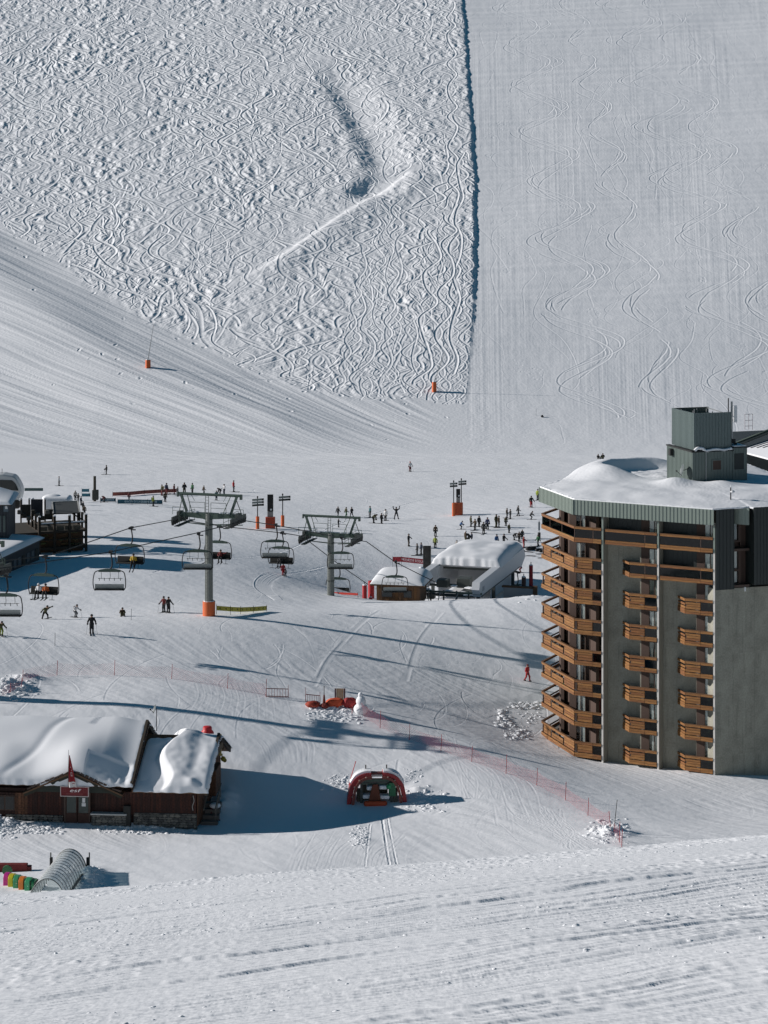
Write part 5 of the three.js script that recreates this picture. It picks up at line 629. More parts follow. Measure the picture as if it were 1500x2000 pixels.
// ---------------------------------------------------------------- rope-tow return with red arches
{
  const p = spot(735, 1566), t = thing('rope_tow_station', 'rope tow return station with two red curved shells and snow on top', 'ski tow', [p.x, p.y, p.z], 0.04), mb = new MB(), CRATE = mat(0.09, 0.085, 0.07, 0.8), R = (pts, w, d, name, m, z) => { const c = new THREE.CatmullRomCurve3(pts.map(([x, y]) => V(x, y, 0))), n = 16; for (let i = 0; i < n; i++) { const a = c.getPoint(i / n), b = c.getPoint((i + 1) / n); mb.bar(V(a.x, a.y, z), V(b.x, b.y, z), d, w, V(0, 0, 1)); } return mb.build(name, m, t); };
  const arcL = [[-2.1, -0.1], [-2.0, 0.6], [-1.8, 1.35], [-1.4, 1.88], [-0.85, 2.12], [-0.4, 2.15]], arcR = arcL.map(([x, y]) => [-x + 0.08, y]);
  for (const [a, s] of [[arcL, -1], [arcR, 1]]) { R(a, 1.25, 0.34, 'shell', mat(0.34, 0.02, 0.025, 0.5), -0.1); R(a.map(([x, y]) => [x * 0.86, y * 0.93]), 0.12, 0.2, 'shell_lining', mat(0.22, 0.06, 0.045, 0.7), 0.62); R(a.slice(2).map(([x, y]) => [x * 1.08, y * 1.1]), 0.95, 0.22, 'snow', plainSnow, -0.1); for (const k of [1, 2, 3, 4]) { const q = a[k]; mb.ball(q[0] * 0.93, q[1] * 0.96, 0.66, 0.07).build('lamp', mat(0.3, 0.2, 0.16, 0.6), t); } mb.rod(V(s * 0.8, 2.2, -0.3), V(s * 0.8, 2.75, -0.3), 0.045).build('antenna', L_.black, t); }
  mb.box(0, 2.2, 0, 1.3, 0.16, 0.4).build('top_beam', mat(0.12, 0.03, 0.025, 0.6), t); mb.rbox(0, 2.02, -0.6, 1.4, 0.3, 1.0, 0.08).build('snow', plainSnow, t); mb.box(0, 1.72, 0.2, 2.3, 0.18, 0.25).build('cross_beam', L_.green, t); mb.box(0, 1.45, 0.0, 2.3, 0.1, 0.5).build('cross_beam', L_.green, t);
  for (const x of [-1.15, 1.15]) mb.box(x, 0.9, 0.2, 0.18, 1.8, 0.3).build('post', L_.greyDark, t);
  mb.box(1.2, 1.1, 0.4, 0.5, 1.0, 0.5).build('motor', mat(0.02, 0.14, 0.06, 0.5), t); mb.ball(0.95, 1.3, 0.55, 0.2).build('motor_cap', mat(0.03, 0.3, 0.12, 0.4), t); mb.prism([[-0.55, 0], [0.45, 0], [0.2, 1.35], [-0.2, 1.35]], 0.2, new THREE.Matrix4().setPosition(-0.1, 0.15, 0.5)).build('guard', mat(0.16, 0.045, 0.02, 0.7), t);
  for (const [x, y, z, w, h] of [[-0.75, 0.6, -0.6, 0.8, 1.1], [0.45, 0.75, -0.8, 0.9, 1.4], [-0.1, 1.3, -1.0, 1.8, 0.35], [-1.3, 0.5, -0.2, 0.4, 0.9], [1.45, 0.55, 0.1, 0.35, 1.0]]) mb.rbox(x, y, z, w, h, 0.6, 0.05).build('machinery', CRATE, t); for (let k = 0; k < 5; k++) mb.rod(V(-1.0 + k * 0.5, 0.1, -0.3), V(-0.8 + k * 0.45, 1.5, -0.5), 0.05).build('rod', L_.greyDark, t);
  for (const [x, y, s] of [[-0.7, 0.5, 0.7], [0.6, 0.45, 0.8], [-0.5, 1.15, 0.5], [0.5, 1.2, 0.6]]) mb.rbox(x, y, 0.1, s, 0.3, 0.8, 0.1).build('snow', plainSnow, t);
  mb.add(new THREE.CapsuleGeometry(0.2, 1.4, 6, 14), new THREE.Matrix4().makeRotationZ(Math.PI / 2).setPosition(-0.1, 0.12, 0.9)).build('front_pad', mat(0.55, 0.08, 0.025, 0.7), t);
  mb.rod(V(-2.1, 1.2, -0.4), V(-1.55, 3.0, -0.5), 0.03).build('stake', L_.red, t);
}
// ---------------------------------------------------------------- children's corner at the lower left: conveyor tunnel, crawl toy, mat
{
  const a = spot(136, 1706), b = at(92, 1768, 142), t = standing('conveyor_tunnel', 'clear hooped conveyor tunnel half buried by a heap of snow', 'tunnel', a), mb = new MB(), ax = b.clone().sub(a), n = 13, r = 1.18, side = V(1, 0, 0.05);
  const hoop = (c, rr, m, name, tr) => { const pts = []; for (let i = 0; i <= 16; i++) { const q = Math.PI * i / 16; pts.push(V(c.x - Math.cos(q) * rr, c.y - 0.2 + Math.sin(q) * rr * 1.55, c.z)); } mb.tube(pts, tr, 6, 32).put(name, m, t); };
  for (let i = 0; i < n; i++) { const c = a.clone().addScaledVector(ax, i / (n - 1)); hoop(c, r, i ? mat(0.14, 0.15, 0.145, 0.5, { metal: 0.3 }) : mat(0.07, 0.08, 0.07, 0.5), 'hoop', i < 2 ? 0.05 : 0.03); }
  { const pos = [], idx = [], N = 20, K = 24; for (let j = 0; j <= K; j++) for (let i = 0; i <= N; i++) { const q = Math.PI * i / N, c = a.clone().addScaledVector(ax, j / K); pos.push(c.x - Math.cos(q) * (r + 0.01), c.y - 0.2 + Math.sin(q) * (r + 0.01) * 1.55, c.z); } for (let j = 0; j < K; j++) for (let i = 0; i < N; i++) { const k = j * (N + 1) + i; idx.push(k, k + N + 1, k + 1, k + 1, k + N + 1, k + N + 2); } const g = new THREE.BufferGeometry(); g.setAttribute('position', new THREE.Float32BufferAttribute(pos, 3)); g.setIndex(idx); g.computeVertexNormals(); mb.add(g).put('skin', new THREE.MeshPhysicalMaterial({ color: 0xe6eeee, roughness: 0.35, transmission: 0.55, thickness: 0, side: THREE.DoubleSide }), t); }
  for (const s of [-1, 1]) { const o = V(s * (r + 0.03), 0.45, 0); mb.bar(a.clone().add(o), b.clone().add(o), 0.09, 0.14).put('side_rail', mat(0.12, 0.11, 0.095, 0.7), t); mb.rod(V(a.x + s * (r + 0.12), a.y - 0.3, a.z - 0.2), V(a.x + s * (r + 0.12), a.y + 1.35, a.z - 0.2), 0.045).put('post', L_.greyDark, t); mb.rbox(a.x + s * (r + 0.05), a.y + 0.7, a.z + 0.05, 0.2, 0.8, 0.2, 0.04).put('hinge_box', L_.black, t); }
}
{
  const pieces = [[14.7, 1727, 'magenta', [0.5, 0.03, 0.25]], [24, 1729.5, 'yellow', [0.62, 0.5, 0.02]], [34, 1732, 'green', [0.05, 0.30, 0.13]], [44.5, 1735, 'orange', [0.72, 0.2, 0.03]], [56.5, 1737, 'green', [0.05, 0.32, 0.14]], [66.5, 1736, 'green', [0.04, 0.24, 0.1]]];
  pieces.forEach(([px, py, name, c], i) => { const p = spot(px, py), t = standing('crawl_arch', ['magenta plastic arch behind the round green head of the play caterpillar', 'yellow plastic arch of the play caterpillar', 'green plastic arch between the yellow and the orange one', 'orange plastic arch of the play caterpillar', 'green plastic arch right of the orange one', 'last small green arch of the play caterpillar beside the tunnel'][i], 'play arch', p, 'arches of the play caterpillar'), mb = new MB(), m = mat(...c, 0.45); const w = i === 5 ? 0.24 : 0.33, h = i === 5 ? 0.62 : 0.74;
    const s = new THREE.Shape(); s.moveTo(-0.42, -0.2); s.lineTo(-0.42, h * 0.6); s.quadraticCurveTo(-0.42, h, 0, h); s.quadraticCurveTo(0.42, h, 0.42, h * 0.6); s.lineTo(0.42, -0.2); s.lineTo(0.24, -0.2); s.lineTo(0.24, h * 0.5); s.quadraticCurveTo(0.2, h * 0.72, 0, h * 0.72); s.quadraticCurveTo(-0.2, h * 0.72, -0.24, h * 0.5); s.lineTo(-0.24, -0.2); const g = new THREE.ExtrudeGeometry(s, { depth: w - 0.06, bevelEnabled: true, bevelSize: 0.03, bevelThickness: 0.03, bevelSegments: 2 }); g.translate(0, 0, -w / 2 + 0.03); g.rotateY(Math.PI / 2 - 0.15); mb.add(g, new THREE.Matrix4().setPosition(p.x, p.y, p.z)).put('shell', m, t); mb.rbox(p.x + w * 0.55, p.y + h * 0.45, p.z, 0.05, h * 0.8, 0.86, 0.02, -0.15).put('joint', L_.black, t); if (i === 4 || i === 2) mb.cyl(p.x, p.y + 0.35, p.z + 0.43, 0.04, 0.02, 8).put('bolt', M.white, t); });
  const p = spot(14, 1718), t = standing('caterpillar_head', 'round green head of the play caterpillar', 'play toy', p), mb = new MB(), d = new THREE.CylinderGeometry(0.33, 0.33, 0.14, 28); d.rotateX(Math.PI / 2); mb.add(d, new THREE.Matrix4().setPosition(p.x, p.y + 0.62, p.z)).put('face', mat(0.04, 0.17, 0.06, 0.5), t); mb.cyl(p.x, p.y + 0.2, p.z - 0.05, 0.06, 0.7, 8).put('stem', mat(0.04, 0.14, 0.05, 0.6), t);
}
{ const p = spot(28, 1701), t = standing('crash_mat', 'long dark red crash mat at the lower left edge', 'crash mat', p), mb = new MB(); mb.rbox(p.x - 0.9, p.y + 0.22, p.z, 3.6, 0.56, 0.5, 0.05).put('mat', mat(0.17, 0.018, 0.015, 0.7), t); mb.rbox(p.x + 1.03, p.y + 0.17, p.z, 0.26, 0.38, 0.45, 0.04).put('end', mat(0.13, 0.018, 0.015, 0.7), t); }
// ---------------------------------------------------------------- people: one continuous body per pose, coloured by garment
const POSES = {};
{
  const base = () => ({ hip: [0, 0.93, 0], chest: [0, 1.3, 0.0], neck: [0, 1.47, 0.01], head: [0, 1.62, 0.03], sh: 0.19, elL: [0.30, 1.12, -0.02], haL: [0.31, 0.88, 0.08], elR: [-0.30, 1.12, -0.02], haR: [-0.31, 0.88, 0.08], knL: [0.11, 0.5, 0.05], knR: [-0.11, 0.5, 0.05], ftL: [0.12, 0.09, 0], ftR: [-0.12, 0.09, 0] });
  const defs = {
    stand: {}, poles: { elL: [0.33, 1.13, 0.08], haL: [0.36, 1.0, 0.3], elR: [-0.33, 1.13, 0.08], haR: [-0.36, 1.0, 0.3] },
    ski: { hip: [0, 0.78, -0.1], chest: [0, 1.1, 0.12], neck: [0, 1.24, 0.2], head: [0, 1.37, 0.27], elL: [0.33, 0.95, 0.15], haL: [0.38, 0.86, 0.42], elR: [-0.33, 0.95, 0.15], haR: [-0.38, 0.86, 0.42], knL: [0.13, 0.47, 0.18], knR: [-0.13, 0.47, 0.18] },
    walk: { knL: [0.1, 0.52, 0.2], ftL: [0.11, 0.09, 0.22], knR: [-0.1, 0.5, -0.06], ftR: [-0.11, 0.12, -0.3], haL: [0.3, 0.9, -0.14], haR: [-0.3, 0.95, 0.22] },
    wave: { elL: [0.42, 1.5, 0.02], haL: [0.46, 1.8, 0.04], elR: [-0.42, 1.5, 0.02], haR: [-0.46, 1.8, 0.04], knL: [0.2, 0.5, 0.04], knR: [-0.2, 0.5, 0.04], ftL: [0.3, 0.09, 0], ftR: [-0.3, 0.09, 0] },
    bend: { hip: [0, 0.88, -0.12], chest: [0, 1.12, 0.2], neck: [0, 1.18, 0.36], head: [0, 1.22, 0.5], elL: [0.24, 0.85, 0.3], haL: [0.18, 0.6, 0.4], elR: [-0.24, 0.85, 0.3], haR: [-0.18, 0.6, 0.4] },
    point: { elL: [0.4, 1.2, 0.12], haL: [0.64, 1.05, 0.22] },
    crossed: { elL: [0.3, 1.1, 0.05], haL: [0.02, 1.12, 0.22], elR: [-0.3, 1.1, 0.05], haR: [-0.04, 1.08, 0.24], knL: [0.13, 0.5, 0.04], knR: [-0.13, 0.5, 0.04] },
    board: { hip: [0, 0.72, -0.08], chest: [0.12, 1.05, 0.05], neck: [0.18, 1.18, 0.1], head: [0.22, 1.31, 0.13], elL: [0.48, 1.2, 0.05], haL: [0.74, 1.28, 0.05], elR: [-0.22, 0.95, -0.15], haR: [-0.36, 0.78, -0.1], knL: [0.26, 0.44, 0.12], knR: [-0.24, 0.42, 0.12], ftL: [0.3, 0.1, 0], ftR: [-0.3, 0.1, 0] },
    sit: { hip: [0, 0.16, 0], chest: [0, 0.52, -0.02], neck: [0, 0.68, 0.02], head: [0, 0.83, 0.06], elL: [0.3, 0.4, 0.08], haL: [0.22, 0.42, 0.3], elR: [-0.3, 0.4, 0.08], haR: [-0.22, 0.42, 0.3], knL: [0.18, 0.42, 0.4], knR: [-0.18, 0.42, 0.4], ftL: [0.2, 0.1, 0.7], ftR: [-0.2, 0.1, 0.7] },
    chair: { hip: [0, 0.1, 0], chest: [0, 0.47, -0.03], neck: [0, 0.63, 0.0], head: [0, 0.78, 0.03], elL: [0.29, 0.3, 0.02], haL: [0.16, 0.24, 0.24], elR: [-0.29, 0.3, 0.02], haR: [-0.16, 0.24, 0.24], knL: [0.14, 0.1, 0.44], knR: [-0.14, 0.1, 0.44], ftL: [0.16, -0.36, 0.44], ftR: [-0.16, -0.36, 0.46] },
    chair_point: { hip: [0, 0.1, 0], chest: [0, 0.47, -0.03], neck: [0, 0.63, 0.0], head: [0, 0.78, 0.03], elL: [0.42, 0.52, 0.1], haL: [0.66, 0.62, 0.16], elR: [-0.29, 0.3, 0.02], haR: [-0.16, 0.24, 0.24], knL: [0.14, 0.1, 0.44], knR: [-0.14, 0.1, 0.44], ftL: [0.16, -0.36, 0.44], ftR: [-0.16, -0.36, 0.46] },
  };
  const RES = 76, mc = new MarchingCubes(RES, new THREE.MeshStandardMaterial(), false, false, 40000);
  for (const [name, d] of Object.entries(defs)) {
    const j = { ...base(), ...d }, v = (a) => V(...a), up = v(j.neck).sub(v(j.hip)).normalize(), c = v(j.chest), shL = c.clone().add(V(j.sh, 0.06, 0)), shR = c.clone().add(V(-j.sh, 0.06, 0)), hL = v(j.hip).add(V(0.1, -0.03, 0)), hR = v(j.hip).add(V(-0.1, -0.03, 0));
    const toe = (f) => v(f).add(V(0, -0.02, 0.16));
    const B = [[v(j.hip), c, 0.155, 0.175, 0], [shL, shR, 0.1, 0.1, 0], [c, v(j.neck), 0.12, 0.075, 0], [v(j.head).add(V(0, -0.04, 0)), v(j.head).add(V(0, 0.04, 0)), 0.092, 0.1, 4], [shL, v(j.elL), 0.085, 0.066, 0], [v(j.elL), v(j.haL), 0.064, 0.05, 0], [shR, v(j.elR), 0.085, 0.066, 0], [v(j.elR), v(j.haR), 0.064, 0.05, 0], [hL, v(j.knL), 0.115, 0.08, 1], [v(j.knL), v(j.ftL), 0.08, 0.068, 1], [hR, v(j.knR), 0.115, 0.08, 1], [v(j.knR), v(j.ftR), 0.08, 0.068, 1], [v(j.ftL), toe(j.ftL), 0.075, 0.06, 2], [v(j.ftR), toe(j.ftR), 0.075, 0.06, 2]];
    for (const [e, h] of [['elL', 'haL'], ['elR', 'haR']]) { const dir = v(j[h]).sub(v(j[e])).normalize(), w = v(j[h]), s = V().crossVectors(dir, V(0, 0, 1)).normalize(); B.push([w, w.clone().addScaledVector(dir, 0.07), 0.05, 0.045, 3]); for (let k = 0; k < 4; k++) { const o = s.clone().multiplyScalar((k - 1.5) * 0.024); B.push([w.clone().addScaledVector(dir, 0.07).add(o), w.clone().addScaledVector(dir, 0.13 - Math.abs(k - 1.4) * 0.012).add(o).add(V(0, -0.012, 0.02)), 0.016, 0.012, 3]); } B.push([w.clone().addScaledVector(dir, 0.02), w.clone().addScaledVector(dir, 0.06).addScaledVector(s, 0.055), 0.018, 0.013, 3]); }
    const near = (x, y, z) => { let best = 1e9, reg = 0, f = 0; for (const [a, b, ra, rb, r] of B) { const vx = b.x - a.x, vy = b.y - a.y, vz = b.z - a.z, t = clamp(((x - a.x) * vx + (y - a.y) * vy + (z - a.z) * vz) / (vx * vx + vy * vy + vz * vz)), q = Math.hypot(x - a.x - vx * t, y - a.y - vy * t, z - a.z - vz * t) - lerp(ra, rb, t); if (q < best) { best = q; reg = r; } if (q < 0.3) f += Math.exp(-q * 42); } return [f > 0 ? -Math.log(f) / 42 : best, reg]; };
    const cy = name.startsWith('chair') ? 0.28 : name === 'sit' ? 0.5 : 0.93, S = 1.02; mc.field.fill(0); mc.isolation = 0;
    for (let k = 0, o = 0; k < RES; k++) for (let q = 0; q < RES; q++) for (let i = 0; i < RES; i++, o++) { const h = RES / 2, x = (i - h) / h * S, y = (q - h) / h * S + cy, z = (k - h) / h * S; mc.field[o] = Math.abs(x) > 0.85 || Math.abs(z) > 0.95 ? -1 : -near(x, y, z)[0]; }
    mc.update(); const n = mc.count, pos = new Float32Array(n * 3), nor = new Float32Array(n * 3), reg = new Uint8Array(n);
    for (let i = 0; i < n; i++) { const x = mc.positionArray[i * 3] * S, y = mc.positionArray[i * 3 + 1] * S + cy, z = mc.positionArray[i * 3 + 2] * S; pos.set([x, y, z], i * 3); nor.set(mc.normalArray.subarray(i * 3, i * 3 + 3), i * 3); reg[i] = near(x, y, z)[1]; }
    let g = new THREE.BufferGeometry(); g.setAttribute('position', new THREE.BufferAttribute(pos, 3)); g.setAttribute('region', new THREE.BufferAttribute(Float32Array.from(reg), 1)); g = mergeVertices(g, 1e-4); g.computeVertexNormals();
    POSES[name] = { g, j };
  }
}
const bodyMat = new THREE.MeshStandardMaterial({ roughness: 0.85, vertexColors: true });
const helmetGeo = new THREE.SphereGeometry(0.135, 14, 10, 0, 6.2832, 0, 1.75), goggleGeo = new RoundedBoxGeometry(0.17, 0.075, 0.05, 2, 0.02);
const skiGeo = (() => { const s = new THREE.Shape(); s.moveTo(-0.05, -0.8); s.lineTo(0.05, -0.8); s.quadraticCurveTo(0.035, 0, 0.055, 0.75); s.quadraticCurveTo(0.04, 0.93, 0, 0.95); s.quadraticCurveTo(-0.04, 0.93, -0.055, 0.75); s.quadraticCurveTo(-0.035, 0, -0.05, -0.8); const g = new THREE.ExtrudeGeometry(s, { depth: 0.02, bevelEnabled: false, steps: 1, curveSegments: 6 }); g.rotateX(Math.PI / 2); const p = g.attributes.position; for (let i = 0; i < p.count; i++) { const z = p.getZ(i); if (z > 0.7) p.setY(i, p.getY(i) + (z - 0.7) ** 2 * 1.6); } g.computeVertexNormals(); return g; })();
const boardGeo = (() => { const s = new THREE.Shape(); s.absellipse(0.62, 0, 0.15, 0.14, -Math.PI / 2, Math.PI / 2); s.absellipse(-0.62, 0, 0.15, 0.14, Math.PI / 2, Math.PI * 1.5); const g = new THREE.ExtrudeGeometry(s, { depth: 0.02, bevelEnabled: false }); g.rotateX(Math.PI / 2); return g; })();
const C = { black: [0.012, 0.012, 0.013], dark: [0.022, 0.024, 0.026], navy: [0.015, 0.025, 0.05], blue: [0.03, 0.10, 0.24], purple: [0.07, 0.08, 0.16], red: [0.36, 0.018, 0.022], maroon: [0.13, 0.02, 0.02], brown: [0.06, 0.04, 0.022], olive: [0.06, 0.06, 0.028], green: [0.03, 0.12, 0.05], lime: [0.30, 0.36, 0.05], yellow: [0.5, 0.34, 0.04], white: [0.62, 0.62, 0.62], grey: [0.16, 0.17, 0.18], orange: [0.5, 0.12, 0.03], teal: [0.03, 0.12, 0.13], skin: [0.42, 0.25, 0.17], pale: [0.35, 0.33, 0.3] };
const gearMats = {}; const gear = (k) => gearMats[k] ??= mat(...C[k], 0.5);
function person(p, size, yaw, pose, jacket, pants, label, o = {}) {
  const t = thing('person', label, 'person', [p.x, p.y, p.z], yaw, o.group), { g, j } = POSES[pose], s = size / 1.78, n = g.attributes.position.count, col = new Float32Array(n * 3), pal = [C[jacket], C[pants], C.black, C[o.glove ?? 'black'], C.skin];
  for (let i = 0; i < n; i++) col.set(pal[g.attributes.region.getX(i)], i * 3);
  const q = new THREE.BufferGeometry(); q.setAttribute('position', g.attributes.position); q.setAttribute('normal', g.attributes.normal); q.setAttribute('color', new THREE.BufferAttribute(col, 3)); q.setIndex(g.index); t.scale.setScalar(s);
  mesh('body', q, bodyMat, t);
  const h = mesh('helmet', helmetGeo, gear(o.helmet ?? 'black'), t); h.position.set(...j.head); h.position.y += 0.02; const e = mesh('goggles', goggleGeo, gear(o.goggles ?? 'dark'), t); e.position.set(j.head[0], j.head[1] + 0.02, j.head[2] + 0.09);
  if (o.skis) for (const f of [j.ftL, j.ftR]) { const k = mesh('ski', skiGeo, gear(o.skis), t); k.position.set(f[0], f[1] - 0.075, f[2] + 0.05); if (o.tilt) { k.rotation.x = o.tilt; } }
  if (o.board) { const k = mesh('snowboard', boardGeo, gear(o.board), t); k.position.set((j.ftL[0] + j.ftR[0]) / 2, Math.min(j.ftL[1], j.ftR[1]) - 0.07, j.ftL[2] + 0.04); if (o.tilt) k.rotation.z = o.tilt; }
  if (o.poles) for (const [k, f] of [[j.haL, j.ftL], [j.haR, j.ftR]]) { const b = new MB(), tip = V(k[0] + (k[0] > 0 ? 0.14 : -0.14), 0.02, k[2] + 0.12); b.rod(V(...k).add(V(0, 0.08, 0)), tip, 0.014, 0.01, 5).cyl(tip.x, 0.08, tip.z, 0.045, 0.01, 8).build('ski_pole', gear('grey'), t); }
  if (o.pack) { const k = new MB(); k.rbox(0, 0, 0, 0.28, 0.4, 0.16, 0.06).build('backpack', gear(o.pack), t); const m = t.children[t.children.length - 1]; m.position.set(j.chest[0], j.chest[1] - 0.02, j.chest[2] - 0.23); }
  return t;
}
const onSnow = (px, py, h, yaw, pose, jacket, pants, label, o = {}) => { const p = spot(px, py); return person(p, h * -p.z / F, yaw, pose, jacket, pants, label, o); };
const SK = { skis: 'dark' }, SP = { skis: 'dark', poles: 1 };
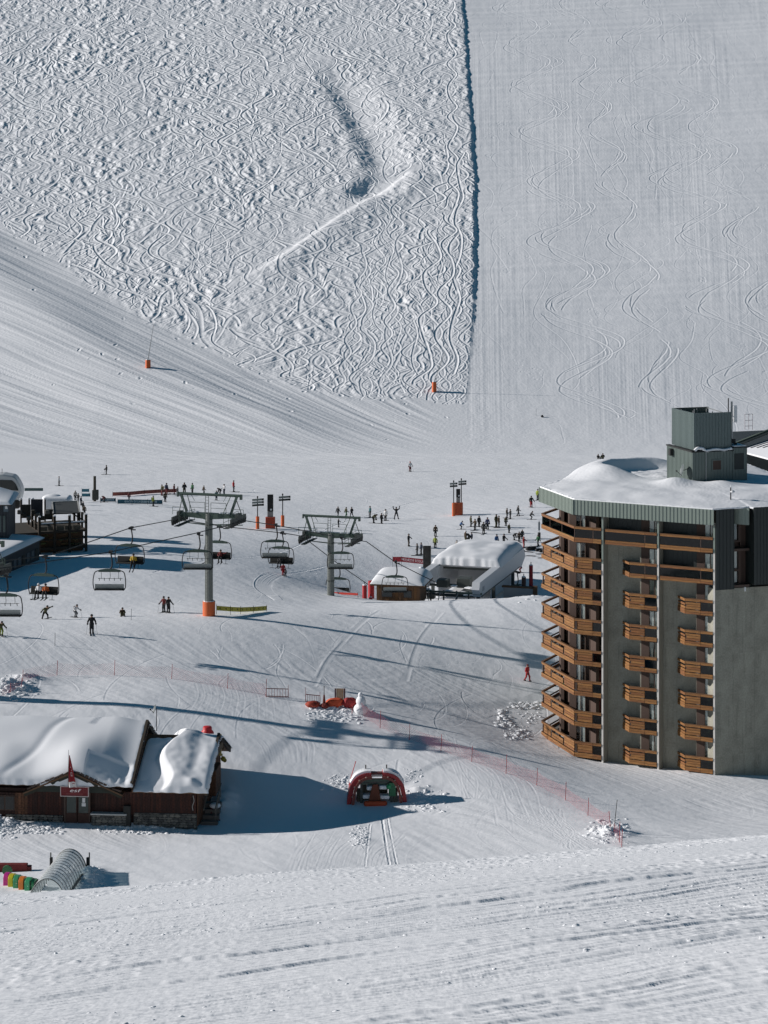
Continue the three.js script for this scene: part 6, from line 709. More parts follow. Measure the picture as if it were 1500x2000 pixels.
for (const a of [
  [208, 927, 19, -1.3, 'poles', 'black', 'black', 'skier all in black, uppermost of the two lone skiers at the upper left', SP],
  [115, 949, 19, 1.4, 'stand', 'white', 'black', 'lone skier with a pale top and dark trousers left of the timber post', SK],
  [204, 981, 17, -1.2, 'bend', 'maroon', 'dark', 'person in dark red bending beside the LES LANCHES banner', SK],
  [252, 977, 16, 0.2, 'stand', 'maroon', 'dark', 'person in dark red standing behind the long blue banner', SK],
  [299, 989, 21, 1.2, 'stand', 'lime', 'black', 'person in a yellow-green vest in front of the long blue banner', { ...SK, pack: 'black' }],
  [316.5, 968, 22, -1, 'stand', 'olive', 'maroon', 'person with a yellowish pack at the right end of the red banner fence', { pack: 'yellow' }],
  [325, 966, 23, 2.5, 'stand', 'navy', 'maroon', 'person in a dark blue jacket beside the one with the yellowish pack', SK],
  [322.5, 980, 20, 0.4, 'stand', 'brown', 'black', 'person in brown standing lower than the group above the pylon beam', SK],
  [340, 966, 21, 1.7, 'stand', 'maroon', 'maroon', 'person in dark red left of the short dark figure, above the pylon beam', SK],
  [347, 968, 18, 1.8, 'stand', 'dark', 'dark', 'short dark figure above the left end of the pylon beam', SK],
  [360, 966, 24, 0.3, 'crossed', 'dark', 'olive', 'tall dark figure facing us above the pylon beam', SK],
  [376, 965, 22, -0.9, 'point', 'green', 'black', 'person in a green jacket above the pylon beam', SK],
  [398, 966, 18, 2.2, 'walk', 'brown', 'dark', 'person in brown stepping with an arm out above the middle of the pylon beam', {}],
  [422.5, 977, 19, 0.5, 'stand', 'teal', 'navy', 'child in pale blue below the three skiers bending over', SK],
  [430, 967, 19, -1.2, 'bend', 'dark', 'dark', 'dark figure bending forward beside the one in white', SK],
  [438, 967, 22, -1.0, 'poles', 'white', 'navy', 'person in a white jacket above the right half of the pylon beam', SP],
  [456, 961, 23, 1.5, 'stand', 'red', 'dark', 'person in red at the right end of the upper group', SP],
  [660, 1010, 21, 2.6, 'walk', 'dark', 'dark', 'dark figure, left of the three walking above the padless pylon', {}],
  [676, 1010, 20, 2.2, 'walk', 'olive', 'green', 'person in green trousers, middle of the three above the padless pylon', {}],
  [687, 1010, 20, -2.4, 'walk', 'dark', 'dark', 'dark figure, right of the three walking above the padless pylon', {}],
  [661, 1030, 17, 1.2, 'point', 'dark', 'dark', 'small figure with an arm out seen through the padless pylon frame', {}],
  [723, 1011, 23, -1.2, 'point', 'teal', 'dark', 'person in dark green holding a pole out to the left', SP],
  [729.5, 1022, 24, 1.2, 'bend', 'olive', 'black', 'person in olive leaning over, front left of the waving group', SK],
  [745, 1023, 21, 0.9, 'stand', 'black', 'black', 'dark figure standing low in front of the one in white and black', SK],
  [753, 1017, 23, -0.6, 'stand', 'white', 'black', 'person in a white and black jacket next to the waving person', { ...SK, pack: 'black' }],
  [774, 1014, 24, 0.1, 'wave', 'dark', 'dark', 'person waving both arms in the air', SK],
  [798, 1067, 25, 1.3, 'point', 'dark', 'brown', 'instructor in black reaching a pole towards two pupils', {}],
  [815, 1085, 24, -1.3, 'stand', 'dark', 'dark', 'left one of the two pupils beside the black notice board', SK],
  [823, 1083, 24, -1.2, 'stand', 'navy', 'dark', 'right one of the two pupils beside the black notice board', SK],
  [850.5, 1047, 22, 0.1, 'stand', 'brown', 'dark', 'person in brown standing above the one in a yellow-green vest', SK],
  [850, 1070, 23, 3.0, 'stand', 'lime', 'olive', 'person in a yellow-green vest just above the station roof', {}],
  [892, 1066, 20, 2.4, 'sit', 'pale', 'maroon', 'person sitting in the snow above the station roof', {}],
  [900, 1034, 20, 1.4, 'ski', 'blue', 'dark', 'skier in a bright blue jacket, left end of the crowd', SP],
  [919.5, 1029, 22, 1.9, 'stand', 'olive', 'dark', 'person in olive at the upper left of the crowd', SK],
  [928, 1036, 23, -0.8, 'poles', 'brown', 'dark', 'person in brown between the olive and the dark one in the crowd', SP],
  [935.5, 1029, 22, 0.6, 'stand', 'dark', 'dark', 'dark figure behind the gap in the middle of the crowd', SK],
  [944.5, 1043, 24, 2.8, 'stand', 'dark', 'black', 'dark figure with back turned in front of the one in purple', SK],
  [952, 1034, 24, 0.3, 'stand', 'purple', 'dark', 'person in a purple-blue jacket in the middle of the crowd', SK],
  [969, 1030, 26, 0.9, 'stand', 'olive', 'olive', 'left one of two tall figures close together right of the purple jacket', SK],
  [974, 1031, 24, 1.4, 'stand', 'brown', 'dark', 'right one of two tall figures close together right of the purple jacket', SK],
  [909, 1063, 27, 1.8, 'stand', 'brown', 'olive', 'person in a brown jacket and white hat at the front of the crowd', { helmet: 'white' }],
  [916, 1059, 24, -1.0, 'bend', 'dark', 'dark', 'dark figure between the white hat and the kneeling one', {}],
  [921.5, 1061, 22, -1.6, 'point', 'navy', 'black', 'dark figure reaching out right of the white hat', {}],
  [990, 1012, 20, 1.2, 'stand', 'brown', 'dark', 'left one of the pair standing high in the right group', SK],
  [997, 1014, 20, -1.2, 'poles', 'dark', 'dark', 'right one of the pair standing high in the right group', SP],
  [988, 1027, 18, 0.2, 'stand', 'olive', 'black', 'short figure below the pair of the right group', SK],
  [1012, 1008, 21, 2.0, 'walk', 'dark', 'dark', 'dark figure stepping with a ski in the upper right group', SK],
  [1037, 1015, 20, 1.6, 'ski', 'dark', 'dark', 'skier in black with bent knees near the tower fascia', SK],
  [1037.5, 991, 23, 0.3, 'poles', 'dark', 'red', 'skier with red trousers and poles left of the tower roof', SP],
  [1050, 977, 22, 2.4, 'stand', 'lime', 'dark', 'person in yellow-green right beside the tower roof edge', SK],
  [994, 1041, 19, 0.8, 'stand', 'olive', 'dark', 'person with a white hat in the lower right group', { helmet: 'white' }],
  [1004, 1055, 19, 1.2, 'bend', 'dark', 'dark', 'dark figure bending forward in the lower right group', SK],
  [1014, 1058, 20, 0.2, 'stand', 'brown', 'dark', 'person in brown left of the one in bright red', SK],
  [1020, 1053, 19, 0.3, 'stand', 'dark', 'dark', 'dark figure behind the one in bright red', SK],
  [1023, 1070, 22, 1.2, 'point', 'red', 'red', 'person in bright red at the front of the right group', { ...SK, helmet: 'red' }],
  [1051, 1067, 23, -0.8, 'walk', 'green', 'dark', 'person in a green jacket beside the tower balconies', SK],
  [970, 1067, 24, 0.6, 'stand', 'blue', 'dark', 'person in blue just above the right half of the station roof', {}],
  [984, 1067, 25, 0.9, 'poles', 'dark', 'dark', 'dark figure with poles right of the blue one above the station roof', SP],
  [1017, 1118, 22, -1.3, 'ski', 'purple', 'maroon', 'skier in blue and dark red right of the station', SP],
  [801, 921, 20, 0.2, 'poles', 'white', 'maroon', 'lone skier in white and dark red high in the middle of the photo', { ...SP, helmet: 'red' }],
  [1168, 896, 17, 0.6, 'sit', 'black', 'black', 'left one of two dark figures sitting beyond the tower roof', {}],
  [1177.5, 896, 20, -0.4, 'sit', 'black', 'olive', 'right one of two dark figures sitting beyond the tower roof', {}],
  [553, 1124, 24, 0.4, 'stand', 'red', 'red', 'person in a red suit under a chairlift chair with one rider', { ...SK, helmet: 'grey' }],
  [558, 1125, 14, -0.4, 'stand', 'pale', 'black', 'small child beside the person in the red suit', SK],
  [320, 1196, 32, -0.5, 'poles', 'maroon', 'dark', 'skier in dark red, left one of the pair on the crest', SP],
  [329, 1197, 32, 0.6, 'poles', 'dark', 'black', 'skier in black, right one of the pair on the crest', SP],
  [88, 1209, 33, 0.3, 'board', 'olive', 'black', 'snowboarder in dark green leaning with one arm stretched out', { board: 'dark', tilt: 0.2 }],
  [147, 1206, 31, 0.9, 'ski', 'white', 'grey', 'skier in a black and white jacket with bent knees', { ...SP, pack: 'black' }],
  [179, 1238, 39, 0.15, 'poles', 'black', 'dark', 'skier in black standing alone, largest figure on the left slope', SP],
  [239, 1203, 31, 0.2, 'sit', 'brown', 'olive', 'snowboarder sitting on the crest left of the pair', { board: 'dark' }],
  [2, 1241, 34, 0.5, 'ski', 'olive', 'lime', 'skier in yellow-green trousers cut by the left edge', SP],
  [1030, 1331, 34, 0.9, 'walk', 'red', 'red', 'person in red walking alone left of the tower', { helmet: 'maroon' }],
  [147, 977, 19, 0.5, 'stand', 'pale', 'dark', 'pale jacket, left end of the queue on the terrace', {}],
  [153, 981, 18, -0.8, 'stand', 'dark', 'dark', 'dark figure second from the left in the terrace queue', {}],
  [158, 987, 18, 1.2, 'stand', 'navy', 'dark', 'dark blue figure in the middle of the terrace queue', {}],
  [162, 997, 18, 1.0, 'stand', 'dark', 'olive', 'dark figure nearest to us but one in the terrace queue', {}],
  [165, 1005, 18, 0.2, 'stand', 'brown', 'dark', 'brown figure nearest to us in the terrace queue', {}],
]) onSnow(...a);
for (const [px, dx, pose, jacket, pants, label, o] of [
  [256, 0.28, 'chair', 'yellow', 'black', 'chairlift rider in a yellow jacket', { skis: 'dark', tilt: 0.35 }], [428, 0.2, 'chair_point', 'maroon', 'dark', 'chairlift rider in dark red pointing to the right', { skis: 'dark' }], [428, -1.1, 'chair', 'red', 'dark', 'chairlift rider half hidden behind the pylon mast', { skis: 'dark' }],
  [551, -0.15, 'chair', 'dark', 'dark', 'chairlift rider in black above the child in red', { skis: 'dark' }], [88, -0.55, 'chair', 'white', 'black', 'chairlift rider in white in the shade of the terrace', { skis: 'dark', helmet: 'white' }], [88, 0.1, 'chair', 'orange', 'dark', 'chairlift rider in orange in the shade of the terrace', { skis: 'dark' }],
]) { const c = CHAIRS.find((q) => q.px === px), y = c.o.rotation.y, p = V(dx, -3.24, 0.12).applyAxisAngle(V(0, 1, 0), y).add(c.p); person(p, 1.72, y + (dx > 0 ? 0.12 : -0.1), pose, jacket, pants, label, o); }
// ---------------------------------------------------------------- left edge: lodge, shed, terrace, groomer
{
  const mb = new MB(), slate = mat(0.035, 0.042, 0.05, 0.8), beam = mat(0.04, 0.03, 0.02, 0.85), deckDark = mat(0.05, 0.045, 0.035, 0.9);
  // dark lodge with a snowy roof
  { const a = at(30, 1060, 266), t = standing('dark_lodge', 'dark slate lodge with a snowy roof at the left edge', 'lodge', a), f = new Frame(at(-90, 0, 262).x, -262, 1, -0.05), y0 = a.y - 2, y1 = at(0, 981, 264).y, L = at(27, 0, 266).x - f.ox;
    f.box(mb, 0, L, y0, y1, -7, 0); mb.put('wall', slate, t); for (let i = 0; i < 18; i++) f.box(mb, L - 0.2 - i * 0.35, L - 0.03 - i * 0.35, y0, y1, 0.0, 0.03); mb.put('cladding', mat(0.045, 0.05, 0.058, 0.8), t);
    for (const [a0, a1, h0, h1] of [[L - 1.15, L - 0.75, y1 - 3.2, y1 - 1.2], [L - 0.68, L - 0.3, y1 - 3.2, y1 - 1.2], [L - 1.75, L - 1.25, y1 - 3.2, y1 - 1.2]]) { f.box(mb, a0, a1, h0, h1, 0.03, 0.07); const w = mb.put('window', slate, t); f.box(mb, a0 + 0.06, a1 - 0.06, h0 + 0.06, h1 - 0.06, 0.072, 0.08); mb.put('pane', mat(0.05, 0.085, 0.08, 0.08), w); }
    const p0 = f.v(L + 0.4, y1, 0.6), p1 = f.v(L + 0.2, y1 + 0.9, -7), q = (u, v, h) => f.v(lerp(-2, L + 0.45, u), y1 + 0.05 + 0.9 * v + h, lerp(0.6, -7.2, v));
    f.box(mb, -2, L + 0.4, y1 - 0.08, y1 + 0.06, -0.3, 0.55); mb.put('eave_board', beam, t);
    const pos = [], idx = [], N = 30; for (let j = 0; j <= N; j++) for (let i = 0; i <= N; i++) { const u = i / N, v = j / N, e = Math.pow(1 - Math.pow(u, 20), 0.5) * Math.pow(1 - Math.pow(Math.abs(2 * v - 1), 16), 0.5), p = q(u, v, e * 0.35 - 0.9 * ss(0.6, 1, u) * v * 0.8); pos.push(p.x, p.y, p.z); } for (let j = 0; j < N; j++) for (let i = 0; i < N; i++) { const k = j * (N + 1) + i; idx.push(k, k + 1, k + N + 1, k + 1, k + N + 2, k + N + 1); } const g = new THREE.BufferGeometry(); g.setAttribute('position', new THREE.Float32BufferAttribute(pos, 3)); g.setIndex(idx); g.computeVertexNormals(); mb.add(g).put('roof_snow', plainSnow, t);
    const s = f.v(L - 0.28, at(0, 985, 264).y, 0.1), S = standing('lodge_sign', 'small blue sign with a white mountain on the wall of the dark lodge', 'sign', s); mb.box(s.x, s.y, s.z, 0.55, 1.15, 0.05, f.ry).put('board', mat(0.1, 0.14, 0.17, 0.6), S); mb.add(new THREE.BufferGeometry().setFromPoints([V(-0.22, -0.25, 0), V(0.22, -0.25, 0), V(0.05, 0.3, 0)]), new THREE.Matrix4().setPosition(s.x, s.y, s.z + 0.03)); mb.g[0].computeVertexNormals(); mb.put('mountain', M.white, S); }
  // low shed with a snow roof in front of it
  { const far = at(80, 1049, 266), near = at(-30, 1100, 249), t = standing('low_shed', 'low dark shed with a smooth snow roof in front of the dark lodge', 'shed', V(near.x, near.y - 4, near.z)), ux = far.x - near.x, uz = far.z - near.z, f = new Frame(near.x, near.z, ux, uz), L = Math.hypot(ux, uz), y = (far.y + near.y) / 2 - 0.3;
    f.box(mb, -6, L, y - 4, y, -8, -0.2); mb.put('wall', slate, t); for (let i = 0; i < 12; i++) { f.box(mb, L - 1.3 - i * 1.4, L - 0.5 - i * 1.4, y - 1.9, y - 0.9, -0.2, -0.14); mb.put('panel', i % 3 ? mat(0.06, 0.085, 0.10, 0.6) : deckDark, t); }
    f.box(mb, -6, L + 0.3, y, y + 0.16, -8.2, 0.25); mb.put('eave_board', mat(0.06, 0.07, 0.075, 0.7), t);
    const pos = [], idx = [], N = 36; for (let j = 0; j <= N; j++) for (let i = 0; i <= N; i++) { const u = i / N, v = j / N, e = Math.pow(1 - Math.pow(u, 16), 0.5) * Math.pow(1 - Math.pow(Math.abs(2 * v - 1), 14), 0.5), p = f.v(lerp(-6, L + 0.4, u), y + 0.17 + e * (0.55 + 0.3 * ss(0.5, 0.9, u) * v), lerp(0.35, -8.2, v)); pos.push(p.x, p.y, p.z); } for (let j = 0; j < N; j++) for (let i = 0; i < N; i++) { const k = j * (N + 1) + i; idx.push(k, k + 1, k + N + 1, k + 1, k + N + 2, k + N + 1); } const g = new THREE.BufferGeometry(); g.setAttribute('position', new THREE.Float32BufferAttribute(pos, 3)); g.setIndex(idx); g.computeVertexNormals(); mb.add(g).put('roof_snow', plainSnow, t); }
  // timber terrace
  { const a = at(77, 1071, 271), b = at(168, 1071, 273), t = standing('timber_terrace', 'dark timber terrace with posts, rails and a sloping canopy at the left', 'terrace', a), f = new Frame(a.x, a.z, b.x - a.x, b.z - a.z), L = Math.hypot(b.x - a.x, b.z - a.z), y = a.y - 1, top = at(77, 1010, 271).y, mid = at(77, 1041, 271).y;
    [0, 1.8, 3.6, L].forEach((s) => { f.box(mb, s - 0.14, s + 0.14, y - 1, top, -0.14, 0.14); mb.put('post', beam, t); const p = f.v(s, top + 0.04, 0); mb.rbox(p.x, p.y, p.z, 0.32, 0.16, 0.32, 0.06).put('snow', plainSnow, t); });
    [2, 4, 6].forEach((s) => { for (const q of [0, L]) { f.box(mb, q - 0.12, q + 0.12, y - 1, top, -s - 0.12, -s + 0.12); mb.put('post', beam, t); } });
    for (const [h, w] of [[top - 0.9, 0.1], [mid, 0.24], [mid - 0.9, 0.1], [y + 0.9, 0.3]]) { f.box(mb, 0.14, L - 0.14, h - w / 2, h + w / 2, -0.08, 0.1); mb.put('rail', beam, t); for (const q of [0, L]) { f.box(mb, q - 0.08, q + 0.08, h - w / 2, h + w / 2, -7, -0.15); mb.put('rail', beam, t); } }
    f.box(mb, 0.2, L - 0.2, top - 0.85, top - 0.72, -0.05, 0.05); mb.put('snow', plainSnow, t);
    f.box(mb, -4, L, mid - 0.12, mid + 0.05, -8, -0.2); mb.put('deck', deckDark, t); f.box(mb, -4, L - 0.1, y - 1, mid - 0.15, -8, -1.2); mb.put('understory_wall', L_.timber, t);
    for (let k = 0; k < 14; k++) { const p = f.v(rnd(0.4, L - 0.4), lerp(y + 1.1, mid - 0.3, rnd()), rnd(-1.0, -0.4)); mb.rbox(p.x, p.y, p.z, rnd(0.3, 1), rnd(0.05, 0.2), rnd(0.2, 0.4), 0.02, rnd(-0.5, 0.5), 0, rnd(-0.3, 0.3)).put('stacked_board', mat(0.1 + rnd(0, 0.1), 0.09 + rnd(0, 0.08), 0.06, 0.9), t); }
    for (let k = 0; k < 5; k++) { const p = f.v(0.6 + k * 1.0, mid + 0.35, -0.5); mb.rbox(p.x, p.y, p.z, 0.9, 0.5, 0.06, 0.02).put('screen', mat(0.14, 0.13, 0.10, 0.8), t); }
    // canopy and what stands on the terrace
    const c0 = at(104, 1003, 274), c1 = at(156, 1001, 275), d0 = at(102, 981, 281), d1 = at(152, 979, 282); const g = new THREE.BufferGeometry().setFromPoints([c0, c1, d1, c0, d1, d0]); g.computeVertexNormals(); const g2 = g.clone().translate(0, -0.12, 0); mb.add(g).add(g2).put('canopy', mat(0.05, 0.055, 0.055, 0.8), t); for (const [p, q] of [[c0, d0], [d0, d1], [c1, d1]]) mb.bar(p, q, 0.16, 0.16); mb.put('canopy_edge', mat(0.4, 0.4, 0.38, 0.8), t); for (const p of [c0, c1, d0, d1]) mb.rod(V(p.x, p.y - 2.4, p.z), p, 0.07).put('canopy_post', beam, t);
    for (const [px, py, d, w, h, m] of [[72, 985, 276, 1.4, 2.0, mat(0.035, 0.035, 0.045, 0.6)], [50, 992, 274, 1.2, 1.6, deckDark], [96, 998, 275, 0.9, 1.2, deckDark]]) { const p = at(px, py, d); mb.box(p.x, p.y - 0.4, p.z, w, h, 0.2).put('panel', m, t); }
    for (const px of [41, 57, 64, 88]) { const p = at(px, 975, 280); mb.rod(V(p.x, p.y - 4, p.z), V(p.x, p.y, p.z), 0.1).put('post', beam, t); mb.rbox(p.x, p.y + 0.06, p.z, 0.3, 0.2, 0.3, 0.08).put('snow', plainSnow, t); }
    { const p = at(48, 956, 284), q = at(84, 956, 284); mb.bar(p, q, 0.1, 0.35).put('fence_panel', mat(0.12, 0.19, 0.18, 0.7), t); }
    for (let k = 0; k < 7; k++) { const p = at(38 + k * 9, 1000 + (k % 3) * 6, 272.5); mb.rbox(p.x, p.y, p.z, 0.5, 0.5, 0.5, 0.1).put('table', k % 2 ? deckDark : mat(0.16, 0.15, 0.13, 0.8), t); } }
  { const p = at(112, 968, 287), t = standing('snow_mound', 'flat white heap of snow behind the terrace canopy', 'snow heap', p); mb.rbox(p.x, p.y - 1.1, p.z, 3.6, 2.2, 2.6, 0.5).ball(p.x - 0.6, p.y - 0.3, p.z, 1.0, 1.3, 0.5, 1.1).put('heap', plainSnow, t); }
  // white groomer cab
  { const p = at(18, 985, 290), t = standing('snow_groomer', 'white rounded vehicle cab with a large dark windscreen behind the dark lodge', 'snow groomer', p), k = 290 / F, y = p.y; const s = new THREE.Shape(); s.moveTo(-3, -0.6); s.lineTo(1.3, -0.6); s.quadraticCurveTo(1.62, 0.2, 1.5, 0.9); s.quadraticCurveTo(1.0, 2.2, 0.5, 2.35); s.lineTo(-0.6, 2.55); s.lineTo(-3, 2.5); const g = new THREE.ExtrudeGeometry(s, { depth: 2, bevelEnabled: true, bevelSize: 0.18, bevelThickness: 0.18, bevelSegments: 4 }); g.translate(0, 1.2, -1); mb.add(g, new THREE.Matrix4().setPosition(p.x, y, p.z)).put('cab', mat(0.55, 0.57, 0.57, 0.35), t);
    const w = new THREE.Shape(); w.moveTo(-1.0, 0.75); w.lineTo(1.35, 0.7); w.quadraticCurveTo(1.1, 1.7, 0.5, 2.0); w.lineTo(-1.0, 2.05); const g2 = new THREE.ExtrudeGeometry(w, { depth: 0.06, bevelEnabled: false }); g2.translate(0, 1.2, 1.17); mb.add(g2, new THREE.Matrix4().setPosition(p.x, y, p.z)).put('windscreen', mat(0.012, 0.02, 0.02, 0.06), t); mb.rbox(p.x + 0.2, y + 1.45, p.z + 1.18, 1.6, 0.35, 0.1, 0.05).put('red_stripe', mat(0.32, 0.16, 0.16, 0.5), t); mb.rod(V(p.x - 0.9, y + 3.7, p.z), V(p.x - 0.9, y + 4.5, p.z), 0.03).put('antenna', L_.black, t); mb.rbox(p.x - 0.5, y + 0.2, p.z, 4, 1.2, 2.6, 0.3).put('track', L_.black, t); }
}
// ---------------------------------------------------------------- nets, gates, snowman, rubble, skis on the snow
const netTexture = (() => { const N = 64, d = new Uint8Array(N * N * 4); for (let j = 0; j < N; j++) for (let i = 0; i < N; i++) { const a = (i + j) % 32, b = (i - j + 64) % 32, on = a < 2 || b < 2; const o = (j * N + i) * 4; d[o] = d[o + 1] = d[o + 2] = on ? 255 : 0; d[o + 3] = 255; } const t = new THREE.DataTexture(d, N, N); t.wrapS = t.wrapT = THREE.RepeatWrapping; t.magFilter = THREE.LinearFilter; t.needsUpdate = true; return t; })();
const netMat = new THREE.MeshStandardMaterial({ roughness: 0.8, transparent: true, alphaMap: netTexture, side: THREE.DoubleSide }); netMat.color.setRGB(0.5, 0.08, 0.09);
const stakeRed = mat(0.32, 0.03, 0.035, 0.7);
function netFence(label, feet, h, group) { // a net hung between stakes
  const P = feet.map(([px, py]) => spot(px, py)), t = standing('safety_net', label, 'safety net', P[0], group), mb = new MB();
  P.forEach((p, i) => { const H = (feet[i][2] ?? h * F / -p.z) * -p.z / F, lean = feet[i][3] ?? 0.05; mb.rod(V(p.x, p.y - 0.3, p.z), V(p.x + lean * H, p.y + H, p.z), 0.028, 0.024, 6).put('stake', feet[i][4] ?? stakeRed, t); });
  for (let k = 0; k + 1 < P.length; k++) { const n = 8, pos = [], uv = [], idx = []; for (let i = 0; i <= n; i++) { const u = i / n, p = P[k].clone().lerp(P[k + 1], u); p.y = lerp(groundForm(p.x, -p.z), p.y, 0.3); const sag = 0.16 * Math.sin(Math.PI * u), L = P[k].distanceTo(P[k + 1]); for (const v of [0, 0.5, 1]) { pos.push(p.x + 0.05 * Math.sin(u * 9 + v * 3), p.y + 0.03 + v * (h * 0.86 - sag), p.z + 0.05 * Math.sin(u * 7)); uv.push(u * L * 2.2, v * h * 2.2); } } for (let i = 0; i < n; i++) for (const q of [0, 1]) { const a = i * 3 + q; idx.push(a, a + 3, a + 1, a + 1, a + 3, a + 4); } const g = new THREE.BufferGeometry(); g.setAttribute('position', new THREE.Float32BufferAttribute(pos, 3)); g.setAttribute('uv', new THREE.Float32BufferAttribute(uv, 2)); g.setIndex(idx); const m = g.toNonIndexed(); m.computeVertexNormals(); mb.add(m).put('net_panel', netMat, t); }
  return t;
}
netFence('pale pink safety net on red stakes running behind the ski school hut', [[44, 1332, 24], [111, 1319, 29], [223, 1319, 30], [335, 1326, 29], [444, 1345, 30], [519, 1360, 34]], 1.25);
netFence('pink safety net on red stakes running down to the right towards the tower', [[702, 1392, 34], [742, 1422, 34], [799, 1445, 32], [861, 1467, 33], [921, 1488, 31], [988, 1511, 37], [1048, 1534, 34], [1104, 1563, 36], [1148, 1593, 35], [1193, 1614, 30, -0.12]], 1.3);
netFence('bunched red net at the lower end of the fence beside the snow bank', [[1198, 1624, 62, 0.12, L_.black], [1209, 1645, 40], [1214, 1655, 36]], 1.15);
netFence('red net draped over the snow bank at the left edge', [[-25, 1372, 20], [20, 1352, 18], [42, 1340, 16]], 0.9);
function gate(label, x0, y0, x1, y1, h) { const a = spot(x0, y0), b = spot(x1, y1), t = standing('barrier_gate', label, 'barrier', a, 'red tube barriers beside the snowman'), mb = new MB(), m = mat(0.22, 0.05, 0.045, 0.6); for (const y of [0.06, h]) mb.rod(V(a.x, a.y + y, a.z), V(b.x, b.y + y, b.z), 0.035).put('rail', m, t); for (let i = 0; i <= 8; i++) { const p = a.clone().lerp(b, i / 8); mb.rod(V(p.x, p.y, p.z), V(p.x, p.y + h, p.z), i % 8 ? 0.016 : 0.03).put('bar', m, t); } for (const [p, k] of [[a, 1.9], [b, 1.5]]) mb.rod(V(p.x, p.y, p.z), V(p.x, p.y + h * k, p.z), 0.018).put('stake', m, t); }
gate('red tube barrier standing alone at the end of the pink net', 520, 1361, 563, 1362, 0.72);
gate('red tube barrier leaning beside the red mats', 597, 1371, 625, 1374, 0.66);
{ const p = spot(633, 1380), t = standing('wrapped_pole', 'pole wrapped in dark red net beside the barrier', 'pole', p), mb = new MB(); mb.rod(V(p.x, p.y, p.z), V(p.x, p.y + 1.75, p.z), 0.03).put('pole', L_.black, t); mb.cyl(p.x, p.y + 0.5, p.z, 0.16, 1.0, 10, 0.07).put('wrapping', mat(0.14, 0.03, 0.02, 0.9), t); }
{ const p = spot(664, 1377), t = standing('wooden_board', 'upright pale wooden boards between two dark posts behind the red mats', 'board', p), mb = new MB(); for (let i = 0; i < 4; i++) mb.box(p.x - 0.24 + i * 0.16, p.y + 0.75, p.z - 0.1, 0.15, 1.3, 0.04).put('plank', [0, 1, 2, 3].map((k) => mat(0.42 + k * 0.03, 0.31, 0.17, 0.8))[i], t); for (const s of [-1, 1]) mb.box(p.x + s * 0.4, p.y + 0.7, p.z - 0.08, 0.12, 1.4, 0.12).put('post', mat(0.10, 0.02, 0.02, 0.8), t); }
for (const [px, py, sx, sy, m, label] of [[611, 1380, 0.6, 0.3, mat(0.35, 0.05, 0.025, 0.8), 'red crumpled mat at the left end of the heap, under the barrier'], [655, 1378, 0.75, 0.42, mat(0.6, 0.09, 0.03, 0.75), 'bright orange red crumpled mat in front of the wooden boards'], [683, 1379, 0.7, 0.45, mat(0.33, 0.03, 0.03, 0.8), 'dark red crumpled mat beside the snowman'], [634, 1381, 0.4, 0.22, mat(0.2, 0.03, 0.02, 0.8), 'flat dark red mat between the other crumpled mats']]) { const p = spot(px, py), t = standing('crumpled_mat', label, 'mat', p), mb = new MB(), g = new THREE.IcosahedronGeometry(1, 4), q = g.attributes.position; for (let i = 0; i < q.count; i++) { const x = q.getX(i), y = q.getY(i), z = q.getZ(i), k = 1 + 0.22 * noise(x * 2.3 + px, y * 2.3 + z * 1.7); q.setXYZ(i, x * k, y * k, z * k); } const w = mergeVertices(g.deleteAttribute('uv').deleteAttribute('normal'), 1e-3); w.computeVertexNormals(); mb.add(w, new THREE.Matrix4().compose(V(p.x, p.y + sy * 0.6, p.z), new THREE.Quaternion(), V(sx, sy, 0.4))).put('mat', m, t); }
{ const p = spot(705, 1392), t = standing('snowman', 'plain white snowman standing on a heap beside the red mats', 'snowman', p), mb = new MB(), lump = (g) => { const q = g.attributes.position; for (let i = 0; i < q.count; i++) { const x = q.getX(i), y = q.getY(i), z = q.getZ(i), k = 1 + 0.07 * noise(x * 5, y * 5 + z * 3); q.setXYZ(i, x * k, y * k, z * k); } g.computeVertexNormals(); return g; }; for (const [y, rx, ry, name] of [[0.3, 0.62, 0.5, 'base'], [0.95, 0.42, 0.48, 'trunk'], [1.5, 0.2, 0.24, 'head']]) mb.add(lump(new THREE.SphereGeometry(1, 24, 18)), new THREE.Matrix4().compose(V(p.x - (y > 1.2 ? 0.05 : 0), p.y + y, p.z), new THREE.Quaternion(), V(rx, ry, rx))).put(name, plainSnow, t); mb.rod(V(p.x - 0.75, p.y - 0.1, p.z + 0.5), V(p.x - 0.72, p.y + 0.75, p.z + 0.5), 0.025).put('stake', stakeRed, t); }
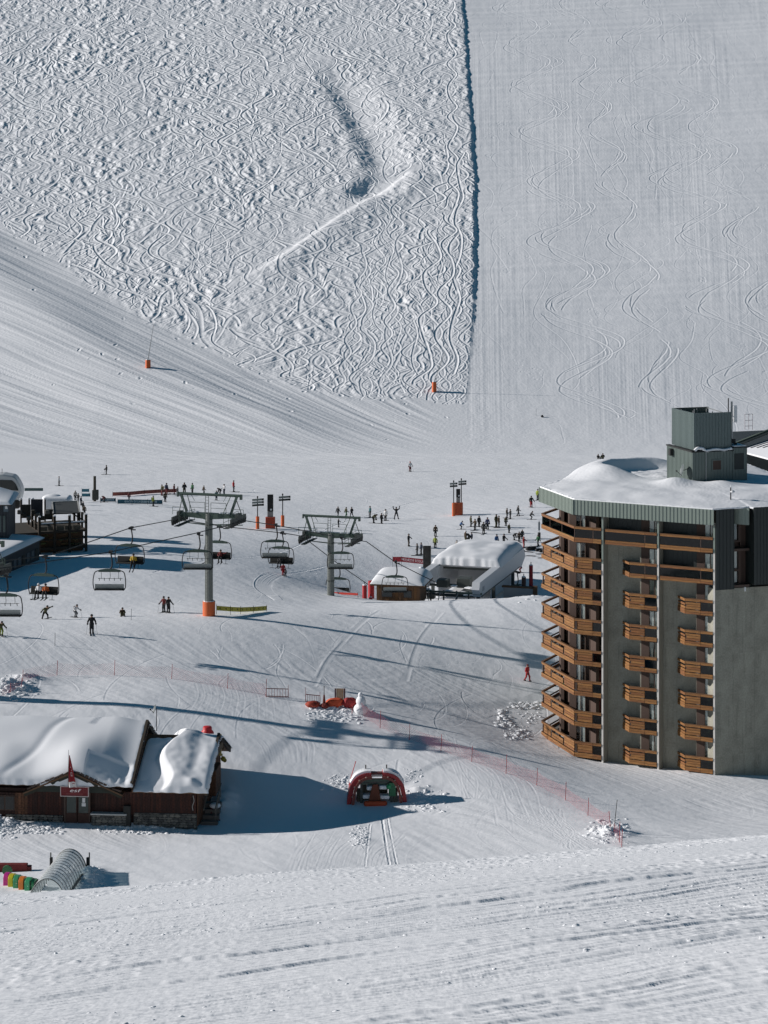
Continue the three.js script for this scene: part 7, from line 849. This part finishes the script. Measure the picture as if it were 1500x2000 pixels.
// lumps of broken snow: nobody could count them
{
  const geos = [0, 1, 2].map((k) => { const g = new THREE.IcosahedronGeometry(1, 2), q = g.attributes.position; for (let i = 0; i < q.count; i++) { const x = q.getX(i), y = q.getY(i), z = q.getZ(i), s = 1 + 0.35 * noise(x * 1.6 + k * 9, y * 1.6 + z * 1.3) + 0.15 * noise(x * 4 + k, z * 4 + y); q.setXYZ(i, x * s, y * s * 0.8, z * s); } const w = mergeVertices(g.deleteAttribute('uv').deleteAttribute('normal'), 1e-3); w.computeVertexNormals(); return w; });
  const scatter = (label, spots, h) => { const I = shade(new THREE.InstancedMesh(geos[0], plainSnow, spots.length)), m = new THREE.Matrix4(), e = new THREE.Euler(); I.name = numbered('snow_rubble'); spots.forEach(([x, d, s], i) => { e.set(rnd(-0.4, 0.4), rnd(0, 6), rnd(-0.4, 0.4)); m.compose(V(x, h(x, d) - s * 0.16, -d), new THREE.Quaternion().setFromEuler(e), V(s, s * rnd(0.45, 0.65), s * rnd(0.7, 1.4))); I.setMatrixAt(i, m); }); scene.add(I); tag(I, label, 'snow lumps'); I.userData.kind = 'stuff'; };
  const patch = (px0, px1, py0, py1, n, s0, s1) => { const out = [], A = spot(px0, py0), B = spot(px1, py0), C0 = spot(px0, py1), D = spot(px1, py1); for (let i = 0; i < n; i++) { const u = (rnd() + rnd()) / 2, v = (rnd() + rnd()) / 2, p = A.clone().lerp(B, u).lerp(C0.clone().lerp(D, u), v); out.push([p.x, -p.z, s0 + (s1 - s0) * rnd() ** 3]); } return out; };
  scatter('broken lumps of snow pushed along the foot of the ski school hut', [...patch(-20, 130, 1604, 1630, 420, 0.05, 0.24), ...patch(170, 400, 1608, 1630, 620, 0.05, 0.22)], floorHeight);
  scatter('heap of broken snow in front of the red mats and the snowman', patch(592, 735, 1376, 1415, 480, 0.05, 0.24), floorHeight);
  scatter('broken lumps of snow round the rope tow station', [...patch(625, 690, 1505, 1550, 120, 0.05, 0.2), ...patch(770, 880, 1535, 1590, 190, 0.05, 0.24), ...patch(780, 830, 1500, 1530, 60, 0.05, 0.18), ...patch(680, 725, 1608, 1660, 170, 0.05, 0.18)], floorHeight);
  scatter('field of broken snow blocks left of the tower foot', [...patch(990, 1062, 1368, 1386, 150, 0.06, 0.3), ...patch(966, 1000, 1380, 1425, 130, 0.06, 0.34), ...patch(975, 1045, 1415, 1445, 120, 0.06, 0.28), ...patch(1010, 1060, 1385, 1420, 40, 0.06, 0.2)], floorHeight);
  scatter('broken snow on the bank under the bunched red net', patch(1140, 1235, 1598, 1652, 320, 0.05, 0.26), floorHeight);
  scatter('broken snow on the bank at the left edge under the net', [...patch(-20, 75, 1318, 1372, 280, 0.05, 0.28), ...patch(-20, 40, 1598, 1640, 300, 0.03, 0.2)], floorHeight);
  scatter('broken snow heaped over the conveyor tunnel', patch(118, 205, 1690, 1752, 360, 0.06, 0.28), (x, d) => floorHeight(x, d));
  scatter('rough snow on the crest between the station and the tower', patch(1000, 1070, 1160, 1180, 420, 0.05, 0.24), floorHeight);
  const near = []; for (let i = 0; i < 4200; i++) { const d = 17 + 40 * rnd() ** 0.7, x = rnd(-0.19, 0.19) * d, w = d - 0.62 * x; if (noise(x * 0.10, w * 0.30 + 3) * 1.2 + 0.5 * ss(34, 46, d) + rnd(-0.3, 0.3) > 0.15) near.push([x, d, 0.008 + 0.026 * rnd() ** 5]); }
  scatter('small crumbs of snow strewn over the near slope', near, nearHeight);
}
// skis and bags left on the snow beside the tower
for (const [px, py, yaw, m, label] of [[1030, 1078, 1.1, 'dark', 'pair of skis lying left of the bags, uppermost'], [1034, 1086, 1.3, 'dark', 'pair of skis lying left of the bags, middle one'], [1058, 1082, 1.9, 'dark', 'pair of skis lying crossed near the balconies'], [1062, 1090, 1.5, 'dark', 'pair of skis lying nearest to the balconies'], [930, 1041, 0.9, 'dark', 'pair of skis lying in front of the bright blue skier']]) { const p = spot(px, py), t = thing('skis', label, 'skis', [p.x, p.y + 0.04, p.z], yaw, 'skis left on the snow'); for (const [dx, a] of [[-0.1, 0.1], [0.12, -0.15]]) { const k = mesh('ski', skiGeo, gear(m), t); k.position.x = dx; k.rotation.y = a; } }
for (const [px, py, s, label] of [[1037, 1074, 0.8, 'long black bag on the snow beside the tower'], [1052, 1076, 0.55, 'dark bag right of the long black one'], [1059, 1078, 0.5, 'dark bag nearest to the balconies'], [1022, 1077, 0.3, 'small dark bag left of the long black one']]) { const p = spot(px, py), t = standing('bag', label, 'bag', p), mb = new MB(); mb.rbox(p.x, p.y + s * 0.25, p.z, s * 1.7, s * 0.6, s * 0.7, 0.1, 0.4).put('body', gear('black'), t); mb.tube([V(p.x - s * 0.4, p.y + s * 0.5, p.z), V(p.x, p.y + s * 0.7, p.z), V(p.x + s * 0.4, p.y + s * 0.5, p.z)], 0.02).put('strap', gear('grey'), t); }
{ const p = spot(1053, 1052), t = standing('piste_marker', 'small white and grey marker sign on a post between the right group and the tower', 'marker sign', p), mb = new MB(); mb.rod(V(p.x, p.y, p.z), V(p.x, p.y + 2.4, p.z), 0.04).put('post', L_.greyDark, t); mb.box(p.x, p.y + 1.65, p.z, 0.24, 1.1, 0.06).put('board', mat(0.3, 0.34, 0.36, 0.6), t); mb.cyl(p.x, p.y + 0.4, p.z, 0.2, 0.8, 10).put('pad', L_.black, t); }
for (const [px, py, h, label] of [[107, 1262, 26, 'thin stake in the snow below the snowboarder'], [256, 1211, 22, 'thin stake beside the sitting snowboarder'], [1047, 812, 14, 'thin stake on the plain above the crowd']]) { const p = spot(px, py), t = standing('stake', label, 'stake', p, 'thin stakes in the snow'), mb = new MB(); mb.rod(V(p.x, p.y - 0.2, p.z), V(p.x + 0.03, p.y + h * -p.z / F, p.z), 0.025).put('stake', gear('grey'), t); }
{ const p = spot(1059, 815), t = standing('fallen_marker', 'small dark marker lying on the snow far behind the crowd', 'marker', p), mb = new MB(); mb.rbox(p.x, p.y + 0.2, p.z, 0.5, 0.5, 0.3, 0.08, 0.3, 0, 0.5).put('marker', gear('dark'), t); }
{ const p = spot(420, 1602), t = standing('net_bundle', 'dark red bundle of net under a snow cap at the right end of the hut', 'net bundle', p), mb = new MB(); for (let k = 0; k < 9; k++) mb.rod(V(p.x + rnd(-0.45, 0.45), p.y - 0.1, p.z + rnd(-0.3, 0.3)), V(p.x + rnd(-0.3, 0.3), p.y + rnd(0.6, 1.05), p.z), 0.06, 0.04).put('roll', mat(0.12, 0.022, 0.022, 0.9), t); mb.ball(p.x, p.y + 1.1, p.z, 0.42, 1, 0.5, 1).put('snow', plainSnow, t); }
renderer.render(scene, camera);
